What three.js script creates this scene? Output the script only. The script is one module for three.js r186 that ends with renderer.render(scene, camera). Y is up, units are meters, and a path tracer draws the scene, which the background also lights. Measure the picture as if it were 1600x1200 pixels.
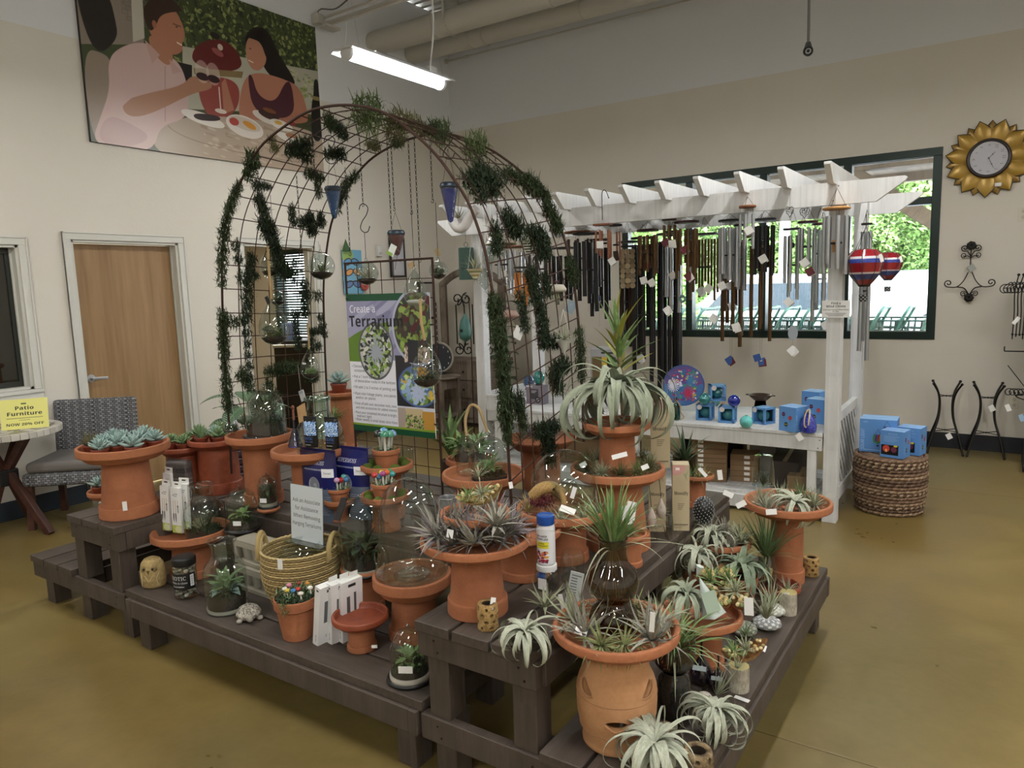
import*as THREE from 'three';
import{RoundedBoxGeometry}from 'three/addons/geometries/RoundedBoxGeometry.js';
import{mergeGeometries}from 'three/addons/utils/BufferGeometryUtils.js';
import{RectAreaLightUniformsLib}from 'three/addons/lights/RectAreaLightUniformsLib.js';
import{Brush,Evaluator,SUBTRACTION}from 'three-bvh-csg';
// ---------- camera, sky, lights, exposure ----------
const scene=new THREE.Scene();
const camera=new THREE.PerspectiveCamera(55.6,1600 / 1200,0.05,200);
{
const yaw=-0.59266,pitch=-0.13249,roll=-0.03098;
const f=new THREE.Vector3(Math.sin(yaw)*Math.cos(pitch),Math.sin(pitch),-Math.cos(yaw)*Math.cos(pitch));
const r=new THREE.Vector3(Math.cos(yaw),0,Math.sin(yaw)),u=r.clone().cross(f);
const r2=r.clone().multiplyScalar(Math.cos(roll)).addScaledVector(u,Math.sin(roll));
const u2=u.clone().multiplyScalar(Math.cos(roll)).addScaledVector(r,-Math.sin(roll));
camera.position.set(6.2225,1.65,7.9575);
camera.quaternion.setFromRotationMatrix(new THREE.Matrix4().makeBasis(r2,u2,f.clone().negate()));
}
const renderer=new THREE.WebGLRenderer({antialias:true});
renderer.toneMapping=THREE.LinearToneMapping;
renderer.toneMappingExposure=0.6;
renderer.shadowMap.enabled=true;
RectAreaLightUniformsLib.init();
const LAMP=125;
const SKY=34;
{
const w=128,h=64,d=new Float32Array(w*h*4);
for(let j=0;j<h;j++)for(let i=0;i<w;i++){
const el=(j + 0.5)/ h*Math.PI - Math.PI / 2,k=Math.max(0,Math.sin(el));
const c=0.5 + 0.5*Math.sin(i*2*Math.PI / w*3 + 2*Math.sin(j*0.3))*Math.cos(j*0.4);
const o=(j*w + i)*4,b=1 - 0.15*k + 0.12*c*k;
d[o]=0.93*b - 0.12*k;d[o + 1]=0.97*b - 0.05*k;d[o + 2]=1.02*b;d[o + 3]=1;
}
const t=new THREE.DataTexture(d,w,h,THREE.RGBAFormat,THREE.FloatType);
t.mapping=THREE.EquirectangularReflectionMapping;t.magFilter=THREE.LinearFilter;t.needsUpdate=true;
scene.background=t;scene.backgroundIntensity=SKY;
}
// ---------- helpers ----------
let seed=12345;
const rnd=()=>{seed=(seed*1664525 + 1013904223)>>>0;return seed / 4294967296;};
const rr=(a,b)=>a +(b - a)*rnd();
const reseed=(n)=>{seed=(n*2654435761)>>>0;rnd();rnd();};
const pick=(a)=>a[Math.floor(rnd()*a.length)];
const PI=Math.PI,V3=(x,y,z)=>new THREE.Vector3(x,y,z);
const used=new Map();
const numbered=(n)=>{const k=used.get(n)||0;used.set(n,k + 1);return k?n + '_' + String(k).padStart(3,'0'):n;};
const data=(o,label,category,group,kind)=>{const u=o.userData;u.label=label;if(category)u.category=category;if(group)u.group=group;if(kind)u.kind=kind;return o;};
function thing(name,label,category,p=[0,0,0],turn=0,group){
const o=new THREE.Group();o.name=numbered(name);o.position.set(...p);o.rotation.y=turn;
data(o,label,category,group);scene.add(o);return o;
}
function part(name,geo,mat,parent,label){
const m=new THREE.Mesh(geo,mat);m.name=name;m.castShadow=m.receiveShadow=true;
if(label)m.userData.label=label;
parent.add(m);return m;
}
function solo(name,geo,mat,label,category,p=[0,0,0],turn=0,group){
const m=part(numbered(name),geo,mat,scene);m.position.set(...p);m.rotation.y=turn;data(m,label,category,group);return m;
}
function struct(name,geo,mat,parent=scene){const m=part(parent===scene?numbered(name):name,geo,mat,parent);if(parent===scene)m.userData.kind='structure';return m;}
function structGroup(name){const g=new THREE.Group();g.name=numbered(name);g.userData.kind='structure';scene.add(g);return g;}
function copy(o,p,turn,label,group){
const r=o.clone();r.name=numbered(o.name.replace(/_\d{3}$/,''));r.position.set(...p);r.rotation.y=turn||0;r.userData={...o.userData};
if(label)r.userData.label=label;if(group)r.userData.group=group;scene.add(r);return r;
}
// geometry
function mg(list){
list=list.flat().filter(Boolean);
if(list.length===1)return list[0];
const mixed=list.some((g)=>!g.index);
return mergeGeometries(list.map((g)=>{
g=mixed&&g.index?g.toNonIndexed():g;
for(const k of Object.keys(g.attributes))if(!['position','normal','uv'].includes(k))g.deleteAttribute(k);
return g;
}));
}
const tr=(g,x=0,y=0,z=0,rx=0,ry=0,rz=0)=>g.applyMatrix4(new THREE.Matrix4().compose(V3(x,y,z),new THREE.Quaternion().setFromEuler(new THREE.Euler(rx,ry,rz)),V3(1,1,1)));
const bx=(w,h,d,x=0,y=0,z=0,b=0.003)=>bp((b?new RoundedBoxGeometry(w,h,d,1,Math.min(b,w / 2.1,h / 2.1,d / 2.1)):new THREE.BoxGeometry(w,h,d)).translate(x,y,z));
const span=(x0,x1,y0,y1,z0,z1,b=0)=>bx(x1 - x0,y1 - y0,z1 - z0,(x0 + x1)/ 2,(y0 + y1)/ 2,(z0 + z1)/ 2,b);
const lathe=(pts,n=32)=>new THREE.LatheGeometry(pts.map((p)=>new THREE.Vector2(Math.max(p[0],0.0001),p[1])),n);
const ball=(r,x=0,y=0,z=0,n=10,sx=1,sy=1,sz=1)=>new THREE.SphereGeometry(r,n,Math.ceil(n*0.7)).scale(sx,sy,sz).translate(x,y,z);
const cyl=(r0,r1,h,x=0,y=0,z=0,n=12)=>new THREE.CylinderGeometry(r1,r0,h,n).translate(x,y + h / 2,z);
function tube(pts,r=0.003,n=24,k=6,closed=false){
return new THREE.TubeGeometry(new THREE.CatmullRomCurve3(pts.map((p)=>p.isVector3?p:V3(...p)),closed),n,r,k,closed);
}
function rod(a,b,r=0.003,k=6){
const A=V3(...a),B=V3(...b),d=B.clone().sub(A),L=d.length();
const g=new THREE.CylinderGeometry(r,r,L,k);
return g.applyMatrix4(new THREE.Matrix4().compose(A.add(B).multiplyScalar(0.5),new THREE.Quaternion().setFromUnitVectors(V3(0,1,0),d.normalize()),V3(1,1,1)));
}
function beam(a,b,w,h,bev=0.003){
const A=V3(...a),B=V3(...b),L=A.distanceTo(B),m=new THREE.Matrix4().lookAt(B,A,Math.abs(B.y - A.y)>0.99*L?V3(1,0,0):V3(0,1,0));
m.setPosition(A.add(B).multiplyScalar(0.5));return bx(w,h,L,0,0,0,bev).applyMatrix4(m);
}
function bp(g,s=1){
const q=g.index?g.toNonIndexed():g,p=q.attributes.position,n=q.attributes.normal,uv=new Float32Array(p.count*2);
for(let i=0;i<p.count;i +=3){
let ax=0,ay=0,az=0;for(let j=0;j<3;j++){ax +=n.getX(i + j);ay +=n.getY(i + j);az +=n.getZ(i + j);}
ax=Math.abs(ax);ay=Math.abs(ay);az=Math.abs(az);
for(let j=0;j<3;j++){
const k=i + j,x=p.getX(k),y=p.getY(k),z=p.getZ(k);
const c=ax>=ay&&ax>=az?[z,y]:ay>=az?[x,z]:[x,y];
uv[2*k]=c[0]*s;uv[2*k + 1]=c[1]*s;
}
}
q.setAttribute('uv',new THREE.BufferAttribute(uv,2));return q;
}
const swapUV=(g)=>{const u=g.attributes.uv;for(let i=0;i<u.count;i++){const a=u.getX(i);u.setXY(i,u.getY(i),a);}return g;};
// a curved leaf: starts at the origin, leans out along +x, rises at angle a0 and bends by `bend` over its length
function leaf(len,w,{a0=1.1,bend=-1.2,n=8,fold=0.25,tw=0,base=0.55,peak=0.3,tip=0.02,thick=0,pw=1}={}){
const P=[],U=[],I=[];let x=0,y=0;
for(let i=0;i<=n;i++){
const t=i / n,a=a0 + bend*Math.pow(t,pw),s=len / n;
if(i){x +=Math.cos(a)*s;y +=Math.sin(a)*s;}
const k=t<peak?base +(1 - base)*Math.sin(t / peak*PI / 2):Math.max(tip,Math.cos((t - peak)/(1 - peak)*PI / 2));
const hw=w / 2*k,nx=-Math.sin(a),ny=Math.cos(a),q=tw*t,f=fold*hw;
const side=(e)=>{const zz=e*hw*Math.cos(q),up=e*hw*Math.sin(q)+ f;P.push(x + nx*up,y + ny*up,zz);};
side(-1);P.push(x,y,0);side(1);U.push(0,t,0.5,t,1,t);
if(thick)P.push(x - nx*thick*k,y - ny*thick*k,0),U.push(0.5,t);
if(i<n){
const c=thick?4:3,b=i*c;
I.push(b,b + 1,b + c,b + 1,b + c + 1,b + c,b + 1,b + 2,b + c + 1,b + 2,b + c + 2,b + c + 1);
if(thick)I.push(b + 3,b,b + c,b + 3,b + c,b + c + 3,b + 2,b + 3,b + c + 3,b + 2,b + c + 3,b + c + 2);
}
}
const g=new THREE.BufferGeometry();g.setAttribute('position',new THREE.Float32BufferAttribute(P,3));g.setAttribute('uv',new THREE.Float32BufferAttribute(U,2));g.setIndex(I);g.computeVertexNormals();return g;
}
// many leaves round a stem, merged
function tuft(n,{len=[0.1,0.15],w=0.006,a0=[0.5,1.5],bend=[-1.5,-0.3],r0=0.006,seg=6,fold=0.3,tw=0,y0=0,...more}={}){
const out=[];
for(let i=0;i<n;i++){
const g=leaf(rr(...len),w*rr(0.7,1.2),{a0:a0[0]+(a0[1]- a0[0])*((i + rnd())/ n),bend:rr(...bend),n:seg,fold,tw:rr(-tw,tw),...more});
out.push(tr(g.translate(r0,rr(0,y0),0),0,0,0,0,i*2.39996 + rr(-0.3,0.3),0));
}
return mg(out);
}
// textures
const lerp=(a,b,t)=>a +(b - a)*t;
function noiseGrid(n,per,sd){
reseed(sd);const g=Array.from({length:per*per},rnd),o=new Float32Array(n*n);
for(let j=0;j<n;j++)for(let i=0;i<n;i++){
const x=i / n*per,y=j / n*per,a=Math.floor(x),b=Math.floor(y);let u=x - a,v=y - b;u=u*u*(3 - 2*u);v=v*v*(3 - 2*v);
const q=(p,r)=>g[((r + per)% per)*per +(p + per)% per];
o[j*n + i]=lerp(lerp(q(a,b),q(a + 1,b),u),lerp(q(a,b + 1),q(a + 1,b + 1),u),v);
}
return o;
}
function fbm(n,pers,amps,sd){const o=new Float32Array(n*n);pers.forEach((p,k)=>{const g=noiseGrid(n,p,sd + k);for(let i=0;i<n*n;i++)o[i]+=g[i]*amps[k];});const s=amps.reduce((a,b)=>a + b,0);return o.map((v)=>v / s);}
function texOf(n,fn,srgb=true){
const d=new Uint8Array(n*n*4);
for(let j=0;j<n;j++)for(let i=0;i<n;i++){const c=fn(i,j,j*n + i),o=(j*n + i)*4;d[o]=c[0];d[o + 1]=c[1];d[o + 2]=c[2];d[o + 3]=255;}
const t=new THREE.DataTexture(d,n,n);t.wrapS=t.wrapT=THREE.RepeatWrapping;t.magFilter=THREE.LinearFilter;t.minFilter=THREE.LinearMipmapLinearFilter;t.generateMipmaps=true;
if(srgb)t.colorSpace=THREE.SRGBColorSpace;t.needsUpdate=true;return t;
}
const hex=(h)=>[h>>16&255,h>>8&255,h&255];
function mottle(n,c0,c1,pers,amps,sd,contrast=1){
const f=fbm(n,pers,amps,sd),a=hex(c0),b=hex(c1);
return texOf(n,(i,j,k)=>{const t=Math.min(1,Math.max(0,0.5 +(f[k]- 0.5)*2*contrast));return[0,1,2].map((q)=>lerp(a[q],b[q],t));});
}
function grain(n,c0,c1,sd,stretch=24,contrast=1){
const f=fbm(n,[6,40,90],[1,1,0.6],sd),g=fbm(n,[5,9],[1,0.6],sd + 9),a=hex(c0),b=hex(c1);
return texOf(n,(i,j)=>{const jj=Math.floor(j / stretch + g[j*n + i]*3*n / 128)% n,t=Math.min(1,Math.max(0,0.5 +(0.7*f[jj*n + i]+ 0.3*g[j*n + i]- 0.5)*2.4*contrast));return[0,1,2].map((q)=>lerp(a[q],b[q],t));});
}
const rep=(t,s,s2=s)=>{const c=t.clone();c.repeat.set(s,s2);c.needsUpdate=true;return c;};
function canvasTex(w,h,draw){const c=document.createElement('canvas');c.width=w;c.height=h;const x=c.getContext('2d');draw(x,w,h);const t=new THREE.CanvasTexture(c);t.colorSpace=THREE.SRGBColorSpace;t.anisotropy=4;return t;}
const mat=(color,roughness=0.7,o={})=>new THREE.MeshStandardMaterial({color,roughness,...o});
const DS={side:THREE.DoubleSide};
const glassMat=(color=0xffffff,o={})=>new THREE.MeshPhysicalMaterial({color,roughness:0.02,transmission:1,thickness:0,ior:1.8,...DS,...o});
const print=(t,r=0.5)=>new THREE.MeshStandardMaterial({map:t,roughness:r});
// a thin box whose +z face shows a print (uv 0..1), the rest plain
function panel(w,h,d,m,side){const g=new THREE.BoxGeometry(w,h,d);return[g,[side,side,side,side,m,side]];}
const N1=mottle(256,0xb9663a,0xcb7a4c,[4,16,64],[1,0.7,0.5],3);
const grayN=mottle(256,0x808080,0xffffff,[6,24,80],[1,0.8,0.7],5);
const streak=grain(256,0x909090,0xffffff,21,20,0.9);
const M={
terra:mat(0xffffff,0.78,{map:rep(mottle(256,0x985d3e,0xaa6c48,[3,12,60],[1,0.8,0.5],3),3),bumpMap:rep(grayN,9),bumpScale:0.0006}),
terraPale:mat(0xffffff,0.85,{map:rep(mottle(256,0xb08055,0xc09068,[3,12,60],[1,0.8,0.5],31),3),bumpMap:rep(grayN,9),bumpScale:0.0006}),
terraWet:mat(0xffffff,0.45,{map:rep(mottle(256,0x84402a,0x9c5134,[3,14,60],[1,0.8,0.5],33),3)}),
plasticPot:mat(0x7c3a26,0.5),
dark:mat(0xffffff,0.62,{map:rep(grain(256,0x3f3730,0x554a42,7,22,0.9),2.5),bumpMap:rep(streak,2.5),bumpScale:0.0008}),
white:mat(0xffffff,0.55,{map:rep(grain(256,0xc3c4c4,0xdcdddd,9,30,0.8),2),bumpMap:rep(streak,2),bumpScale:0.0006}),
iron:mat(0x191513,0.5,{metalness:0.4}),rust:mat(0x3a2418,0.75,{metalness:0.3}),steel:mat(0xb9bcbf,0.3,{metalness:0.9}),
glass:glassMat(0xeaf0ee),glassGreen:glassMat(0xdcebe4),smoke:glassMat(0xa08a6c),smokeDark:glassMat(0x3b3028),
soil:mat(0xffffff,0.95,{map:rep(mottle(128,0x17110c,0x3a2c20,[20,60],[1,1],41),6)}),
pebble:mat(0x9b9588,0.7),paper:mat(0xe9e9e6,0.7,DS),black:mat(0x131313,0.45),jute:mat(0xa58d64,0.9),cordDark:mat(0x2a2523,0.8),
};
// ---------- the room ----------
const RX=11.2,RZ=11.6,CH=5.15,HP=3.7135;
const creamM=mat(0xffffff,0.8,{map:rep(mottle(256,0xd0cabe,0xd5d0c5,[2,5],[1,0.5],51),0.3),bumpMap:rep(grayN,3),bumpScale:0.0006});
const upperM=mat(0xd9dadb,0.8),ceilM=mat(0xd6d4ce,0.7),trimM=mat(0xc9c8bf,0.5),vinylM=mat(0x2b343d,0.45),vinylDarkM=mat(0x191c24,0.45);
{
const f=fbm(1024,[4,9,22,60],[1.2,1,0.7,0.35],71),g=fbm(1024,[3,7],[1,1],83),s=fbm(1024,[90,200],[1,1],87);
const A=hex(0x64532c),B=hex(0x857242),C=hex(0x706c50);
const tex=texOf(1024,(i,j,k)=>{const t=Math.min(1,Math.max(0,0.5 +(f[k]- 0.5)*1.5)),q=Math.min(1,Math.max(0,(g[k]- 0.42)*2))*0.6,e=(s[k]- 0.5)*10;return[0,1,2].map((c)=>lerp(lerp(A[c],B[c],t),C[c],q)+ e);});
const rough=texOf(1024,(i,j,k)=>{const v=255*(0.24 + 0.2*f[k]+ 0.08*(s[k]- 0.5));return[v,v,v];},false);
const m=new THREE.MeshPhysicalMaterial({map:rep(tex,0.22),roughnessMap:rep(rough,0.22),roughness:1,bumpMap:rep(grayN,0.8),bumpScale:0.0005});
const fl=structGroup('floor'),zs=[-0.2,1.6,5.41,9.2,RZ + 0.2],xs=[-0.2,8.6,RX + 0.2];
for(let i=0;i<4;i++)for(let j=0;j<2;j++)struct('slab',span(xs[j]+ 0.002,xs[j + 1]- 0.002,-0.1,0,zs[i]+ 0.002,zs[i + 1]- 0.002,0.002),m,fl);
struct('joint_filler',span(-0.2,RX + 0.2,-0.11,-0.006,-0.2,RZ + 0.2),mat(0x1c1810,0.9),fl);
}
const wallPieces=(list,m,name)=>{const g=structGroup(name);struct('lower_wall',mg(list),m,g);return g;};
{
const T=-0.15,L=[];
const seg=(z0,z1,y0,y1)=>L.push(span(T,0,y0,y1,z0,z1));
seg(-0.15,2.48,0,HP);seg(2.48,3.38,2.15,HP);seg(3.38,4.066,0,HP);seg(4.066,4.985,2.134,HP);seg(4.985,5.37,0,HP);
seg(5.37,7.4,0,0.98);seg(5.37,7.4,2.08,HP);seg(7.4,RZ + 0.15,0,HP);
const w=wallPieces(L,creamM,'wall_left');
struct('upper_wall',span(T,0,HP,CH,-0.15,RZ + 0.15),upperM,w);
const b=structGroup('baseboard_left');
struct('strip',mg([span(0,0.008,0,0.146,3.46,3.99),span(0,0.008,0,0.146,5.06,RZ),span(0,0.008,0,0.146,0,2.39),span(0,0.016,0,0.012,5.06,RZ),span(0,0.016,0,0.012,0,2.39)]),vinylM,b);
// casings: mitred flat boards with a raised outer edge
const casing=(z0,z1,y0,y1,bottom,n)=>{
const t=structGroup(n),w=0.062;
struct('casing_board',mg([span(0,0.022,y1,y1 + w,z0 - w,z1 + w,0.004),span(0,0.03,y1 + w - 0.012,y1 + w,z0 - w,z1 + w,0.003)]),trimM,t);
for(const[za,zb,zo]of[[z0 - w,z0,z0 - w],[z1,z1 + w,z1 + w - 0.012]])struct('casing_board',mg([span(0,0.022,y0,y1,za,zb,0.004),span(0,0.03,y0,y1 + w,zo,zo + 0.012,0.003)]),trimM,t);
if(bottom)struct('casing_board',mg([span(0,0.022,y0 - w - 0.02,y0,z0 - w,z1 + w,0.004),span(0,0.035,y0 - 0.03,y0,z0 - w,z1 + w,0.004)]),trimM,t);
struct('jamb',mg([span(-0.15,0.004,y0,y1,z0 - 0.002,z0 + 0.02),span(-0.15,0.004,y0,y1,z1 - 0.02,z1 + 0.002),span(-0.15,0.004,y1 - 0.02,y1 + 0.002,z0,z1),span(-0.075,-0.06,y0,y1,z0 + 0.02,z0 + 0.034),span(-0.075,-0.06,y0,y1,z1 - 0.034,z1 - 0.02),bottom?span(-0.15,0.004,y0 - 0.002,y0 + 0.02,z0,z1):null]),trimM,t);
return t;
};
casing(4.066,4.985,0,2.134,false,'trim');casing(2.48,3.38,0,2.15,false,'trim');casing(5.37,7.4,0.98,2.08,true,'trim');
// maple veneer door
const ft=fbm(512,[3,8,30],[1.2,1,0.5],91),fs=fbm(512,[24,70],[1,1],95),A=hex(0x866742),B=hex(0xa1815a),D=hex(0x745433);
const tex=texOf(512,(i,j)=>{const k=Math.floor(j / 9 + 20*ft[(Math.floor(j / 2)% 512)*512 + i]+ 512)% 512*512 + i;const b=ft[(Math.floor(j / 3)% 512)*512 +(i*2)% 512],t=Math.min(1,Math.max(0,0.5 +(0.3*fs[k]+ 1.0*b - 0.65)*1.8)),q=Math.max(0,b - 0.6)*1.6;return[0,1,2].map((c)=>lerp(lerp(B[c],A[c],t),D[c],q));});
const d=structGroup('door');
struct('door_leaf',bp(span(-0.12,-0.078,0.008,2.11,4.088,4.963,0.003)),mat(0xffffff,0.42,{map:rep(tex,0.9,0.45)}),d);
const h=V3(-0.078,1.0,4.9);
struct('door_handle',mg([tr(cyl(0.033,0.033,0.012,0,0,0,20),h.x,h.y,h.z,0,0,-PI / 2),tr(cyl(0.012,0.012,0.05,0,0,0,12),h.x,h.y,h.z,0,0,-PI / 2),beam([h.x + 0.05,h.y,h.z + 0.01],[h.x + 0.055,h.y - 0.005,h.z - 0.115],0.012,0.024,0.005)]),M.steel,d);
// fixed dark window
const wn=structGroup('window');
struct('window_frame',mg([span(-0.11,-0.08,1.0,2.06,5.39,5.43),span(-0.11,-0.08,1.0,2.06,7.34,7.38),span(-0.11,-0.08,1.0,1.04,5.43,7.34),span(-0.11,-0.08,2.02,2.06,5.43,7.34)]),mat(0x22241f,0.5),wn);
struct('window_pane',span(-0.098,-0.092,1.04,2.02,5.43,7.34),glassMat(0xd8dedb),wn);
}
{
const x0=2.489,x1=5.709,y0=1.031,y1=2.803,L=[];
const seg=(a,b,c,d)=>L.push(span(a,b,c,d,-0.2,0));
seg(0,x0,0,HP);seg(x1,RX + 0.15,0,HP);seg(x0,x1,0,y0);seg(x0,x1,y1,HP);
seg(-4.7,-3.75,0,HP);seg(-2.7,0,0,HP);seg(-3.75,-2.7,0,0.95);seg(-3.75,-2.7,2.3,HP);
const w=wallPieces(L,creamM,'wall_back');
struct('upper_wall',span(-0.15,RX + 0.15,HP,CH,-0.2,0),upperM,w);
struct('strip',mg([span(0,RX,0,0.146,0,0.008),span(0,RX,0,0.012,0,0.016)]),vinylDarkM,structGroup('baseboard_back'));
// storefront window: dark green frame, transom bar, three lights
const fm=mat(0x12251f,0.4,{metalness:0.3}),g=structGroup('window'),fr=0.075;
const rect=(a,b,c,d)=>struct('frame_bar',span(a,b,c,d,-0.11,0.012,0.003),fm,g);
rect(x0,x1,y1 - fr,y1);rect(x0,x1,y0,y0 + fr);rect(x0,x0 + fr,y0 + fr,y1 - fr);rect(x1 - fr,x1,y0 + fr,y1 - fr);
const xs=[x0 + fr,3.262,3.338,4.063,4.139,4.87,4.946,x1 - fr];
for(const k of[1,3,5])rect(xs[k],xs[k + 1],y0 + fr,y1 - fr);
for(let k=0;k<8;k +=2){
rect(xs[k],xs[k + 1],2.297,2.367);
struct('window_pane',span(xs[k],xs[k + 1],y0 + fr,2.297,-0.056,-0.05),glassMat(0xffffff,{roughness:0}),g);
struct('window_pane',span(xs[k],xs[k + 1],2.367,y1 - fr,-0.056,-0.05),glassMat(0xffffff,{roughness:0}),g);
struct('glazing_bead',mg([span(xs[k],xs[k + 1],y1 - fr - 0.008,y1 - fr,-0.05,-0.04),span(xs[k],xs[k + 1],y0 + fr,y0 + fr + 0.008,-0.05,-0.04)]),M.steel,g);
}
}
{
const wr=wallPieces([span(RX,RX + 0.15,0,HP,-0.2,RZ + 0.15)],creamM,'wall_right'),wf=wallPieces([span(-0.15,RX,0,HP,RZ,RZ + 0.15)],creamM,'wall_front');
struct('upper_wall',span(RX,RX + 0.15,HP,CH,-0.2,RZ + 0.15),upperM,wr);struct('upper_wall',span(-0.15,RX,HP,CH,RZ,RZ + 0.15),upperM,wf);
const c=structGroup('ceiling');struct('roof_slab',span(-0.2,RX + 0.2,CH + 0.06,CH + 0.2,-0.25,RZ + 0.2),ceilM,c);
const s=new THREE.Shape();s.moveTo(-0.2,CH + 0.06);
for(let z=-0.2;z<RZ + 0.1;z +=0.15){s.lineTo(z + 0.03,CH + 0.06);s.lineTo(z + 0.05,CH);s.lineTo(z + 0.11,CH);s.lineTo(z + 0.13,CH + 0.06);}
s.lineTo(RZ + 0.1,CH + 0.065);s.lineTo(-0.2,CH + 0.065);
const g=new THREE.ExtrudeGeometry(s,{depth:RX + 0.2,bevelEnabled:false});g.rotateY(-PI / 2);g.translate(RX + 0.1,0,0);
struct('roof_deck',g,ceilM,c);
}
{
const dm=mat(0xb9b5aa,0.5);
const duct=(y,z,r,label)=>{
const t=thing('air_duct',label,'duct',[0,y,z]);
part('pipe',tr(new THREE.CylinderGeometry(r,r,RX,32,1,true),RX / 2,0,0,0,0,PI / 2),mat(0xb9b5aa,0.5,DS),t);
for(let x=0.95;x<RX;x +=1.45)part('joint_band',tr(new THREE.CylinderGeometry(r + 0.006,r + 0.006,0.035,32,1),x,0,0,0,0,PI / 2),dm,t);
for(let x=1.15;x<RX;x +=2.2)part('hanger_strap',mg([tr(new THREE.TorusGeometry(r + 0.008,0.008,4,32,PI),x,0,0,PI,PI / 2,0),span(x - 0.012,x + 0.012,0,CH - y,-r - 0.012,-r - 0.004),span(x - 0.012,x + 0.012,0,CH - y,r + 0.004,r + 0.012)]),dm,t);
};
duct(4.5,1.38,0.13,'grey round air duct, the nearer and higher of the two under the ceiling');
duct(4.53,0.74,0.11,'grey round air duct nearer the window wall, behind the other duct');
const t=thing('sprinkler_pipe','thin grey pipe running along the top of the window wall','pipe',[0.02,4.6,0.06]);
part('pipe',rod([0,0,0],[RX - 0.1,0.01,0],0.011,8),dm,t);part('wall_flange',tr(cyl(0.035,0.03,0.02,0,0,0,16),0,0,0,0,0,-PI / 2),dm,t);part('coupling',tr(cyl(0.017,0.017,0.06,0,0,0,12),0.3,0,0,0,0,-PI / 2),dm,t);
const cd=thing('electrical_conduit','bundle of conduits with a junction box at the top corner of the big picture','conduit',[0,4.5,2.2]);
part('junction_box',bx(0.1,0.1,0.1,0.05,0.02,0.06,0.006),dm,cd);
for(const[dy,dz,r]of[[0.04,0.02,0.014],[0,-0.03,0.02],[-0.05,0.02,0.012]])part('conduit',rod([0.06,dy,dz],[RX - 0.3,dy + 0.06,dz],r,8),dm,cd);
part('clamp',bx(0.12,0.025,0.2,0.16,-0.07,0,0.004),dm,cd);
part('cable',tube([[0.05,0.06,0.06],[0.06,0.12,0.05],[0.25,0.1,0.0],[0.5,0.16,0.0],[0.9,0.2,0.0],[1.4,0.3,0]],0.008,30),mat(0x6f6c68,0.6),cd);
}
// ---------- strip lights ----------
{
const lens=new THREE.MeshStandardMaterial({color:0xffffff,emissive:new THREE.Color(1,0.985,0.95),emissiveIntensity:LAMP*0.42,roughness:0.4}),body=mat(0xd6d7d8,0.5);
const lampLabel=(x,z)=>'lit strip light in the ' +(x<3?'row along the door wall':x<6?'second row':x<8?'third row':'row farthest from the door wall')+(z<4?', nearest the window wall':z<8?', second from the window wall':', third from the window wall');
const lamp=(x,z,label)=>{
const t=thing('strip_light',label,'ceiling light',[x,3.42,z]);
part('reflector',mg([beam([-0.0,0.055,-0.6],[-0.0,0.055,0.6],0.24,0.008,0.002),tr(bx(0.03,0.008,1.2,0,0,0,0.002),-0.125,0.045,0,0,0,0.5),tr(bx(0.03,0.008,1.2,0,0,0,0.002),0.125,0.045,0,0,0,-0.5)]),body,t);
part('ballast_housing',bx(0.07,0.05,0.75,0,0.086,-0.1,0.006),mat(0x8c8e90,0.5),t);
part('sensor_box',bx(0.09,0.08,0.09,0.0,0.1,-0.42,0.006),body,t);
part('lens',tr(new THREE.CapsuleGeometry(0.05,1.04,6,14),0,0.03,0,PI / 2,0,0),lens,t);
for(const s of[-1,1]){part('end_cap',tr(new THREE.CylinderGeometry(0.056,0.056,0.03,16),0,0.03,s*0.56,PI / 2,0,0),body,t);part('suspension_wire',mg([rod([-0.08,0.06,s*0.5],[0,0.5,s*0.5],0.0018,4),rod([0.08,0.06,s*0.5],[0,0.5,s*0.5],0.0018,4),rod([0,0.5,s*0.5],[0,CH - 3.42,s*0.5],0.0018,4)]),M.steel,t);}
part('power_cord',tube([[0,0.13,-0.42],[0.02,0.22,-0.42],[0.06,0.5,-0.42],[0.05,0.9,-0.4],[-0.02,1.3,-0.36],[0,CH - 3.42,-0.36]],0.008,30),mat(0xcfcfcd,0.5),t);
const L=new THREE.RectAreaLight(new THREE.Color(1,0.985,0.95),LAMP,0.1,1.12);L.position.set(0,-0.03,0);L.rotation.x=-PI / 2;t.add(L);
};
lamp(2.0,3.23,'white strip light hanging lit below the air ducts, above the arch');
for(const x of[2.0,5.4,7.4,9.6])for(const z of[3.23,6.7,10.0])if(x>2||z>4)lamp(x,z,lampLabel(x,z));
}
{
const t=thing('security_camera','small dark dome camera hanging on a pole before the window wall','security camera',[4.77,3.534,1.2]);
part('pole',rod([0,0.05,0],[0,1.62,0],0.012,8),mat(0x777778,0.5),t);part('mount',cyl(0.035,0.02,0.05,0,0.02,0,16),mat(0x4a4a4c,0.4),t);
part('dome',ball(0.042,0,0,0,16),mat(0x1b1b1d,0.2),t);part('lens_ring',tr(new THREE.TorusGeometry(0.018,0.006,6,16),0.01,-0.01,0.04),M.steel,t);
}
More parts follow.
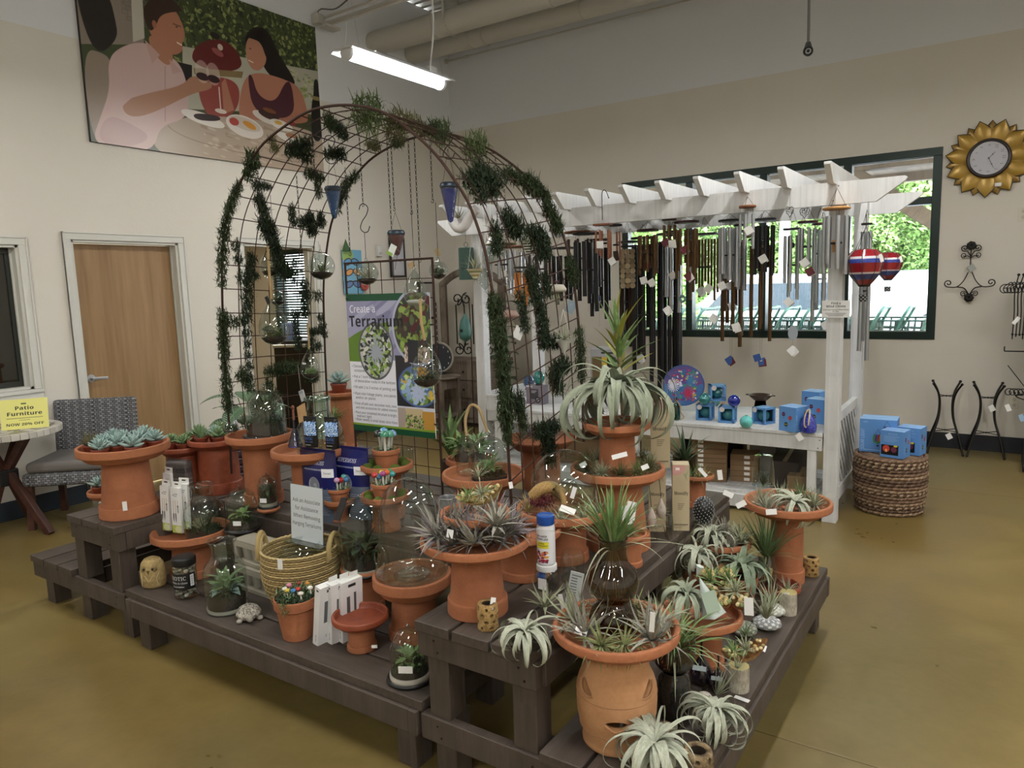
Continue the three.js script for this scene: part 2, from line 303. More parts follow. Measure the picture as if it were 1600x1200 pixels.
// ---------- the office seen through the doorway, the room behind the dark window ----------
{
const om=mat(0xcdb680,0.85),g=structGroup('wall_office');
struct('partition',span(-4.8,-4.7,0,2.75,0,4.1),om,g);struct('partition',span(-4.7,-0.15,0,2.75,4.0,4.1),om,g);struct('office_ceiling',span(-4.8,-0.15,2.75,2.85,-0.2,4.1),trimM,g);struct('office_floor',span(-4.8,-0.2,-0.1,0,-0.2,4.1),mat(0x5a5448,0.6),g);
struct('office_wall',span(-2.62,-0.16,0,2.75,0.0,0.02),om,g);
const fr=structGroup('window');for(const[a,b,c,d]of[[-3.8,-2.65,0.9,0.96],[-3.8,-2.65,2.28,2.36],[-3.8,-3.74,0.96,2.28],[-2.71,-2.65,0.96,2.28]])struct('frame_bar',span(a,b,c,d,-0.15,0.02),mat(0x12251f,0.4),fr);
struct('window_pane',span(-3.74,-2.71,0.96,2.28,-0.1,-0.094),glassMat(),fr);
const bl=thing('window_blind','dark green slatted blind half open in the office window','blind',[-3.22,0.98,0.05]),sg=tr(bx(1.1,0.003,0.05,0,0,0,0),0,0,0,0.75,0,0),sm=mat(0x26382f,0.5);
for(let y=0.02;y<1.32;y +=0.043)part('slat',sg,sm,bl).position.y=y;
part('head_rail',bx(1.12,0.05,0.06,0,1.35,0),sm,bl);
const L=new THREE.RectAreaLight(new THREE.Color(1,0.93,0.8),34,0.6,1.2);L.position.set(-2.2,2.68,2.2);L.rotation.x=-PI / 2;
const pl=thing('office_light','flat panel light in the office ceiling','ceiling light',[-2.2,2.72,2.2]);part('frame',bx(0.66,0.04,1.26),trimM,pl);part('diffuser',bx(0.6,0.02,1.2,0,-0.02,0,0),new THREE.MeshStandardMaterial({color:0xffffff,emissive:0xfff0d8,emissiveIntensity:8}),pl);scene.add(L);
const cork=thing('cork_board','cork board with pinned white papers on the beige office wall','notice board',[-1.92,1.25,0.03]);
part('board',bx(0.7,0.6,0.02),mat(0xa98250,0.9),cork);
for(const[x,y,w,h]of[[-0.1,0.1,0.2,0.27],[0.15,0.12,0.16,0.2],[-0.22,-0.16,0.13,0.17],[0.1,-0.17,0.2,0.15]])part('paper',bx(w,h,0.004,x,y,0.014,0),M.paper,cork);
const dk=thing('black_cabinet','tall black equipment cabinet with a silver rail in the office doorway','cabinet',[-0.9,0,1.75],0.5);
part('body',bx(0.85,1.0,0.6,0,0.5,0,0.01),mat(0x0c0c0d,0.35),dk);part('silver_rail',bx(0.87,0.04,0.08,0,1.02,0.28,0.012),M.steel,dk);part('drawer',bx(0.78,0.25,0.02,0,0.3,0.305,0.005),mat(0x141416,0.3),dk);part('badge',tr(cyl(0.02,0.02,0.005,0,0,0,14),0.02,0.86,0.301,PI / 2),M.steel,dk);
part('top_tray',bx(0.7,0.06,0.5,0,1.05,0,0.01),mat(0x1a1a1b,0.5),dk);
const bb=thing('blue_carton','pale blue carton on the black office cabinet','box',[-1.2,1.08,1.9],0.5);part('carton',bx(0.14,0.2,0.12,0,0.1,0),mat(0x86a0d8,0.6),bb);part('flap',bx(0.14,0.003,0.06,0,0.202,-0.03,0),mat(0x97aee0,0.6),bb);
const dr=structGroup('wall_storeroom');const km=mat(0x1a1b1c,0.8);
struct('partition',mg([span(-2.2,-2.1,0,2.7,5.1,8),span(-2.2,-0.2,0,2.7,5.05,5.1),span(-2.2,-0.2,0,2.7,8,8.05),span(-2.2,-0.2,2.7,2.75,5.05,8.05),span(-2.2,-0.2,-0.05,0,5.05,8.05)]),km,dr);
const sh=thing('store_shelf','dark shelf of framed pictures behind the dark window','shelf',[-0.55,0.9,5.75],1.2);
for(let k=0;k<4;k++)part('shelf_board',bx(0.7,0.02,0.22,0,0.28*k,0),mat(0x2c2b29,0.6),sh);
part('side_post',bx(0.02,0.95,0.22,-0.35,0.45,0),mat(0x2c2b29,0.6),sh);
for(let k=0;k<3;k++)solo('picture_card',bx(0.12,0.16 - 0.02*k,0.012,0,0,0,0),mat([0xb9bcc4,0x9fa39a,0xb5b0a8][k],0.6),['pale picture card on the top shelf behind the dark window','pale picture card on the middle shelf behind the dark window','pale picture card on the lowest shelf behind the dark window'][k],'picture',[-0.5,1.83 - 0.28*k,5.72],1.2);
}
// ---------- outdoors ----------
{
struct('ground',span(-30,40,-0.25,-0.06,-60,-0.2),mat(0x8f9090,0.9));
const wood=mat(0xffffff,0.8,{map:rep(grain(256,0x4d4236,0x6d5f4f,61,22,1),1.5)});
const p=thing('porch_frame','brown timber porch beam with diagonal braces outside the window','porch',[0,0,-1.6]);
part('roof_beam',span(0.5,9,2.86,3.1,-0.1,0.1,0.006),wood,p);part('brace',beam([4.62,2.9,0],[6.2,1.75,0],0.13,0.17,0.006),wood,p);part('post',span(6.2,6.4,-0.12,2.9,-0.09,0.09,0.006),wood,p);
part('roof_boarding',span(0.5,9,3.1,3.14,-2.6,0.8),wood,p);part('fascia_beam',span(0.5,9,2.98,3.1,-2.7,-2.55),wood,p);
// trees: leaf sprays on branches
reseed(77);
const sprig=(()=>{const l=[];for(let i=0;i<16;i++){const g=leaf(rr(0.09,0.14),0.06,{a0:rr(-0.4,0.9),bend:-0.9,n:3,fold:0.2,tip:0.05});l.push(tr(g,rr(-0.22,0.22),rr(-0.16,0.16),rr(-0.22,0.22),0,rr(0,6.28),0));}return mg(l);})();
const lm=[0x8fb565,0xa9c97a,0x76984f,0xb9d68a].map((c)=>new THREE.MeshPhysicalMaterial({color:c,roughness:0.75,transmission:0.35,thickness:0,...DS}));
const tree=(x,z,h,w,n,label,yl=0.5)=>{n=n*2.4|0;
const t=thing('leafy_tree',label,'tree',[x,-0.12,z]);
part('trunk',tube([[0,0,0],[0.05,h*0.4,0.03],[-0.06,h*0.75,0],[0,h,0]],0.11,12,8),mat(0x6b6257,0.9),t);
for(let k=0;k<2;k++){
const im=new THREE.InstancedMesh(sprig,lm[(k + Math.round(x))&3],n),m=new THREE.Matrix4(),q=new THREE.Quaternion();
for(let i=0;i<n;i++){const a=rr(0,6.28),v=rnd(),rad=w*Math.sqrt(rnd())*(0.55 + 0.45*Math.sin(v*PI));q.setFromEuler(new THREE.Euler(rr(-0.5,0.5),rr(0,6.28),rr(-0.5,0.5)));const s=rr(0.8,1.7);m.compose(V3(Math.cos(a)*rad,yl + v*(h - yl),Math.sin(a)*rad),q,V3(s,s,s));im.setMatrixAt(i,m);}
im.name='foliage';im.userData.kind='stuff';t.add(im);
}
};
tree(1.6,-16,7.5,2.4,620,'bright green tree seen between the dark chimes');tree(-1.8,-15,8,2.8,520,'tall tree at the far edge of the window view');tree(4.4,-18,8,2.7,620,'leafy tree behind the parked cars, with a pale trunk beside it',1.2);tree(-0.8,-9.5,1.9,1.5,300,'low yellow green shrub beyond the shopping carts',0.1);
tree(-0.6,-19,9,3.4,560,'distant tree in the middle of the row outside');tree(3.0,-20,10,3.6,560,'distant tree behind the white van');tree(6.0,-17,9,3.2,420,'distant tree seen beside the wall clock side of the window');tree(-4.5,-14,9,3.2,420,'tree outside seen from the office blind');
solo('tree_trunk',tube([[0,-0.12,0],[0.05,3,0],[0.1,7,0.1]],0.13,12,8),mat(0xb9b4aa,0.9),'pale bare tree trunk standing behind the white van','tree',[1.65,0,-11]);
// parked cars: extruded side profile, glass band, wheels
const car=(x,z,turn,col,label,van)=>{
const t=thing('parked_car',label,'car',[x,-0.06,z],turn),s=new THREE.Shape(),H=van?1.75:1.5;
s.moveTo(-2.2,0.35);s.lineTo(-2.25,0.75);s.quadraticCurveTo(-2.2,0.95,-1.3,1.0);s.lineTo(-0.55,H - 0.06);s.quadraticCurveTo(-0.4,H,0.3,H);s.lineTo(van?1.9:1.2,H - 0.08);s.lineTo(van?2.2:1.9,1.0);s.quadraticCurveTo(2.3,0.8,2.25,0.4);s.lineTo(2.2,0.3);s.lineTo(-2.2,0.35);
const g=new THREE.ExtrudeGeometry(s,{depth:1.5,bevelEnabled:true,bevelSize:0.08,bevelThickness:0.12,bevelSegments:2});g.translate(0,0,-0.75);
part('body',g,new THREE.MeshPhysicalMaterial({color:col,roughness:0.3,clearcoat:1}),t);
const gm=mat(0x39434a,0.08),w=new THREE.Shape();w.moveTo(-1.05,1.02);w.lineTo(-0.48,H - 0.13);w.lineTo(van?1.75:1.1,H - 0.15);w.lineTo(van?2.0:1.65,1.02);w.lineTo(-1.05,1.02);
for(const e of[-1,1])part('side_window',tr(new THREE.ExtrudeGeometry(w,{depth:0.02,bevelEnabled:false}),0,0,e*0.875 - 0.01),gm,t);
part('windscreen',beam([-1.28,1.03,0],[-0.6,H - 0.09,0],1.4,0.03),gm,t);part('rear_window',beam([van?2.22:1.92,1.06,0],[van?1.98:1.3,H - 0.14,0],1.35,0.06),gm,t);
for(const a of[-1.4,1.4])for(const e of[-1,1]){const wl=part('wheel',tr(new THREE.CylinderGeometry(0.33,0.33,0.2,20),a,0.33,e*0.82,PI / 2),mat(0x202020,0.8),t);part('hub_cap',tr(new THREE.CylinderGeometry(0.19,0.19,0.22,12),a,0.33,e*0.82,PI / 2),M.steel,wl);}
for(const e of[-1,1]){part('headlight',bx(0.1,0.14,0.34,-2.26,0.76,e*0.58,0.03),mat(0xd8dde0,0.2),t);part('tail_light',bx(0.08,0.22,0.16,2.26,0.85,e*0.68,0.03),mat(0xb02a2a,0.3),t);}
part('bumper',bx(0.14,0.18,1.6,2.28,0.5,0,0.04),mat(0x8f9499,0.5),t);part('number_plate',bx(0.02,0.12,0.32,2.36,0.62,0),mat(0xd8d8d8,0.5),t);
};
car(1.5,-9.6,0.05,0xdfe4e8,'white van parked behind the shopping carts',true);car(4.0,-12.6,1.6,0x9fa7b2,'silver grey car parked nose away behind the wind chimes',true);car(6.1,-6.9,0.08,0xdde2e6,'white car parked close to the window edge',false);
// nested shopping carts
const cm=mat(0x37574f,0.5),cw=[];
for(let k=0;k<=8;k++)cw.push(rod([-0.28 + 0.07*k,0.5,0.25],[-0.28 + 0.07*k,0.98,0.3],0.006,4));
for(let k=0;k<=5;k++)cw.push(rod([-0.28,0.5 + 0.095*k,0.25 + 0.01*k],[0.28,0.5 + 0.095*k,0.25 + 0.01*k],0.006,4));
for(const e of[-0.28,0.28]){for(let k=0;k<=5;k++)cw.push(rod([e,0.5 + 0.095*k,0.25 + 0.01*k],[e,0.58 + 0.08*k,-0.55],0.006,4));for(let k=0;k<=9;k++)cw.push(rod([e,0.5 + 0.009*k,0.25 - 0.09*k],[e,0.98,0.3 - 0.094*k],0.006,4));}
const c0=thing('shopping_cart','dark green wire cart in the nested row outside the window','shopping cart',[2.3,-0.06,-0.85],PI / 2,'nested shopping carts outside the window');
c0.scale.setScalar(1.27);
part('wire_basket',mg(cw),cm,c0);part('handle',tube([[-0.28,0.9,0.3],[-0.28,1.06,0.38],[0,1.08,0.4],[0.28,1.06,0.38],[0.28,0.9,0.3]],0.014,20),mat(0x4f8577,0.4),c0);
part('chassis',mg([rod([-0.26,0.16,0.3],[-0.2,0.14,-0.55],0.014),rod([0.26,0.16,0.3],[0.2,0.14,-0.55],0.014),rod([-0.26,0.16,0.3],[-0.28,0.9,0.32],0.014),rod([0.26,0.16,0.3],[0.28,0.9,0.32],0.014),rod([-0.26,0.16,0.3],[0.26,0.16,0.3],0.014)]),M.steel,c0);
for(const[x,z]of[[-0.25,0.3],[0.25,0.3],[-0.2,-0.52],[0.2,-0.52]])part('wheel',tr(new THREE.CylinderGeometry(0.06,0.06,0.03,14),x,0.06,z,0,0,PI / 2),M.black,c0);
for(let i=1;i<15;i++)copy(c0,[2.3 + 0.24*i,-0.06,-0.85 - 0.01*(i % 3)],PI / 2,null);
}
// ---------- the stepped display benches ----------
const D1=0.28,D2=0.58;
{
const unit=(label,pos,turn,len,gap=0)=>{
const t=thing('display_bench',label,'bench',pos,turn,'brown stepped display benches');
const board=bp(bx(0.142,0.036,len + 0.03,0,0,0,0.004)),m=M.dark;
for(let k=0;k<3;k++){
part('deck_board',board.clone(),m,t).position.set(0.075 + 0.154*k,D2 - 0.018,len / 2);
part('deck_board',board.clone(),m,t).position.set(0.545 + gap + 0.154*k,D1 - 0.018,len / 2);
}
for(const z of[0.02,len - 0.02]){
part('end_rail',bx(0.46,0.088,0.038,0.23,D2 - 0.08,z,0.004),m,t);
part('end_rail',bx(0.94 + gap,0.088,0.038,0.468 + gap / 2,D1 - 0.08,z,0.004),m,t);
const zz=z<0.1?z + 0.06:z - 0.06;
for(const x of[0.075,0.41])part('upper_leg',bx(0.086,D2 - 0.036 -(D1 - 0.036),0.086,x,(D2 + D1 - 0.072)/ 2,z<0.1?z + 0.035:z - 0.035,0.004),m,t);
for(const x of[0.07,0.465,0.86 + gap])part('lower_leg',bx(0.086,D1 - 0.036,0.086,x,(D1 - 0.036)/ 2,zz +(z<0.1?0.003:-0.003),0.004),m,t);
for(const[x,y]of[[0.07,D1 - 0.062],[0.085,D1 - 0.1],[0.44,D1 - 0.07],[0.86,D1 - 0.06],[0.87,D1 - 0.1],[0.07,D2 - 0.062],[0.085,D2 - 0.1],[0.4,D2 - 0.062],[0.42,D2 - 0.1]])part('screw_head',tr(new THREE.CylinderGeometry(0.004,0.004,0.003,8),x,y,z +(z<0.1?-0.019:0.019),PI / 2),M.iron,t);
}
for(const[x,y]of[[0.02,D2],[0.455,D2],[0.485 + gap,D1],[0.918 + gap,D1]])part('side_fascia',bx(0.036,0.088,len - 0.08,x,y - 0.08,len / 2,0.004),m,t);
return t;
};
unit('brown stepped bench at the near end of the display, carrying the perforated clay pot',[4.67,0,4.4],0,1.86);
unit('brown stepped bench farthest along, with bare low slats beside the wicker chair',[2.795,0,6.25],PI,1.85);
unit('long brown front bench with the rope basket on its low deck',[4.655,0,5.27],-PI / 2,1.82,0.06);
unit('brown stepped bench behind the arch, hidden behind the terracotta stands',[2.83,0,5.26],PI / 2,1.82);
}
// ---------- wire arch trellis ----------
const ZN=5.62,ZF=4.93;
const hoopN=new THREE.CatmullRomCurve3([[2.802,.695,5.62],[2.812,.898,5.62],[2.82,1.186,5.62],[2.832,1.458,5.62],[2.853,1.691,5.62],[2.877,1.853,5.62],[2.922,2.005,5.62],[3.001,2.125,5.62],[3.095,2.227,5.62],[3.238,2.347,5.62],[3.427,2.419,5.62],[3.605,2.46,5.62],[3.805,2.453,5.62],[3.978,2.413,5.62],[4.101,2.356,5.62],[4.185,2.294,5.62],[4.266,2.23,5.62],[4.341,2.156,5.62],[4.405,2.075,5.62],[4.47,1.981,5.62],[4.506,1.897,5.62],[4.54,1.797,5.62],[4.564,1.671,5.62],[4.586,1.536,5.62],[4.604,1.374,5.62],[4.617,1.158,5.62],[4.622,.965,5.62],[4.629,.755,5.62]].map((p)=>V3(...p)));
const hoopF=new THREE.CatmullRomCurve3([[2.815,.698,4.93],[2.818,1.097,4.93],[2.832,1.449,4.93],[2.854,1.723,4.93],[2.915,1.964,4.93],[2.957,2.064,4.93],[3.018,2.153,4.93],[3.113,2.251,4.93],[3.204,2.322,4.93],[3.3,2.375,4.93],[3.427,2.415,4.93],[3.557,2.438,4.93],[3.691,2.446,4.93],[3.827,2.434,4.93],[3.955,2.39,4.93],[4.098,2.321,4.93],[4.169,2.276,4.93],[4.256,2.211,4.93],[4.337,2.14,4.93],[4.399,2.072,4.93],[4.453,1.985,4.93],[4.492,1.899,4.93],[4.528,1.785,4.93],[4.555,1.636,4.93],[4.574,1.426,4.93],[4.583,1.183,4.93],[4.588,.904,4.93]].map((p)=>V3(...p)));
const NB=36;
const pN=hoopN.getSpacedPoints(NB),pF=hoopF.getSpacedPoints(NB);
const archAt=(u,v)=>{const a=hoopN.getPointAt(u),b=hoopF.getPointAt(u);return a.lerp(b,v);};
{
const t=thing('arch_trellis','rusty wire mesh arch trellis rising over the display, hung with terrariums and moss','trellis',[3.72,D2,5.27]);
const off=V3(-3.72,-D2,-5.27),g=(x)=>x.translate(off.x,off.y,off.z);
for(const h of[hoopN,hoopF])part('hoop_rod',g(new THREE.TubeGeometry(h,110,0.0062,7)),M.rust,t);
for(let k=1;k<7;k++){const c=new THREE.CatmullRomCurve3(pN.map((p,i)=>p.clone().lerp(pF[i],k / 7)));part('hoop_wire',g(new THREE.TubeGeometry(c,90,0.0028,5)),M.rust,t);}
for(let i=1;i<NB;i++)part('cross_wire',g(tube([pN[i],pN[i].clone().lerp(pF[i],0.5).add(V3(0,Math.sin(i*5.1)*0.006,0)),pF[i]],0.0028,6,5)),M.rust,t);
}
// moss stuffed into the mesh
const mossMats=[mat(0x22301a,0.95,DS),mat(0x2f3d20,0.95,DS),mat(0x5c5a38,0.95,DS),mat(0x4d5c34,0.95,DS)];
function mossGeo(n,rad,len,lay=1){
const out=[];
for(let i=0;i<n;i++){const g=leaf(rr(len*0.5,len*1.3),rr(0.003,0.006),{a0:rr(-1.2,1.4),bend:rr(-3,2),n:3,fold:0,tip:0.3,base:0.8});const r=rad*Math.cbrt(rnd()),a=rr(0,6.28),c=rr(-1,1),s=Math.sqrt(1 - c*c);out.push(tr(g,r*s*Math.cos(a),r*c*lay,r*s*Math.sin(a),rr(-0.6,0.6),rr(0,6.28),rr(-0.6,0.6)));}
return mg(out);
}
{
reseed(404);
const small=[mossGeo(150,0.03,0.03),mossGeo(150,0.028,0.032),mossGeo(160,0.032,0.03)],big=mossGeo(420,0.06,0.045);
const lab='dark green moss tuft woven into the wire of the arch trellis';
const clump=(p,s,m,label,geo)=>{const o=solo('moss_tuft',geo||pick(small),mossMats[m],label||lab,'moss',[p.x,p.y,p.z],rr(0,6.28),label?undefined:'moss tufts in the arch trellis');o.scale.setScalar(s);return o;};
// strands running along wires: from px lists on the near and far hoop and the side panels, given as (u along hoop, v across)
const strand=(u0,v0,u1,v1,n,s,m=0)=>{
const c=archAt((u0 + u1)/ 2,(v0 + v1)/ 2),L=[];
for(let i=0;i<n;i++){const q=n>1?i /(n - 1):0,p=archAt(lerp(u0,u1,q),lerp(v0,v1,q)).sub(c),k=s*rr(0.85,1.2);L.push(tr(pick(small).clone().scale(k,k,k),p.x,p.y,p.z,0,rr(0,6.28),0));}
const v=(v0 + v1)/ 2,u=(u0 + u1)/ 2,y=c.y;
const label=(m===2?'brownish':m<0||m===1?'olive':'blackish')+(n>6?' moss strand':n>3?' moss tuft':' moss wisp')+ ' ' +(y>2.3?'on the crown of the arch':(u<0.5?'on the arch, door side':'on the arch, pergola side')+(y>1.9?', at the shoulder':y>1.45?', at middle height':', low down'))+(v<0.15?', on its near hoop':v>0.85?', on its far hoop':v<0.5?', in the nearer mesh':', in the farther mesh');
solo('moss_tuft',mg(L),mossMats[m<0?1:m],label,'moss',[c.x,c.y,c.z],0,'moss in the arch trellis');
};
strand(0.346,0.00,0.281,0.00,9,0.9,-1);strand(0.268,0.00,0.231,0.00,4,0.9,-1);strand(0.193,0.00,0.140,0.00,8,0.95,1);strand(0.185,0.04,0.183,0.11,2,0.9,1);strand(0.130,0.00,0.080,0.00,7,0.85,1);strand(0.273,0.11,0.258,0.14,2,0.8,0);strand(0.261,0.25,0.185,0.21,9,0.95,0);strand(0.170,0.21,0.115,0.21,5,0.8,0);strand(0.236,0.18,0.241,0.29,2,0.9,0);strand(0.120,0.14,0.103,0.21,3,1,1);strand(0.073,0.29,0.043,0.21,3,1,0);strand(0.303,0.39,0.278,0.46,4,1.1,0);strand(0.278,0.46,0.251,0.57,5,1.05,0);strand(0.248,0.54,0.248,0.64,3,1.1,0);strand(0.120,0.39,0.123,0.68,6,1,1);strand(0.103,0.39,0.090,0.43,2,1,0);strand(0.261,0.68,0.236,0.68,3,0.7,0);strand(0.193,0.68,0.150,0.71,5,0.85,0);strand(0.193,0.71,0.193,0.79,2,0.7,0);strand(0.233,0.79,0.198,0.79,5,0.9,0);strand(0.218,0.82,0.218,0.93,2,0.8,0);strand(0.168,0.86,0.170,0.96,3,0.8,0);strand(0.168,0.86,0.145,0.86,3,0.8,0);strand(0.148,0.82,0.148,0.93,2,0.8,0);strand(0.188,0.96,0.165,1.00,3,0.7,0);strand(0.105,0.82,0.105,0.89,3,0.9,0);strand(0.386,0.00,0.361,0.04,4,1,-1);strand(0.416,0.04,0.406,0.11,2,0.8,2);strand(0.351,0.14,0.353,0.25,4,0.7,0);strand(0.336,0.21,0.321,0.29,4,1,0);strand(0.308,0.32,0.293,0.39,4,1.1,0);strand(0.409,0.25,0.426,0.32,5,1,0);strand(0.414,0.25,0.404,0.43,4,0.9,0);strand(0.484,0.18,0.471,0.32,4,0.9,1);strand(0.474,0.36,0.461,0.50,3,0.9,0);strand(0.421,0.57,0.426,0.68,4,0.9,0);strand(0.383,0.54,0.381,0.68,4,0.8,1);strand(0.371,0.68,0.356,0.75,3,0.7,1);strand(0.331,0.54,0.311,0.61,4,0.7,0);strand(0.313,0.68,0.318,0.75,3,0.8,0);strand(0.323,0.75,0.303,0.82,5,1,0);strand(0.328,0.86,0.316,0.89,3,0.8,0);strand(0.378,0.96,0.398,1.00,4,0.9,1);strand(0.343,1.00,0.368,1.00,4,0.8,0);strand(0.459,0.79,0.459,0.89,3,0.8,2);strand(0.481,0.96,0.486,1.00,3,0.8,1);strand(0.566,0.46,0.539,0.86,3,1,2);strand(0.544,0.86,0.617,0.43,3,0.9,1);strand(0.694,0.18,0.697,0.32,4,1.1,0);strand(0.682,0.39,0.709,0.32,5,1.2,0);strand(0.702,0.21,0.714,0.18,2,1,0);strand(0.684,0.75,0.697,0.93,5,0.9,1);strand(0.697,0.93,0.722,1.00,7,1.1,1);strand(0.732,0.96,0.762,0.96,8,0.9,1);strand(0.737,0.36,0.747,0.39,3,0.9,0);strand(0.749,0.36,0.754,0.43,4,1.1,0);strand(0.749,0.18,0.767,0.14,5,0.8,0);strand(0.762,0.64,0.784,0.64,6,1.1,0);strand(0.767,0.71,0.787,0.71,4,0.9,0);strand(0.757,0.57,0.762,0.68,2,0.7,0);strand(0.799,1.00,0.822,1.00,5,0.9,1);strand(0.797,0.46,0.825,0.46,7,0.95,0);strand(0.805,0.61,0.822,0.61,4,0.8,0);strand(0.832,0.50,0.865,0.50,7,0.85,0);strand(0.867,0.50,0.875,0.68,4,0.9,0);strand(0.817,0.29,0.845,0.29,5,0.75,0);strand(0.877,1.00,0.927,1.00,6,0.8,1);strand(0.810,0.00,0.862,0.00,11,1,1);strand(0.867,0.00,0.885,0.00,4,0.9,1);strand(0.890,0.00,0.917,0.00,6,1,1);strand(0.925,0.00,0.935,0.00,3,0.7,1);strand(0.902,0.07,0.905,0.14,2,0.9,0);strand(0.910,0.14,0.932,0.18,5,0.7,1);strand(0.900,0.64,0.902,0.75,4,1.1,0);strand(0.907,0.61,0.920,0.64,3,1,0);strand(0.947,0.36,0.957,0.61,5,0.9,0);strand(0.955,0.43,0.972,0.50,4,1,0);strand(0.972,0.46,0.987,0.50,3,0.9,0);
clump(archAt(0.526,0.3).add(V3(0,0.01,0)),1.35,3,'largest grey green moss cushion on top of the arch',big);clump(archAt(0.53,0.62),1.15,2,'browner moss cushion beside the largest one on top of the arch',big);clump(archAt(0.555,0.95),1.0,3,'ragged moss cushion where the two hoops cross on the arch top',big);
clump(archAt(0.632,0.75),1.05,3,'grey green moss cushion on the far shoulder of the arch',big);clump(archAt(0.697,0.45),0.95,0,'dark moss cushion hanging inside the near shoulder of the arch',big);
}
// ---------- terracotta ----------
function upPot(label,p,rb,h,rt,m=M.terra){
const b=Math.min(0.06,h*0.24),t=thing('terracotta_pot',label,'pot',p);
part('body',bp(lathe([[rb*0.9,b - 0.004],[rb*0.885,b + 0.004],[rt + 0.004,h - 0.008],[rt,h - 0.002],[rt - 0.006,h],[0,h]],40)),m,t);
part('rim_band',bp(lathe([[rb - 0.014,0.0],[rb - 0.003,0],[rb,0.004],[rb*0.985,b - 0.004],[rb*0.96,b],[rb*0.88,b]],40)),m,t);
return t;
}
function saucer(label,p,r,h,m=M.terra,ft=0.8){
const t=thing('terracotta_saucer',label,'saucer',p),w=Math.min(0.014,r*0.09);
part('dish',bp(lathe([[0,0],[r*ft,0],[r*(ft + 0.02),0.003],[r*0.93,h*0.36],[r*0.965,h*0.4],[r - 0.001,h*0.44],[r,h*0.5],[r,h - 0.006],[r - 0.003,h - 0.001],[r - 0.006,h],[r - w,h - 0.001],[r - w - 0.003,h - 0.006],[r*0.88,h*0.4],[r*0.8,0.016],[0,0.013]],48)),m,t);
return t;
}
function flowerPot(label,name,p,rb,rt,h,m=M.terra,parent){
const t=thing(name||'flower_pot',label,'pot',p),b=h*0.24;
part('body',bp(lathe([[0,0],[rb - 0.003,0],[rb,0.004],[rt*0.9,h - b],[rt*0.9,h - b + 0.004]],32)),m,t);
part('rim_band',bp(lathe([[rt*0.89,h - b],[rt*0.97,h - b],[rt*0.985,h - b + 0.003],[rt,h - 0.004],[rt - 0.003,h],[rt - 0.008,h - 0.001],[rt*0.86,h - b],[rt*0.84,h - b - 0.01]],32)),m,t);
part('soil',lathe([[rt*0.86,h - 0.014],[rt*0.5,h - 0.008],[0,h - 0.006]],20),M.soil,t);
return t;
}
// ---------- plants ----------
const leafTex=(c0,c1,sd)=>rep(mottle(128,c0,c1,[6,20,50],[1,0.7,0.6],sd),1,2);
const LM={
xero:mat(0xffffff,0.85,{map:leafTex(0x949a86,0xbdc0ae,101),...DS}),xeroDark:mat(0xffffff,0.85,{map:leafTex(0x6d7d66,0x94a08a,103),...DS}),xeroDim:mat(0xffffff,0.85,{map:leafTex(0x7d8672,0xa0a792,105),...DS}),
silver:mat(0xffffff,0.85,{map:leafTex(0x77756a,0xaaa698,107),...DS}),silverDark:mat(0xffffff,0.8,{map:leafTex(0x46443e,0x88847a,109),...DS}),purple:mat(0xffffff,0.8,{map:leafTex(0x665c60,0x918890,111),...DS}),
sage:mat(0xffffff,0.85,{map:leafTex(0x80866c,0xb0b296,113),...DS}),olive:mat(0xffffff,0.85,{map:leafTex(0x5c633a,0x8d8f5e,115),...DS}),fresh:mat(0xffffff,0.7,{map:leafTex(0x587440,0x86a064,117),...DS}),
green:mat(0xffffff,0.7,{map:leafTex(0x455a36,0x708556,119),...DS}),dark:mat(0xffffff,0.7,{map:leafTex(0x24351f,0x435637,121),...DS}),bronze:mat(0xffffff,0.7,{map:leafTex(0x4c5a3a,0x7b6a4c,123),...DS}),
red:mat(0xffffff,0.75,{map:leafTex(0x5a1f1f,0x85393a,125),...DS}),succ:mat(0xffffff,0.75,{map:leafTex(0x7f9a96,0xb3c6bf,127),...DS}),succG:mat(0xffffff,0.7,{map:leafTex(0x55744a,0x8fa57a,129),...DS}),straw:mat(0xa79a6b,0.9,DS),brownMoss:mat(0xffffff,0.95,{map:leafTex(0x3b3b22,0x6b6a3e,131),...DS}),
};
// Tillandsia xerographica: broad silver leaves that arch over and curl under; each leaf a mesh
reseed(900);
const xeroVar=[];
for(let i=0;i<16;i++){const s=i % 4===3;xeroVar.push(leaf(s?2.6:rr(1.7,2.3),s?0.11:rr(0.22,0.3),{a0:1.5 - 0.07*i,bend:-rr(3.2,5.4),n:20,fold:0.4,tw:rr(-0.9,0.9),base:0.95,peak:0.06,tip:0.012,pw:rr(1.0,1.5)}));}
function xero(label,p,R,m,n0=24,tiltX=0,tiltZ=0,group){
const t=thing('xerographica',label,'air plant',p,rr(0,6),group),n=Math.round(n0*1.45);
for(let i=0;i<n;i++){
const q=i /(n - 1),v=xeroVar[(Math.floor(q*12)+ i % 5)% 16],l=part('leaf',v,m,t),s=R*lerp(0.6,0.98,Math.sqrt(q))*rr(0.85,1.15);
l.scale.set(s,s,s*rr(0.85,1.2));l.rotation.set(tiltX + rr(-0.06,0.06),i*2.39996 + rr(-0.2,0.2),tiltZ + rr(-0.06,0.06));l.position.y=R*0.3;
}
return t;
}
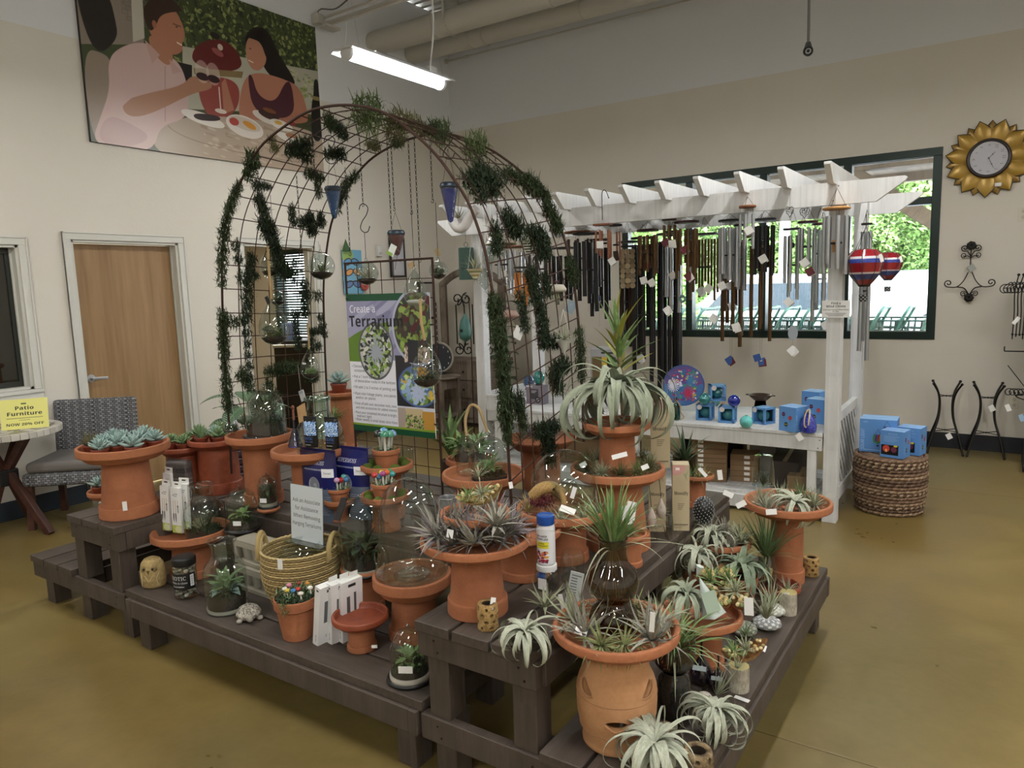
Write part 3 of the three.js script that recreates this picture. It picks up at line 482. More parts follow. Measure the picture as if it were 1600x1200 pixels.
// wiry air plant: narrow leaves
function airPlant(label,p,R,m,o={},group){
const t=thing('air_plant',label,'air plant',p,0,group);
part('foliage',tuft(o.n||26,{len:[R*0.8,R*1.35],w:o.w||R*0.11,a0:o.a0||[1.5,0.25],bend:o.bend||[-1.6,0.2],r0:R*0.05,seg:7,fold:0.4,base:1,peak:0.05,...(o.more||{})}),m,t);
if(o.tilt)t.rotation.set(o.tilt[0],0,o.tilt[1]);
return t;
}
function grassPlant(label,p,H,m,n=46,o={}){
const t=thing('grassy_air_plant',label,'plant',p);
part('foliage',tuft(n,{len:[H*0.7,H*1.2],w:o.w||0.0075,a0:o.a0||[1.55,0.95],bend:o.bend||[-1.5,-0.1],r0:0.01,seg:9,fold:0.35,base:0.9,peak:0.15,pw:1.6}),m,t);
if(o.n2)part('outer_leaves',tuft(o.n2,{len:[H*0.9,H*1.6],w:0.006,a0:[1.1,0.5],bend:[-1.8,-0.6],r0:0.012,seg:10,fold:0.3,base:0.9,peak:0.15}),o.m2||m,t);
return t;
}
// small succulent: thick pointed leaves in a rosette
const petal=(()=>{const g=new THREE.SphereGeometry(1,8,6);const p=g.attributes.position;for(let i=0;i<p.count;i++){const x=p.getX(i),k=x>0.2?1 - 0.55*(x - 0.2):1;p.setXYZ(i,x + 1,p.getY(i)*0.22*k + 0.12*x*x,p.getZ(i)*0.36*k);}g.computeVertexNormals();return g;})();
function rosette(n,R){const out=[];for(let i=0;i<n;i++){const q=i / n,s=R*lerp(0.28,0.55,q);out.push(tr(petal.clone().scale(s,s,s),0,lerp(R*0.45,0,q),0,0,i*2.39996,lerp(1.15,0.2,q)));}return mg(out);}
reseed(55);
const succGeo=[rosette(20,0.06),rosette(24,0.055),tuft(26,{len:[0.05,0.08],w:0.012,a0:[1.5,0.3],bend:[-0.4,0.3],seg:4,fold:0.5,thick:0.004,base:1,peak:0.1}),rosette(16,0.065)];
const plPotGeo=[lathe([[0,0],[0.026,0],[0.034,0.045],[0.037,0.047],[0.037,0.055],[0.033,0.055],[0.031,0.046]],18),lathe([[0.031,0.047],[0,0.05]],12)];
function succulent(label,p,k,m,s=1,group){
const t=thing('potted_succulent',label,'succulent',p,rr(0,6),group);
part('nursery_pot',plPotGeo[0],M.plasticPot,t);part('soil',plPotGeo[1],M.soil,t);const f=part('foliage',succGeo[k],m,t);f.position.y=0.05;t.scale.setScalar(s);
return t;
}
// stacked pot-and-saucer stands
const stand=(where,p,rb,h,rt,rs,hs,m=M.terra,m2)=>{upPot('upturned terracotta pot ' + where[0],p,rb,h,rt,m);return saucer('terracotta saucer ' + where[1],[p[0],p[1]+ h,p[2]],rs,hs,m2||m);};
stand(['on the raised end of the far bench, with a small price sticker','packed with blue grey succulents at the far end of the display'],[2.624,D2,6.09],0.139,0.288,0.1,0.212,0.07);
solo('price_sticker',bx(0.02,0.045,0.002,0,0,0,0),M.paper,'small white price sticker on the rim of the largest far terracotta pot','price tag',[2.737,0.655,6.172],1.0);
stand(['under the saucer of white tool packets','holding white tool packets and a wide glass bottle'],[2.93,D1,5.96],0.115,0.172,0.09,0.187,0.06);
stand(['under the large bell jar saucer','carrying the large cloudy bell jar'],[3.085,D2,5.635],0.1,0.308,0.088,0.168,0.06);
stand(['hidden behind the navy moss bags','carrying the wide glass jug and blue gravel bags'],[3.455,D2,5.63],0.1,0.272,0.088,0.182,0.058);
stand(['behind the white tool packets, under green succulents','of small green succulents behind the glass bottle'],[2.66,D2,5.6],0.125,0.25,0.1,0.15,0.05,M.terraWet,M.terraWet);
stand(['half hidden behind the largest far pot','of succulents half hidden behind the largest far pot'],[2.50,D2,5.71],0.1,0.215,0.08,0.115,0.045,M.terraWet,M.terraWet);
stand(['on the bare slats of the far bench','with two succulents beside the stone frog'],[2.1,D1,5.93],0.065,0.27,0.05,0.105,0.045);
stand(['small, behind the front row, under the tall dark cloche','small, under the tall dark planted cloche'],[3.966,D1,5.806],0.084,0.142,0.068,0.102,0.045);
stand(['under the big empty glass dome','holding the big empty glass dome'],[4.328,D1,5.895],0.105,0.185,0.08,0.157,0.075);
stand(['smallest, alone at the front of the low deck, with a white sticker','smallest, wet looking and empty, at the front of the low deck'],[4.222,D1,6.084],0.058,0.102,0.045,0.11,0.04,M.terra,M.terraWet);
solo('price_sticker',bx(0.022,0.012,0.001,0,0,0,0),M.paper,'white barcode sticker on the smallest terracotta pot at the front','price tag',[4.342,.339,6.136],0.55);
stand(['large, on the near raised deck under the silver air plants','heaped with dark silver air plants'],[4.811,D2,6.107],0.102,0.215,0.075,0.183,0.045);
upPot('short upturned pot hidden among the silver air plants',[4.80,0.812,6.09],0.06,0.065,0.05);saucer('small terracotta saucer holding the seed pod planter above the silver air plants',[4.80,0.877,6.09],0.117,0.042);
stand(['in the second row behind the big silver saucer','empty behind the silver air plants'],[4.78,D2,5.77],0.1,0.14,0.085,0.14,0.04);
stand(['under the saucer of red moss and driftwood','of red moss, driftwood and the big glass globe'],[4.83,D2,5.56],0.1,0.165,0.088,0.182,0.05);
stand(['at the bottom of the three tier tower','middle tier of the tower, filled with wiry green moss'],[4.955,D2,5.327],0.132,0.282,0.092,0.191,0.055);
stand(['at the top of the three tier tower','top tier of the tower under the huge grey air plant'],[4.955,0.885,5.327],0.083,0.172,0.066,0.135,0.045);
stand(['smallest on the near raised deck behind the smoky vase','bright orange, small, with a green tuft behind the smoky vase'],[5.085,D2,5.5],0.05,0.1,0.042,0.066,0.03);
stand(['slim, behind the black beaded egg','small, of green air plants with white tags'],[5.06,D2,4.68],0.042,0.135,0.036,0.078,0.03);
stand(['tall, at the aisle edge of the low deck','wide, of pale air plants under an upturned glass'],[5.462,D1,4.63],0.08,0.325,0.066,0.19,0.055);
stand(['under the saucer of bark boats','of two bark boat planters and a wrapped bag'],[5.385,D1,5.56],0.085,0.165,0.07,0.145,0.045);
saucer('shallow red wet saucer near the far corner of the aisle deck',[5.46,D1,4.78],0.098,0.04,M.terraWet);
saucer('tiny saucer under the dark jar at the foot of the bell jar stand',[3.235,D2,5.725],0.056,0.022);
// perforated clay pot: shell with three pocket openings cut through
{
const prof=[[0,0],[0.098,0],[0.104,0.006],[0.105,0.018],[0.101,0.03],[0.112,0.062],[0.119,0.1],[0.121,0.14],[0.12,0.18],[0.113,0.205],[0.1,0.232],[0.095,0.262],[0.096,0.31],[0.1,0.323],[0.088,0.323],[0.083,0.26],[0.09,0.225],[0.107,0.17],[0.107,0.12],[0.095,0.05],[0.08,0.02],[0,0.018]];
const ev=new Evaluator();ev.attributes=['position','normal','uv'];ev.useGroups=false;
let b=new Brush(lathe(prof,56),M.terraPale);b.updateMatrixWorld();
const cuts=[[0.45,0.112,0.05],[-0.4,0.2,-1.15],[1.35,0.2,1.15],[2.6,0.12,0],[-2.2,0.14,0]];
for(const[az,y,tilt]of cuts){
const s=new THREE.SphereGeometry(1,24,12).scale(0.034,y<0.15?0.013:0.0085,0.06);s.rotateZ(tilt*0.55);const c=new Brush(s);c.position.set(0.112*Math.sin(az),y,0.112*Math.cos(az));c.rotation.y=az;c.updateMatrixWorld();b=ev.evaluate(b,c,SUBTRACTION);b.updateMatrixWorld();
}
const t=thing('strawberry_pot','pale clay pot with slit pockets like a face, nearest on the low deck','pot',[5.312,D1,6.092]);
part('body',bp(b.geometry),M.terraPale,t);
for(const[az,y,tilt]of cuts){const l=part('pocket_lip',tube([[-0.034,0.003,0],[-0.018,-0.008,0.008],[0,-0.012,0.011],[0.018,-0.008,0.008],[0.034,0.003,0]],0.0045,16,6),M.terraPale,t);const rad=0.116 +(y>0.18?-0.004:0.003);l.position.set(rad*Math.sin(az),y,rad*Math.cos(az));l.rotation.set(0,az,tilt*0.55,'YXZ');}
for(const y of[0.06,0.165])part('throwing_ring',tr(new THREE.TorusGeometry(y<0.1?0.112:0.1205,0.0014,4,56),0,y,0,PI / 2),M.terraPale,t);
saucer('wide terracotta saucer on the perforated clay pot, ringed with air plants',[5.312,D1 + 0.322,6.092],0.189,0.046,M.terra,0.86);
}
// ---------- things on the front benches ----------
// glass vessel from a silhouette; wall is one thin shell
const vessel=(name,label,cat,L,m=M.glass,n=40)=>{const t=thing(name,label,cat,L[0]);part('glass',lathe([[0,0.002],...L[1]],n),m,t);return t;};
const shell=(p,n=40)=>lathe(p,n);
const ring=(r,y,w=0.0036)=>tr(new THREE.TorusGeometry(r,w,6,40),0,y,0,PI / 2);
// a mound of soil, moss and small plants for inside terrariums
const greens=[LM.green,LM.dark,LM.fresh,LM.sage];
function planting(t,r,y,h,{soil=0.02,moss=true,leafM=LM.green,style=0,n=26}={}){
part('soil',lathe([[r*0.97,y],[r*0.98,y + soil*0.6],[r*0.6,y + soil],[0,y + soil*1.1]],24),M.soil,t);
if(moss){const m=part('moss',mossGeo(Math.round(900*r / 0.1),r*0.85,0.02,0.22),mossMats[1],t);m.position.y=y + soil;}
const o=style===0?{len:[h*0.25,h*0.5],w:h*0.17,a0:[1.5,0.2],bend:[-1.5,0],fold:0.2,peak:0.45,base:0.25,y0:h*0.35}:style===1?{len:[h*0.6,h],w:h*0.05,a0:[1.5,0.9],bend:[-0.8,0.3],fold:0.3,y0:0.01}:{len:[h*0.3,h*0.55],w:h*0.16,a0:[1.5,-0.2],bend:[-1,0.4],fold:0.3,peak:0.4,y0:h*0.55};
const f=part('foliage',tuft(n,{...o,r0:r*0.25,seg:5}),leafM,t);f.position.y=y + soil;return f;
}
const stickers=(t,x,y,z,turn,w=0.04,h=0.022)=>{const m=part('price_label',bx(w,h,0.0015,0,0,0,0),labelM,t);m.position.set(x,y,z);m.rotation.y=turn;return m;};
const labelTex=canvasTex(128,64,(x)=>{x.fillStyle='#e8e8e6';x.fillRect(0,0,128,64);x.fillStyle='#333';for(let i=0;i<22;i++)x.fillRect(40 + i*2.4,14,i % 3?1:1.8,26);x.fillRect(46,46,40,3);});
const labelM=new THREE.MeshStandardMaterial({map:labelTex,roughness:0.6});
const LD=(L,dx=0,dz=0)=>[[L[0][0]+ dx,L[0][1],L[0][2]+ dz],L[1]];
{
const t=thing('stone_owl','tan stone carved as a little owl at the end of the low deck','figurine',[2.904,D1,6.157],0.62),m=mat(0xffffff,0.85,{map:rep(mottle(128,0x8f7a4e,0xb49c6b,[5,30,60],[1,0.8,0.6],201),3),bumpMap:rep(grayN,8),bumpScale:0.002});
part('body',bp(lathe([[0,0],[0.05,0],[0.056,0.012],[0.059,0.05],[0.057,0.09],[0.051,0.118],[0.036,0.138],[0.018,0.146],[0,0.148]],28).scale(1,1,0.82)),m,t);
for(const e of[-1,1]){const d=part('eye_disc',ball(0.018,e*0.02,0.098,0.036,14,1,1.1,0.5),m,t);part('eye',ball(0.0055,e*0.02,0.1,0.046,10),M.black,t);part('carved_wing',tube([[e*0.046,0.085,0.026],[e*0.034,0.05,0.042],[e*0.04,0.015,0.034]],0.0022,12,5),mat(0xc4b288,0.9),t);}
part('beak',tr(new THREE.ConeGeometry(0.007,0.024,6),0,0.082,0.047,PI),mat(0x6c5b38,0.8),t);part('carved_bib',tube([[-0.02,0.07,0.046],[-0.008,0.052,0.049],[0,0.04,0.05],[0.008,0.052,0.049],[0.02,0.07,0.046]],0.0016,14,4),mat(0xc4b288,0.9),t);
}
{
const L=[[3.157,.28,6.148],[[.052,0],[.053,.08],[.053,.15],[.05,.168]]],t=thing('pebble_jar','clear plastic jar of pale pebbles with a black lid and black label','jar',L[0],0.1),r=L[1][0][0];
part('jar',lathe([[0,0.002],[r,0.004],[r,0.155],[r*0.92,0.166]],32),M.glass,t);
part('lid',lathe([[r*0.95,0.155],[r*1.0,0.158],[r*1.02,0.185],[r*0.9,0.194],[0,0.196]],32),M.black,t);
const lt=canvasTex(256,128,(x)=>{x.fillStyle='#0d0d0f';x.fillRect(0,0,256,128);x.fillStyle='#e9e9ea';x.font='40px serif';x.fillText('EXOTIC',40,50);x.font='20px serif';x.fillText('Pebbles & Glass',44,80);x.font='bold 14px sans-serif';x.fillText('Mixed Pebbles',70,108);x.fillRect(214,14,30,92);x.fillStyle='#222';for(let i=0;i<14;i++)x.fillRect(218,20 + i*6,22,i % 3 + 1);});
const lg=new THREE.CylinderGeometry(r + 0.001,r + 0.001,0.075,32,1,true,-1.1,2.9);part('label',lg.translate(0,0.088,0),print(lt),t);
reseed(61);const pg=[0,1,2].map((k)=>ball(1,0,0,0,8,1,0.62 + 0.1*k,0.8)),pm=[mat(0xa79f90,0.6),mat(0x8a8377,0.6),mat(0xc0b8a6,0.6),mat(0x6f6a62,0.6)];
for(let i=0;i<96;i++){const y=0.012 + 0.142*(i / 96),ring2=i % 8,a=ring2*0.785 + i*0.37,q=part('pebble',pg[i % 3],pm[(i*7)% 4],t),rad=i % 5===0?r*0.35:r*0.74;q.position.set(Math.cos(a)*rad,y,Math.sin(a)*rad);q.scale.setScalar(rr(0.009,0.0125));q.rotation.set(rr(-0.5,0.5),rr(0,6),rr(-0.5,0.5));}
}
{
const L=[[3.446,.28,6.136],[[.082,0],[.088,-.011],[.09,.178],[.081,.207],[.053,.242],[.048,.259],[.05,.294],[.059,.314]]],t=vessel('glass_bottle','wide mouthed clear bottle planted with moss and ivy at the front','terrarium',L);reseed(62);
part('lip',ring(L[1][7][0],L[1][7][1]),M.glass,t);
part('gravel',lathe([[0.082,0.004],[0.086,0.02],[0,0.022]],24),M.pebble,t);
planting(t,0.082,0.02,0.15,{soil:0.06,leafM:LM.succG,style:2,n:34}).position.y=0.07;const f=part('ivy_leaf',tuft(16,{len:[0.04,0.07],w:0.035,a0:[1.3,0],bend:[-1.4,-0.2],r0:0.03,seg:4,peak:0.4,base:0.3}),LM.succ,t);f.position.y=0.09;
}
const turtle=(label,p,turn,s,m)=>{
const t=thing('stone_tortoise',label,'figurine',p,turn);
part('shell',bp(lathe([[0.05,0.012],[0.056,0.018],[0.054,0.03],[0.043,0.045],[0.025,0.055],[0,0.058]],24).scale(1.15,1,0.95)),m[0],t);part('belly',lathe([[0,0.004],[0.045,0.008],[0.055,0.018]],20).scale(1.12,1,0.92),m[1],t);
part('head',mg([ball(0.016,0.068,0.024,0,12,1.2,0.95,1),ball(0.01,0.054,0.02,0,8)]),m[1],t);
for(const e of[-1,1]){part('eye',ball(0.0028,0.079,0.029,e*0.009,6),M.black,t);part('foot',ball(0.014,0.042,0.009,e*0.042,10,1.2,0.65,1),m[1],t);part('foot',ball(0.012,-0.042,0.008,e*0.04,10,1.2,0.65,1),m[1],t);}
t.scale.setScalar(s);return t;
};
const stoneM=mat(0xffffff,0.9,{map:rep(mottle(128,0x77726a,0x98938a,[10,40],[1,1],203),6)}),speckM=mat(0xffffff,0.9,{map:rep(mottle(128,0x6a655c,0xb5aea2,[30,60],[1,1],205,2.2),6)});
turtle('speckled stone tortoise facing forward on the low front deck',[3.604,D1,6.142],-0.55,0.98,[speckM,mat(0x969087,0.8)]);
turtle('smooth grey stone tortoise on the raised end of the far bench',[2.36,D2,6.02],-1.15,1.15,[stoneM,stoneM]);
{
const bt=canvasTex(256,128,(x)=>{x.fillStyle='#a29c8d';x.fillRect(0,0,256,128);x.fillStyle='#4a463c';x.font='bold 15px sans-serif';x.fillText('SUCCULENT PLANTER',60,20);});
const kit=(label,p)=>{const t=thing('planter_carton',label,'box',p,-0.03),m=mat(0x9a9485,0.8);part('carton',bx(0.25,0.03,0.11,0,0.1,0),m,t);part('carton_base',bx(0.25,0.02,0.11,0,0.01,0),m,t);for(const e of[-0.115,0.115])part('carton_side',bx(0.02,0.07,0.11,e,0.052,0),m,t);part('back_panel',bx(0.21,0.07,0.01,0,0.052,-0.05),mat(0x6d685e,0.9),t);const f=part('printed_front',new THREE.PlaneGeometry(0.25,0.03),print(bt,0.8),t);f.position.set(0,0.1,0.0556);
for(const x of[-0.065,0.0,0.065])part('planter',new THREE.CylinderGeometry(0.034,0.026,0.068,4,1).rotateY(PI / 4).translate(x,0.054,0.012),mat(0xa9a497,0.85),t);return t;};
kit('lower beige carton of small planters behind the clear bottle',[3.4,D1,5.92]);kit('upper beige carton of small planters, under a bell jar',[3.38,D1 + 0.116,5.9]);
}
{
const L1=[[3.183,.512,5.845],[[.078,0],[.075,.024],[.075,.136],[.066,.177],[.037,.203],[.006,.212]]];
const cloche=(name,label,L,opt,knob=0.008,base=true)=>{
const t=thing(name,label,'bell jar',L[0]),P=L[1],r=P[0][0],top=P[P.length - 1][1];
part('glass',lathe([[r*1.02,0.012],[r,0.016],...P.slice(1).map((q,i,a)=>i===a.length - 1?[0.0005,q[1]]:q)],40),M.glass,t);
if(knob)part('knob',mg([ball(knob,0,top + knob*0.8,0,12),cyl(knob*0.5,knob*0.4,knob*0.6,0,top - knob*0.3,0,8)]),M.glass,t);
if(base)part('base_dish',lathe([[0,0],[r*1.06,0],[r*1.12,0.006],[r*1.1,0.014],[r,0.014],[0,0.012]],36),opt.baseM||M.black,t);
if(opt.pebbles)part('gravel',lathe([[r*0.96,0.014],[r*0.96,0.03],[0,0.032]],24),M.pebble,t);
planting(t,r*0.92,0.016,top*0.62,opt);return t;
};
reseed(63);stickers(cloche('bell_jar','small bell jar with bright leaves on the beige cartons',L1,{leafM:LM.fresh,n:22,soil:0.03},0.007),0.045,0.055,0.06,0.5);
const L2=[[4.537,.28,6.16],[[.075,0],[.068,-.005],[.068,.116],[.057,.154],[.032,.182],[.005,.192]]];
reseed(64);stickers(cloche('bell_jar','bell jar of glossy green leaves alone at the near end of the low deck',L2,{leafM:LM.fresh,n:30,soil:0.035,pebbles:true},0.008),0.04,0.075,0.065,0.5,0.05,0.025);
const L3=[[3.966,0.44,5.806],[[0.094,0],[0.09,0.03],[0.086,0.06],[0.098,0.1],[0.1,0.2],[0.093,0.26],[0.065,0.305],[0.03,0.325],[0,0.332]]];
reseed(65);const c3=cloche('bell_jar','tall bell jar of dark foliage with a black hang tag',L3,{leafM:LM.dark,n:34,soil:0.06,pebbles:true},0.01);
part('hang_tag',tr(bx(0.055,0.1,0.003,0,0,0,0),-0.03,0.3,0.085,-0.55,-0.3,0),mat(0x18181a,0.5),c3);
const L4=[[3.109,.925,5.606],[[.106,0],[.101,.02],[.099,.09],[.099,.14],[.085,.189],[.052,.232],[.01,.255]]];
reseed(66);const c4=cloche('bell_jar','large cloudy bell jar with a round knob on the tall middle stand',L4,{leafM:LM.bronze,n:60,soil:0.07,style:1},0.013);
const f4=part('foliage',tuft(70,{len:[0.04,0.1],w:0.012,a0:[1.5,0],bend:[-2,0.5],r0:0.03,seg:4,y0:0.1}),LM.dark,c4);f4.position.y=0.08;
reseed(67);const L5=[[3.0,0.955,5.74],[[0.04,0],[0.042,0.02],[0.036,0.045],[0.02,0.058],[0,0.062]]];cloche('bell_jar','tiny glass dome over white stones on the rim of the bell jar saucer',L5,{leafM:LM.sage,n:12,soil:0.01,style:0},0,false);
const L6=[[3.235,0.598,5.725],[[0.046,0],[0.047,0.02],[0.047,0.12],[0.035,0.15],[0.015,0.165],[0,0.168]]];reseed(68);stickers(cloche('bell_jar','narrow bell jar packed with dark pebbles and leaves at the foot of the tall stand',L6,{leafM:LM.dark,n:40,soil:0.05,pebbles:true},0.006),0.022,0.05,0.045,0.4,0.035,0.022);
// wide glass bottle in the tool saucer
const L7=[[3.005,0.47,5.93],[[0.078,0],[0.092,0.01],[0.098,0.05],[0.098,0.12],[0.09,0.16],[0.065,0.19],[0.053,0.205],[0.05,0.24],[0.058,0.268]]];
reseed(69);const b7=vessel('glass_bottle','wide clear bottle with a round side hole, beside the white tool packets','terrarium',L7);part('lip',ring(0.058,0.268),M.glass,b7);part('side_opening',tr(new THREE.TorusGeometry(0.036,0.003,8,30),-0.035,0.075,0.086,0,-0.4,0),M.glass,b7);planting(b7,0.09,0.004,0.13,{soil:0.04,leafM:LM.dark,style:1,n:40});const f7=part('succulent_leaves',rosette(20,0.05),LM.sage,b7);f7.position.set(-0.02,0.05,0.02);
}
{
const t=thing('rope_basket','round woven straw rope basket with two loop handles on the low deck','basket',[3.704,D1,5.93],0.2),ms=[0xa08b5c,0x8a754a,0xb09b6c,0x7a6842].map((c)=>mat(c,0.9)),H=0.27;
part('bottom',lathe([[0,0.004],[0.11,0.004],[0.112,0.012]],32),ms[3],t);
for(let i=0;i<27;i++){const q=i / 26,r=0.118 + 0.048*Math.sin(Math.min(1,q*1.5)*PI / 2)- 0.006*Math.max(0,q - 0.6);const g=tr(new THREE.TorusGeometry(r,0.006,6,96),0,0.01 + q*(H - 0.012),0,PI / 2);const p=g.attributes.position;for(let k=0;k<p.count;k++){const a=Math.atan2(p.getZ(k),p.getX(k))*44 + i*2.1;p.setY(k,p.getY(k)+ 0.0022*Math.sin(a));}g.computeVertexNormals();part('rope_coil',g,ms[(i*7)% 4],t);}
for(const[a,s]of[[2.75,1],[-0.15,1]]){const c=Math.cos(a),d=Math.sin(a),pts=[];for(let k=0;k<=10;k++){const q=k / 10*PI,w=0.055*Math.cos(q),h=0.235 + 0.1*Math.sin(q);pts.push([c*0.168 - d*w,h,d*0.168 + c*w]);}part('handle',tube(pts,0.011,30,7),ms[0],t);part('handle',tube(pts.map(([x,y,z])=>[x*0.96,y - 0.012,z*0.96]),0.009,30,7),ms[2],t);}
part('price_label',tr(bx(0.022,0.045,0.0015,0,0,0,0),0.03,0.25,0.167,0,0.2,0),labelM,t);part('hang_string',rod([0.03,0.23,0.17],[0.03,0.16,0.171],0.001,4),M.jute,t);
vessel('glass_bowl','round clear glass bowl nested inside the straw rope basket','bowl',[[3.70,D1 + 0.02,5.92],[[0.06,0],[0.1,0.05],[0.12,0.12],[0.115,0.19],[0.085,0.25],[0.08,0.262]]]);
}
{
const tx=canvasTex(512,620,(x,w,h)=>{x.fillStyle='#eceef0';x.fillRect(0,0,w,h);x.fillStyle='#15171a';x.font='60px sans-serif';x.textAlign='center';['Ask an Associate','for Assistance','When Removing','Hanging Terrariums'].forEach((s,i)=>x.fillText(s,256,190 + i*88,470));});
const t=thing('counter_sign','white sign in a clear acrylic holder above the rope basket','sign',[3.671,.541,5.86],0.02);
const c=part('card',new THREE.BoxGeometry(0.205,0.252,0.002).translate(0,0.127,0),[M.paper,M.paper,M.paper,M.paper,print(tx),M.paper],t);c.rotation.x=-0.06;
const ac=glassMat(0xf2f6f8);const b=part('acrylic_sleeve',new THREE.BoxGeometry(0.212,0.258,0.006).translate(0,0.128,0),ac,t);b.rotation.x=-0.06;part('acrylic_foot',bx(0.25,0.003,0.085,0,-0.001,0.0),ac,t);
}
{
const L=[[3.926,.28,6.148],[[.058,0],[.08,.109],[.087,.171]]],h=L[1][2][1];const t=flowerPot('tall terracotta pot of moss and tiny coloured mushrooms at the front edge','flower_pot',L[0],L[1][0][0],L[1][2][0],h,M.terra);reseed(70);
const m=part('moss',mossGeo(420,L[1][2][0]*0.95,0.03,0.28),LM.dark,t);m.position.y=h + 0.005;const m2=part('moss',mossGeo(160,L[1][2][0]*0.85,0.022,0.3),LM.succG,t);m2.position.y=h + 0.012;
const v=part('trailing_moss',mossGeo(60,0.02,0.03,1.4),LM.green,t);v.position.set(0.03,h - 0.015,0.075);
const cols=[0xb03028,0xd9d3c8,0xd58a2e,0x3f7fb5,0xcf7f96,0xe3dfd6,0xc8b53e,0x8a3b2a,0xd9d3c8];
cols.forEach((c,i)=>{const a=i*2.4,q=0.02 + 0.05*((i*0.37)% 1),g=thing('mushroom_pick',['red mushroom pick standing tallest in the tall clay pot','white mushroom pick in the middle of the tall clay pot','orange mushroom pick near the front rim of the tall clay pot','blue mushroom pick in the tall clay pot','pink mushroom pick in the tall clay pot','cream mushroom pick in the tall clay pot','yellow mushroom pick at the edge of the tall clay pot','brown mushroom pick in the tall clay pot','second white mushroom pick in the tall clay pot'][i],'mushroom',[L[0][0]+ q*Math.cos(a),L[0][1]+ h + 0.008,L[0][2]+ q*Math.sin(a)]);part('cap',ball(0.011,0,0.024,0,12,1,0.75,1),mat(c,0.35),g);part('stem',cyl(0.004,0.003,0.02,0,0,0,8),mat(0xe6e2d8,0.6),g);});
}
// tool packets
const toolTex=canvasTex(256,512,(x,w,h)=>{x.fillStyle='#e4e5e4';x.fillRect(0,0,w,h);x.fillStyle='#232425';x.font='bold 18px sans-serif';x.fillText('SUCCULENT',96,76);x.fillText('TOOL KIT',96,98);x.beginPath();x.arc(72,84,10,0,7);x.fill();
for(const[px,a]of[[60,0],[120,1],[190,2]]){x.fillStyle='#b9a37c';x.fillRect(px - 7,140,14,150);x.fillStyle='#4d5052';x.beginPath();if(a<2){x.moveTo(px - 16,290);x.lineTo(px + 16,290);x.quadraticCurveTo(px + 22,360,px,400);x.quadraticCurveTo(px - 22,360,px - 16,290);}else{x.rect(px - 22,200,44,14);x.rect(px - 22,200,8,80);x.rect(px + 14,200,8,80);x.rect(px - 4,200,8,80);}x.fill();}
x.fillStyle='#b4c25a';x.fillRect(0,425,256,87);x.fillStyle='#d9dfae';x.beginPath();x.ellipse(170,470,90,40,0,0,7);x.fill();});
const toolPkt=(label,p,turn,lean,group)=>{const t=thing('tool_packet',label,'packet',p,turn,group),w=0.058,h=0.225;const b=new THREE.BoxGeometry(w,h,0.016).translate(0,h / 2,0);const m=part('carton',b,[M.paper,M.paper,M.paper,M.paper,print(toolTex),M.paper],t);m.rotation.x=lean;const c=part('hanger_card',bx(w,0.03,0.0015,0,h + 0.014,-0.006,0),M.paper,t);c.rotation.x=lean;const k=part('hang_hole',bx(0.022,0.006,0.003,0,h + 0.017,-0.006,0),M.black,t);k.rotation.x=lean;return t;};
toolPkt('white hand tool packet in front at the saucer rim, showing trowel and rake',[2.9,.5,6.009],0.2,-0.04);toolPkt('white hand tool packet leaning beside the front one, showing two trowels',[2.81,.5,6.015],0.15,-0.06);toolPkt('taller white hand tool packet behind the two front ones',[2.916,.514,5.98],0.3,-0.05);toolPkt('white hand tool packet at the back of the saucer group',[2.704,.532,5.93],0.1,-0.04);
// white boxed tools leaning on the low deck
{
const sp=canvasTex(128,512,(x,w,h)=>{x.fillStyle='#e6e7e8';x.fillRect(0,0,w,h);x.fillStyle='#55585a';x.fillRect(30,130,20,190);x.fillRect(74,110,14,230);x.fillStyle='#2a2b2c';x.fillRect(40,30,46,24);x.fillRect(44,430,40,5);x.fillRect(44,444,26,5);});
const ed=canvasTex(64,512,(x,w,h)=>{x.fillStyle='#e2e3e4';x.fillRect(0,0,w,h);x.fillStyle='#2c2d2e';x.fillRect(18,24,26,14);x.save();x.translate(40,480);x.rotate(-PI / 2);x.font='18px sans-serif';x.fillText('tool set',0,0);x.restore();});
const one=(label,p,turn,lean)=>{const t=thing('boxed_tool_set',label,'box',p,turn),w=0.034,h=0.25,d=0.1,g=new THREE.BoxGeometry(w,h,d).translate(0,h / 2,0);const m=part('carton',g,[print(sp),print(sp),M.paper,M.paper,print(ed),M.paper],t);m.rotation.z=lean;const c=part('hang_tab',bx(0.002,0.025,0.04,0,h + 0.012,-0.02,0),M.paper,t);c.rotation.z=lean;return t;};
one('white boxed tool set leaning nearest the tall clay pot',[4.05,.28,6.114],-0.1,-0.17);one('white boxed tool set in the middle of three on the low deck',[4.091,.28,6.078],-0.12,-0.1);one('white boxed tool set nearest the small empty saucer',[4.121,.28,6.048],-0.12,-0.06);
}
{
const t=thing('glass_dome','big empty egg shaped glass dome with side openings in the front saucer','terrarium',[4.328,0.5,5.895]);
part('glass',lathe([[0.03,0.004],[0.1,0.006],[0.138,0.03],[0.146,0.06],[0.136,0.1],[0.128,0.16],[0.122,0.24],[0.115,0.31],[0.098,0.365],[0.066,0.405],[0.03,0.42],[0.0005,0.423]],48),M.glass,t);
part('glass_foot',lathe([[0.02,0.012],[0.055,0.016],[0.075,0.03],[0.07,0.04],[0.05,0.034],[0.025,0.03],[0,0.03]],36),M.glass,t);
part('side_opening',tr(new THREE.TorusGeometry(0.05,0.003,8,36),-0.05,0.13,0.122,-0.08,-0.38,0),M.glass,t);part('side_opening',tr(new THREE.TorusGeometry(0.045,0.003,8,36),0.11,0.12,-0.075,0.1,2.1,0),M.glass,t);
}
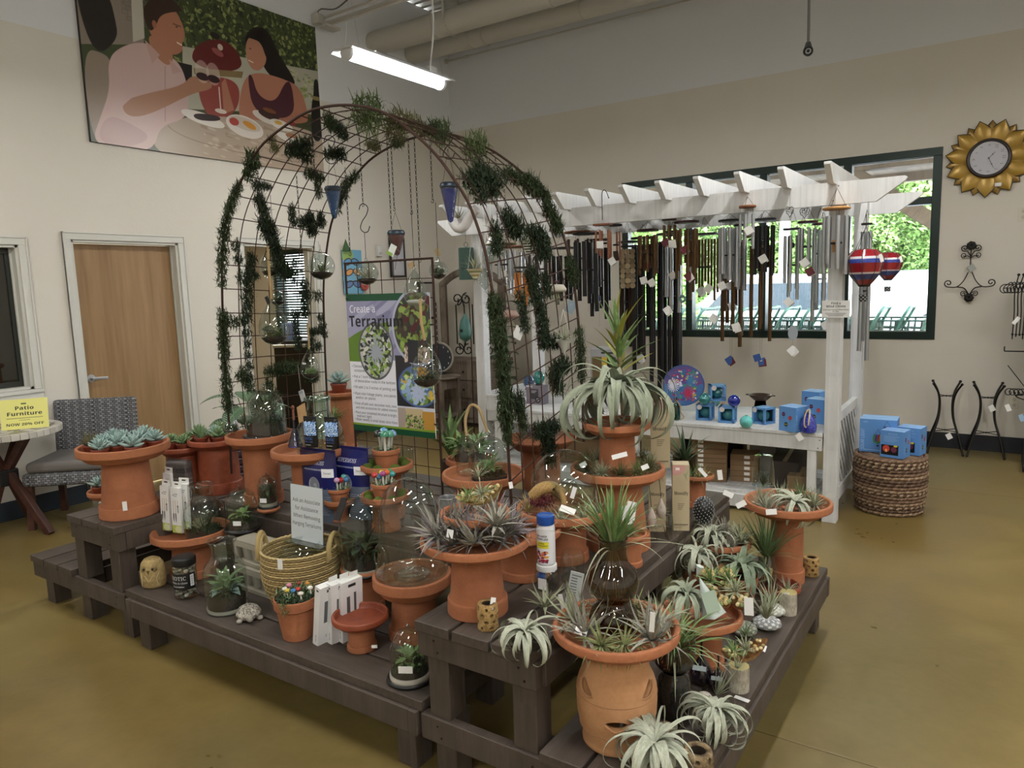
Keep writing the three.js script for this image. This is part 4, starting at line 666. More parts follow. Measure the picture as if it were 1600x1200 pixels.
// bagged moss and gravel
{
const bag=canvasTex(512,640,(x,w,h)=>{x.fillStyle='#1a1e5c';x.fillRect(0,0,w,330);x.fillStyle='#5f6a7c';x.fillRect(0,330,w,h);x.fillStyle='#dfe2ee';x.font='46px serif';x.fillText('SUPERMOSS',118,110);x.font='20px sans-serif';x.fillText('PREMIUM SPHAGNUM MOSS',118,160);x.beginPath();x.arc(256,300,76,0,7);x.fillStyle='#a5a9b4';x.fill();x.strokeStyle='#5a6072';x.lineWidth=8;for(let i=0;i<5;i++){x.beginPath();x.arc(256,300,14 + 13*i,i,i + 4.6);x.stroke();}x.fillStyle='#eceef2';x.fillRect(370,140,124,80);x.fillStyle='#333';x.font='26px sans-serif';x.fillText('Terrari',392,190);x.fillStyle='#8d95a6';for(let i=0;i<10;i++)x.fillRect(300,400 + i*18,170 -(i*37)% 60,6);});
const bagG=(w,h,d)=>{const g=new THREE.BoxGeometry(w,h,d,8,10,2),p=g.attributes.position;for(let i=0;i<p.count;i++){const u=p.getX(i)/ w*2,v=p.getY(i)/ h*2,k=(1 - u*u*u*u)*(v>0.62?Math.max(0.08,1 -(v - 0.62)/ 0.3):1);p.setZ(i,p.getZ(i)*Math.max(0.1,k));}g.computeVertexNormals();return g.translate(0,h / 2,0);};
const bm=print(bag,0.25),navy=mat(0x1a1e5c,0.3);
const mk=(label,p,turn)=>{const t=thing('moss_bag',label,'bag',p,turn);part('pouch',bagG(0.225,0.33,0.07),[navy,navy,navy,navy,bm,navy],t);part('sealed_edge',bx(0.225,0.016,0.003,0,0.336,0,0),navy,t);return t;};
mk('front navy pouch of moss standing behind the white sign',[3.575,D2,5.685],0.06);mk('second navy pouch of moss tucked behind the front pouch',[3.68,D2,5.58],0.05);
const ex=canvasTex(256,384,(x,w,h)=>{x.fillStyle='#0c0d12';x.fillRect(0,0,w,h);reseed(88);for(let i=0;i<700;i++){x.fillStyle=['#8fb3dd','#5d86c4','#c9def2','#3e64a4','#a8c8e8'][i % 5];x.beginPath();x.ellipse(rr(6,250),rr(46,220),rr(4,12),rr(3,9),rr(0,3),0,7);x.fill();}x.fillStyle='#5b7fd0';x.font='50px serif';x.fillText('EXOTIC',34,280);x.font='22px serif';x.fillText('Pebbles & Glass',48,312);x.fillStyle='#ddd';x.font='bold 16px sans-serif';x.fillText('Recycled Glass',66,352);});
const gm=print(ex,0.2);const gb=(label,p,turn)=>{const t=thing('gravel_bag',label,'bag',p,turn);part('pouch',bagG(0.075,0.135,0.04),[M.black,M.black,M.black,M.black,gm,M.black],t);part('sealed_edge',bx(0.075,0.01,0.003,0,0.138,0,0),M.black,t);return t;};
const s=[3.455,0.868,5.63];gb('black pouch of blue glass gravel nearest the bell jar',[3.602,.946,5.74],0.1);gb('black pouch of blue glass gravel nearer the mushroom pots',[3.721,.948,5.72],0.15);
const j=vessel('glass_jug','wide shouldered clear glass jug with a cork and brown paper tag','jug',[[3.5,0.882,5.6],[[0.09,0],[0.112,0.01],[0.118,0.06],[0.112,0.1],[0.098,0.14],[0.07,0.175],[0.054,0.195],[0.05,0.25],[0.06,0.262],[0.062,0.27]]],M.glassGreen);
part('lip',lathe([[0.05,0.25],[0.063,0.256],[0.065,0.268],[0.058,0.274],[0.05,0.27]],32),M.glassGreen,j);part('paper_tag',tr(bx(0.055,0.085,0.002,0,0,0,0),-0.015,0.205,0.085,-0.35,0,0.5),mat(0x9b7b52,0.8),j);part('glass_tube',lathe([[0.014,0.005],[0.014,0.2]],16),M.glass,j);
const cn=vessel('glass_cone','iridescent lilac glass cone standing beside the gravel pouch','vase',[[3.441,.923,5.7],[[0.034,0],[0.036,0.006],[0.018,0.06],[0.006,0.1],[0.004,0.13]]],glassMat(0x8f8fc4,{roughness:0.15}),24);part('gnome_hat',mg([cyl(0.006,0.005,0.05,0,0.13,0,8),ball(0.008,0,0.19,0,10,1,1.4,1)]),mat(0x7a4a3a,0.6),cn);
}
// mushroom ornaments
{
reseed(91);
const mossBall=mat(0xffffff,0.95,{map:rep(mottle(128,0x4f6a1e,0x86a03a,[20,60],[1,1],211),8),bumpMap:rep(grayN,20),bumpScale:0.004});
const tree=(sx,sy,sz,rs,hs,pr,ph,where,cols,big,nb)=>{
upPot('small upturned pot under the ' + where + ' mushroom saucer',[sx,D2,sz],rs*0.6,sy - D2,rs*0.48);saucer('small saucer of moss balls under the ' + where + ' mushroom pot',[sx,sy,sz],rs,hs);
const base=[sx,sy + 0.014,sz];flowerPot('little clay pot crowded with ' + where + ' mushroom picks','flower_pot',base,pr*0.72,pr,ph);
for(let i=0;i<nb;i++){const a=i / nb*6.28 + 0.4,q=rs*0.74;solo('moss_ball',ball(rs*0.2,0,0,0,12,1,0.85,1),mossBall,'round green moss ball in the ' + where + ' mushroom saucer','moss',[sx + q*Math.cos(a),sy + 0.012 + rs*0.17,sz + q*Math.sin(a)],0,'moss balls of the ' + where + ' mushroom saucer');}
const mm=part('moss_rim',mossGeo(160,pr*0.95,0.014,0.25),LM.succG,scene);data(mm,'ring of dry moss on top of the ' + where + ' mushroom pot','moss');mm.name=numbered('moss_topping');mm.position.set(sx,base[1]+ ph,sz);
cols.forEach((c,i)=>{const a=i*2.4,q=pr*0.62*Math.sqrt((i + 0.5)/ cols.length),h=big?rr(0.06,0.085):rr(0.03,0.05),g=thing('mushroom_pick',(big?'ceramic ':'painted ')+ c[1]+ ' mushroom pick, ' +['first','second','third','fourth','fifth','sixth','seventh'][i]+ ' in the ' + where + ' pot','mushroom',[sx + q*Math.cos(a),base[1]+ ph - 0.004,sz + q*Math.sin(a)]);g.rotation.set(0.25*Math.sin(a),a,-0.2*Math.cos(a));const k=big?0.019:0.0135;part('stem',cyl(k*0.36,k*0.3,h,0,0,0,8),mat(0xcfcfc6,0.4),g);part('cap',big?lathe([[k*1.15,h - 0.006],[k*1.1,h + 0.002],[k*0.7,h + 0.014],[0,h + 0.02]],16):ball(k,0,h + 0.004,0,12,1,0.95,1),mat(c[0],0.2),g);for(let d=0;d<5;d++){const aa=d*1.3;part('spot',ball(k*0.17,k*0.75*Math.cos(aa),h +(big?0.011:0.01),k*0.75*Math.sin(aa),6,1,0.6,1),mat(c[2],0.3),g);}});
};
tree(3.84,0.8,5.5,0.125,0.045,0.066,0.1,'tall rear',[[0x4d9079,'teal',0x2f6350],[0x1c2328,'black',0xd7d7d7],[0x8fb4e0,'pale blue',0x3b5f9c],[0x3f8064,'green',0x8fd0b4],[0x5c9ad0,'blue',0xe0e060]],true,7);
tree(3.953,0.705,5.64,0.11,0.042,0.06,0.078,'front bright',[[0xd0582e,'orange',0xe8c84a],[0x4a7fa0,'blue dotted',0xe0d060],[0x3c8a5a,'green dotted',0xd05050],[0x9a4a80,'purple',0xe0a0d0],[0xc8c040,'yellow',0xd05030],[0x3a9aa0,'turquoise',0xe0e080],[0xc04040,'red',0xf0f0f0]],false,8);
tree(3.67,0.65,5.655,0.072,0.038,0.055,0.075,'lower side',[[0xb83030,'red spotted',0xf0f0f0],[0xc6b93a,'yellow dotted',0x409060],[0x5aa09a,'sea green',0xe0e0a0],[0xc9a0c0,'pink',0x7a4a9a],[0x86b04a,'lime',0x306090],[0x4880b0,'deep blue',0xe0d080]],false,6);
}
// succulents on the far saucers
{
reseed(92);
const P=[2.624,0.884,6.09],spots=[];for(let i=0;i<6;i++)spots.push([0.145*Math.cos(i*1.047 + 0.2),0.145*Math.sin(i*1.047 + 0.2)]);spots.push([0.04,0.05],[-0.05,-0.03],[0.055,-0.05],[-0.045,0.075]);
spots.forEach(([x,z],i)=>succulent(i===2?'brownish spiky succulent among the blue grey ones on the largest far saucer':'blue grey rosette succulent in a brown nursery pot on the largest far saucer',[P[0]+ x,P[1],P[2]+ z],i===2?2:i % 2?0:3,i===2?LM.bronze:LM.succ,1.08,i===2?undefined:'succulents on the largest far saucer'));
[[-0.08,0.05],[0.0,0.09],[0.085,0.04],[0.05,-0.06],[-0.05,-0.06],[0.01,0.01]].forEach(([x,z],i)=>succulent(i===1?'dark spiky succulent at the front of the second far saucer':'pale green rosette succulent on the saucer behind the glass bottle',[2.66 + x,0.844,5.6 + z],i===1?2:i % 2?0:3,i===1?LM.succG:i % 2?LM.succ:LM.succG,1.0,i===1?undefined:'succulents on the saucer behind the glass bottle'));
[[-0.04,0.03],[0.05,0.02],[0.0,-0.05]].forEach(([x,z])=>succulent('pale green succulent on the half hidden saucer',[2.50 + x,0.808,5.71 + z],1,LM.succG,1.0,'succulents on the half hidden far saucer'));
succulent('pale thick leaved succulent beside the stone tortoise',[2.085,0.565,5.97],3,LM.succ,1.0);succulent('small white flowered succulent at the saucer edge beside the stone tortoise',[2.045,0.565,5.9],2,LM.succG,0.7);
const u=succulent('tall dark green leafy succulent behind the stone tortoise',[2.14,0.565,5.9],1,LM.green,0.9);for(let k=1;k<5;k++){const f=part('foliage',succGeo[1],LM.green,u);f.position.y=0.05 + 0.032*k;f.rotation.y=k;f.scale.setScalar(1 - 0.13*k);}
const w=thing('potted_succulent','upright green succulent with white flower buds next to the largest far pot','succulent',[2.36,D2,5.86]);part('nursery_pot',plPotGeo[0],M.plasticPot,w);part('soil',plPotGeo[1],M.soil,w);part('foliage',tuft(40,{len:[0.05,0.09],w:0.008,a0:[1.55,0.8],bend:[-0.3,0.3],r0:0.015,seg:4}),LM.fresh,w).position.y=0.05;for(let i=0;i<7;i++)part('flower_bud',ball(0.006,0.03*Math.cos(i*2.4),0.13 + 0.01*(i % 3),0.03*Math.sin(i*2.4),8,1,1.5,1),mat(0xd5dbd2,0.6),w);
}
// ---------- near deck: air plants and their holders ----------
const tag=(label,p,rx,ry,rz,w=0.03,h=0.05,m=labelM)=>{const o=solo('plant_tag',bx(w,h,0.001,0,0,0,0),m,label,'tag',p);o.rotation.set(rx,ry,rz);return o;};
const upTag=canvasTex(64,128,(x)=>{x.fillStyle='#ececea';x.fillRect(0,0,64,128);x.fillStyle='#333';for(let i=0;i<26;i++)x.fillRect(16,34 + i*2.4,32,i % 3?1:1.8);x.fillRect(52,30,3,60);});
const upTagM=new THREE.MeshStandardMaterial({map:upTag,roughness:0.6,...DS});
const cholla=(label,p,r,h,m0,turn=0)=>{
const ev=new Evaluator();ev.attributes=['position','normal','uv'];ev.useGroups=false;
let b=new Brush(lathe([[r*0.55,0],[r*0.94,0],[r,0.006],[r*0.95,h*0.3],[r*1.02,h*0.6],[r*0.96,h*0.9],[r*0.9,h],[r*0.55,h],[r*0.5,h*0.5],[r*0.55,0]],24));b.updateMatrixWorld();let k=0;
for(let j=0;j<4;j++)for(let i=0;i<7;i++){const a=(i +(j % 2)/ 2)/ 7*6.283 + rr(-0.12,0.12),s=new Brush(ball(1,0,0,0,8));s.scale.set(r*rr(0.14,0.24),h*rr(0.06,0.1),r*0.6);s.position.set(r*0.9*Math.sin(a),h*(j + 0.6 + rr(-0.12,0.12))/ 4.2,r*0.9*Math.cos(a));s.rotation.y=a;s.updateMatrixWorld();b=ev.evaluate(b,s,SUBTRACTION);b.updateMatrixWorld();}
const t=thing('cactus_wood',label,'driftwood',p,turn);part('wood',bp(b.geometry),m0,t);part('pith',lathe([[r*0.52,0.002],[r*0.5,h*0.5],[r*0.52,h*0.97]],16),mat(0x2a1d10,0.95,DS),t);return t;
};
const chollaM=[mat(0xffffff,0.9,{map:rep(mottle(128,0x86693c,0xb49460,[8,30],[1,1],221),8)}),mat(0xffffff,0.9,{map:rep(mottle(128,0x54452f,0x8d7859,[8,30],[1,1],223),8)})];
const birch=mat(0xffffff,0.85,{map:rep(grain(128,0x8a8375,0xbdb6a6,225,4,1.2),9)}),cutM=mat(0xa89a63,0.9);
const log=(label,p,r,h)=>{const t=thing('birch_log',label,'log',p);part('bark',bp(lathe([[r,0],[r*1.02,h*0.4],[r*0.98,h]],20)),birch,t);part('cut_face',lathe([[r*0.98,h],[r*0.9,h + 0.001],[0,h + 0.0015]],20),cutM,t);part('cut_base',lathe([[0,0.0005],[r,0.0005]],20),cutM,t);return t;};
const urchin=(label,p,r,h,c0,c1)=>{
const t=thing('sea_urchin',label,'shell',p),n=20,g=new THREE.SphereGeometry(1,60,16);const q=g.attributes.position;for(let i=0;i<q.count;i++){const a=Math.atan2(q.getZ(i),q.getX(i)),y=q.getY(i),k=1 + 0.035*Math.cos(a*n / 2);const hole=Math.hypot(q.getX(i),q.getZ(i))<0.3&&y>0?-0.35:0;q.setXYZ(i,q.getX(i)*k*r,(y + 1 + hole)*h / 2,q.getZ(i)*k*r);}g.computeVertexNormals();
const tx=canvasTex(256,64,(x)=>{x.fillStyle=c0;x.fillRect(0,0,256,64);for(let i=0;i<20;i++)for(let j=0;j<8;j++){x.fillStyle=(i + j)% 2?c1:c0;x.fillRect(i*12.8 + 1,j*8 + 1,11,6.4);}});
part('test',g,print(tx,0.7),t);return t;
};
reseed(301);
// xerographicas
xero('pale curly air plant at the edge of the near raised deck',[5.086,6.244,.038].slice(0,1).concat([D2 + 0.012],[5.086,6.244,.038].slice(1,2)),0.088,LM.xero,26);
xero('huge grey curly air plant crowning the three tier tower',[4.955,1.15,5.327],0.195,LM.xeroDim,44);
xero('silver curly air plant hanging over the aisle edge of the low deck',[5.562,.325,5.93],0.094,LM.xero,30,-0.1,-0.15);
xero('silver curly air plant nearest the camera at the foot of the perforated pot',[5.481,.334,6.2],0.12,LM.xero,26,0.1,0.05);
flowerPot('round clay pot holding a curly air plant, right of the clay pair','flower_pot',[5.36,D1,4.98],0.05,0.07,0.13);xero('curly air plant in the round clay pot near the conical vase',[5.36,D1 + 0.12,4.98],0.115,LM.xeroDark,24);
saucer('clay saucer under two pale curly air plants',[5.159,4.91,.1].slice(0,1).concat([0.33],[5.159,4.91,.1].slice(1,2)),0.095,0.04);upPot('upturned pot under the saucer of two curly air plants',[5.159,4.91,.1].slice(0,1).concat([D1],[5.159,4.91,.1].slice(1,2)),0.06,0.05,0.05);
xero('pale curly air plant in front on the two plant saucer',[5.211,.474,5.1],0.1,LM.xero,22);xero('pale curly air plant behind on the two plant saucer',[5.211,.501,4.92],0.1,LM.xero,22);
xero('dull curly air plant between the perforated pot and the bark boats',[5.354,.526,5.62],0.095,LM.xeroDim,22);
// the dark silver heap
for(let i=0;i<20;i++){const a=i / 20*6.283*2 + 0.3,q=i % 3===2?0.08:0.125;airPlant('dark silver spiky air plant in the heap on the large near saucer',[4.811 + q*Math.cos(a),0.845 + 0.012*(i % 3),6.107 + q*Math.sin(a)],0.092,i % 4===3?LM.purple:i % 2?LM.silver:LM.silverDark,{n:30,w:0.011,a0:[1.3,0.0],bend:[-1.1,0.9],tilt:[rr(-0.5,0.5),rr(-0.5,0.5)]},'dark silver air plants on the large near saucer');}
airPlant('largest silver air plant, its rosette open at the front of the dark silver heap',[4.98,.932,6.22],0.085,LM.silver,{n:28,w:0.016,a0:[1.3,0.1],bend:[-0.8,0.2]});
tag('white round topped tag lying in the dark silver air plants',[4.817,.888,6.245],-0.3,-0.3,0,0.034,0.026);
{
const pod=(label,p,turn,tilt,s,plants,m)=>{
const t=thing('pod_planter',label,'planter',p),g=new THREE.SphereGeometry(1,26,14,0,PI*2,PI / 2,PI / 2),q=g.attributes.position;for(let i=0;i<q.count;i++){const x=q.getX(i),k=1 - 0.25*x*x;q.setXYZ(i,x*0.085,q.getY(i)*0.038*k + 0.03*x*x,q.getZ(i)*0.032*k*(1 + 0.03*Math.sin(x*30)));}g.computeVertexNormals();
part('pod',bp(g,2),m,t);reseed(Math.round(s*1000 + turn*50));const pm=[mat(0xb59a62,0.8),mat(0x8a7a55,0.8),mat(0xcbb98a,0.8),mat(0x76804f,0.9)],pg=ball(0.0075,0,0,0,7,1,0.75,0.85);
for(let i=0;i<46;i++){const x=rr(-0.07,0.07),w=0.028*Math.sqrt(Math.max(0,1 -(x / 0.084)**2)),o=part('pebble',pg,pm[i % 4],t);o.position.set(x,0.004 + 4.2*x*x,rr(-w,w)*0.85);o.rotation.y=rr(0,6);}
for(let i=0;i<plants;i++){const f=part('air_plant_leaves',tuft(24,{len:[0.03,0.06],w:0.005,a0:[1.5,0.3],bend:[-0.9,0.6],r0:0.003,seg:5}),i % 2?LM.sage:LM.fresh,t);f.position.set(-0.04 + 0.045*i,0.008,0);}
t.rotation.set(tilt[0],turn,tilt[1],'YXZ');t.scale.setScalar(s);return t;
};
const podM=mat(0xffffff,0.8,{map:rep(grain(128,0x97804f,0xc2ab78,231,4,1),5)}),barkM=mat(0xffffff,0.9,{map:rep(grain(128,0x7a5230,0xb08a55,233,5,1),5)});
pod('straw coloured seed pod planted with air plants on the small top saucer',[4.889,1.003,6.17],0.75,[0.75,0.35],0.9,2,podM);
const k=airPlant('green air plant rising behind the seed pod on the small saucer',[4.814,1.032,6.08],0.055,LM.sage,{n:20,bend:[-2.4,0.2],w:0.005});
pod('bark boat planter on the inner side of its terracotta saucer, full of pebbles',[5.426,.553,5.52],-0.9,[0.25,-0.35],1.25,1,barkM);pod('bark boat planter with a green grassy tuft, over the saucer rim',[5.488,.559,5.5],-0.9,[0.3,-0.4],1.25,2,barkM);
pod('bark boat planter lying on the aisle deck, filled with pebbles',[5.586,.462,5.72],0.8,[0.25,0.15],0.95,2,barkM);
const bg=thing('wrapped_bag','clear wrapped packet of pale moss in the saucer of bark boats','bag',[5.427,.579,5.62],0.4);part('wrapper',tr(new THREE.ConeGeometry(0.045,0.14,5,3),0,0.0,0,0,0,0.35),mat(0xb9c4bd,0.25),bg);part('twisted_top',tr(new THREE.ConeGeometry(0.015,0.04,6),-0.028,0.085,0,PI,0,0.3),mat(0xc5cec8,0.25),bg);part('paper_insert',tr(bx(0.05,0.07,0.002,0,0,0,0),0.012,-0.01,0.03,-0.3,0.2,0.3),mat(0x9dae9b,0.6),bg);
}
tag('white printed tag hanging off the rim of the bark boat saucer',[5.571,.571,5.62],0,0.2,0.05,0.03,0.062,upTagM);
tag('white price tag beside the bark boat on the aisle deck',[5.545,.29,5.333],-1.2,0.5,0,0.024,0.03);tag('long white tag lying on the aisle deck',[5.574,.283,5.698],-1.55,0,-0.12,0.05,0.018);tag('small white tag dangling over the aisle edge of the deck',[5.576,.163,4.99],0,0.6,0,0.014,0.05,upTagM);
// air plants round the perforated pot saucer
[[-0.12,0.02,'long leaved grey air plant on the inner edge of the wide saucer',0.085,LM.sage,16,0.012],[-0.075,-0.08,'tall green air plant at the back of the wide saucer',0.075,LM.sage,18,0.009],[-0.055,0.09,'silvery air plant curling over the front rim of the wide saucer',0.09,LM.silver,20,0.011],[0.015,0.125,'straw green curly air plant at the front of the wide saucer',0.06,LM.olive,34,0.005],[0.07,0.09,'fine curled air plant beside the twisted white label on the wide saucer',0.06,LM.olive,34,0.004],[0.12,0.02,'broad grey green air plant at the outer side of the wide saucer',0.085,LM.silver,22,0.012],[0.1,-0.07,'tangled pinkish green air plant behind the smoky vase',0.085,LM.sage,34,0.007],[0.0,-0.13,'small spiky air plant hidden behind the smoky vase',0.065,LM.olive,26,0.006]].forEach(([x,z,l,R,m,n,w],i)=>airPlant(l,[5.312 + x,0.636,6.092 + z],R*1.3,m,{n:n*1.6|0,w:w*1.1,a0:[1.3,0.1],bend:i<3||i===5?[-1.5,1.4]:[-3.2,0.4],tilt:[0.3*z / 0.13,-0.3*x / 0.13]}));
tag('crumpled white paper tag at the front of the wide saucer',[5.254,.655,6.2],-1.0,0.3,0.1,0.036,0.026,M.paper);tag('curved barcode tag standing up at the outer side of the wide saucer',[5.474,.735,6.2],0.1,0.3,-0.1,0.014,0.06,upTagM);tag('curved barcode tag standing up at the inner side of the wide saucer',[5.104,.648,6.05],0.1,0.3,0.15,0.014,0.06,upTagM);
airPlant('grey air plant leaning against the clear jar on the near deck',[5.01,.594,6],0.085,LM.sage,{n:16,w:0.014,bend:[-1.2,0.8],a0:[1.2,0.2]});
{
const t=vessel('smoky_vase','brown smoked glass gourd vase holding a fountain of green grass','vase',[[5.30,0.622,6.08],[[0.06,0],[0.07,0.012],[0.075,0.04],[0.066,0.07],[0.046,0.088],[0.052,0.1],[0.072,0.125],[0.077,0.15],[0.068,0.185],[0.046,0.208],[0.041,0.23],[0.041,0.275],[0.043,0.285]]],M.smoke);
part('lip',ring(0.043,0.285,0.002),M.smoke,t);reseed(310);const r=part('roots',tuft(24,{len:[0.1,0.18],w:0.004,a0:[-1.2,-1.55],bend:[-0.4,0.4],seg:5}),LM.straw,t);r.position.y=0.26;
grassPlant('fountain of green grassy leaves in the smoky gourd vase',[5.30,0.87,6.08],0.195,LM.fresh,90,{w:0.009,a0:[1.57,1.0],bend:[-1.2,0.1],n2:16,m2:LM.sage});
}
{
const L=[[4.918,.58,5.835],[[.046,0],[.048,.03],[.041,.059],[.035,.071]]],j=vessel('plastic_jar','clear plastic jar with a white lid and barcode, on the near deck','jar',L[0].length?[L[0],[[0.042,0],[0.045,0.006],[0.045,0.05],[0.04,0.066],[0.034,0.07]]]:L,M.glass);
part('lid',lathe([[0.035,0.068],[0.037,0.07],[0.037,0.088],[0.034,0.091],[0,0.091]],28),mat(0xdcdcdc,0.4),j);part('barcode',bx(0.034,0.04,0.001,0.008,0.03,0.0455,0),upTagM,j);part('blue_scoop',ball(0.018,-0.016,0.045,0.012,12,1,0.8,0.8),mat(0x2a63c4,0.4),j);
const bt=canvasTex(256,384,(x,w,h)=>{x.fillStyle='#e4e5e8';x.fillRect(0,0,w,h);x.fillStyle='#3c4a2c';x.fillRect(52,40,14,230);x.fillStyle='#c9862e';x.beginPath();x.arc(58,36,17,0,7);x.fill();x.fillStyle='#101318';x.font='bold 31px sans-serif';x.fillText('ORCHID',98,74,110);x.fillText('BROMELIAD',98,106,118);x.fillStyle='#e3da3a';x.fillRect(110,126,110,76);x.fillStyle='#222';x.font='bold 18px sans-serif';x.fillText('Orchid',126,152);x.fillText('& Bromeliad',120,176,92);reseed(311);for(let i=0;i<60;i++){x.fillStyle=['#a0264a','#c8503a','#e0a050','#6a1f52','#d87a8a','#8a2238'][i % 6];x.beginPath();x.ellipse(150 + rr(-60,60),300 + rr(-60,60),rr(8,20),rr(6,14),rr(0,3),0,7);x.fill();}});
const b=thing('plant_food_bottle','white bottle of orchid food with a blue cap and flower print, on the clear jar','bottle',[L[0][0],D2 + 0.0915,L[0][2]],-0.5);
part('bottle',lathe([[0,0],[0.03,0],[0.033,0.004],[0.033,0.132],[0.029,0.142],[0.027,0.146]],32),mat(0xdfe0e2,0.35),b);part('label',new THREE.CylinderGeometry(0.0335,0.0335,0.122,32,1,true,-1.6,3.4).translate(0,0.067,0),print(bt,0.35),b);part('cap',lathe([[0.027,0.144],[0.031,0.146],[0.031,0.176],[0.029,0.179],[0,0.179]],28),mat(0x1f4f9e,0.4),b);part('cap_rib',mg([...Array(20).keys()].map((i)=>rod([0.031*Math.cos(i*0.314),0.148,0.031*Math.sin(i*0.314)],[0.031*Math.cos(i*0.314),0.174,0.031*Math.sin(i*0.314)],0.0009,4))),mat(0x1f4f9e,0.4),b);
vessel('plastic_jar','second clear plastic jar behind the orchid food bottle','jar',[[4.97,D2,5.74],[[0.04,0],[0.043,0.006],[0.043,0.1],[0.036,0.115]]]);
const c=thing('price_card','tilted grey printed price card beside the smoky vase','sign',[5.092,.644,5.95],0.35);const tx=canvasTex(64,128,(x)=>{x.fillStyle='#b9bfbf';x.fillRect(0,0,64,128);x.fillStyle='#586060';for(let i=0;i<12;i++)x.fillRect(8,10 + i*9,46 -(i*17)% 18,3);});const pm=part('card',new THREE.BoxGeometry(0.045,0.14,0.002),[M.paper,M.paper,M.paper,M.paper,print(tx),M.paper],c);pm.rotation.z=-0.2;part('card_stake',rod([0,-0.07,0],[0.01,-0.16,0],0.002,5),M.steel,c);
}
cholla('stubby holey cactus wood beside the big near pot',[4.917,6.197,.03].slice(0,1).concat([D2],[4.917,6.197,.03].slice(1,2)),0.034,0.085,chollaM[0]);
cholla('holey cactus wood standing at the far corner of the aisle deck',[5.545,D1,4.515],0.036,0.088,chollaM[0]);
cholla('dark rough cactus wood at the near end of the aisle deck',[5.592,.301,6.17].slice(0,1).concat([D1,6.17]),0.042,0.105,chollaM[1]);
cholla('dark cactus wood half hidden behind the nearest curly air plant',[5.459,.267,6.08].slice(0,1).concat([D1,6.08]),0.03,0.08,chollaM[1]);
tag('white tag on the stubby cactus wood by the big near pot',[4.933,.662,6.19],-0.9,0.4,0.3,0.016,0.04,M.paper);
log('birch log holder with an air plant beside the red saucer',[5.55,4.971,.032].slice(0,1).concat([D1],[5.55,4.971,.032].slice(1,2)),0.034,0.092);airPlant('grey green air plant on the birch log beside the red saucer',[5.539,.353,4.93],0.06,LM.sage,{n:24,w:0.007,bend:[-1.2,0.8]});
log('mossy topped birch log holder near the middle of the aisle deck',[5.546,5.639,.03].slice(0,1).concat([D1],[5.546,5.639,.03].slice(1,2)),0.034,0.085);airPlant('small pinkish air plant on the birch log in the middle of the aisle deck',[5.582,.432,5.78],0.045,LM.sage,{n:20,w:0.005,bend:[-1.6,0.8]});
tag('white tag standing on the birch log beside the red saucer',[5.552,.369,5],0.1,0.2,0.2,0.02,0.022,M.paper);
urchin('grey and white striped sea urchin holding an air plant on the aisle deck',[5.511,5.148,.048].slice(0,1).concat([D1],[5.511,5.148,.048].slice(1,2)),0.054,0.046,'#8b8f92','#d9d9d4');airPlant('dark upright air plant in the striped sea urchin',[5.539,.378,5.27],0.105,LM.sage,{n:34,w:0.008,a0:[1.57,0.7],bend:[-0.8,0.5]});
urchin('whitish sea urchin behind the striped one',[5.5,5.019,.045].slice(0,1).concat([D1],[5.5,5.019,.045].slice(1,2)),0.05,0.046,'#b9bcb0','#dedfd6');airPlant('second upright air plant in the whitish sea urchin',[5.527,.377,5.14],0.09,LM.sage,{n:26,w:0.007,a0:[1.5,0.5],bend:[-0.8,0.5]});
urchin('dull grey sea urchin shell beside the bark boat on the aisle deck',[5.449,5.247,.045].slice(0,1).concat([D1],[5.449,5.247,.045].slice(1,2)),0.05,0.05,'#6f746a','#a3a596');
airPlant('air plant with a bulb base drooping from the grey sea urchin',[5.536,.424,5.53],0.05,LM.green,{n:16,w:0.006,bend:[-2,0]});
for(const[i,px]of[[0,0],[1,1]])solo('white_shell',ball(0.02,0,0,0,14,1.2,0.75,1),mat(0xcfc6bd,0.5),i?'white shell lying behind the aisle edge curly air plant':'smaller white shell next to the dark glass vase','shell',i?[5.473,.297,5.768]:[5.443,.295,5.799]);
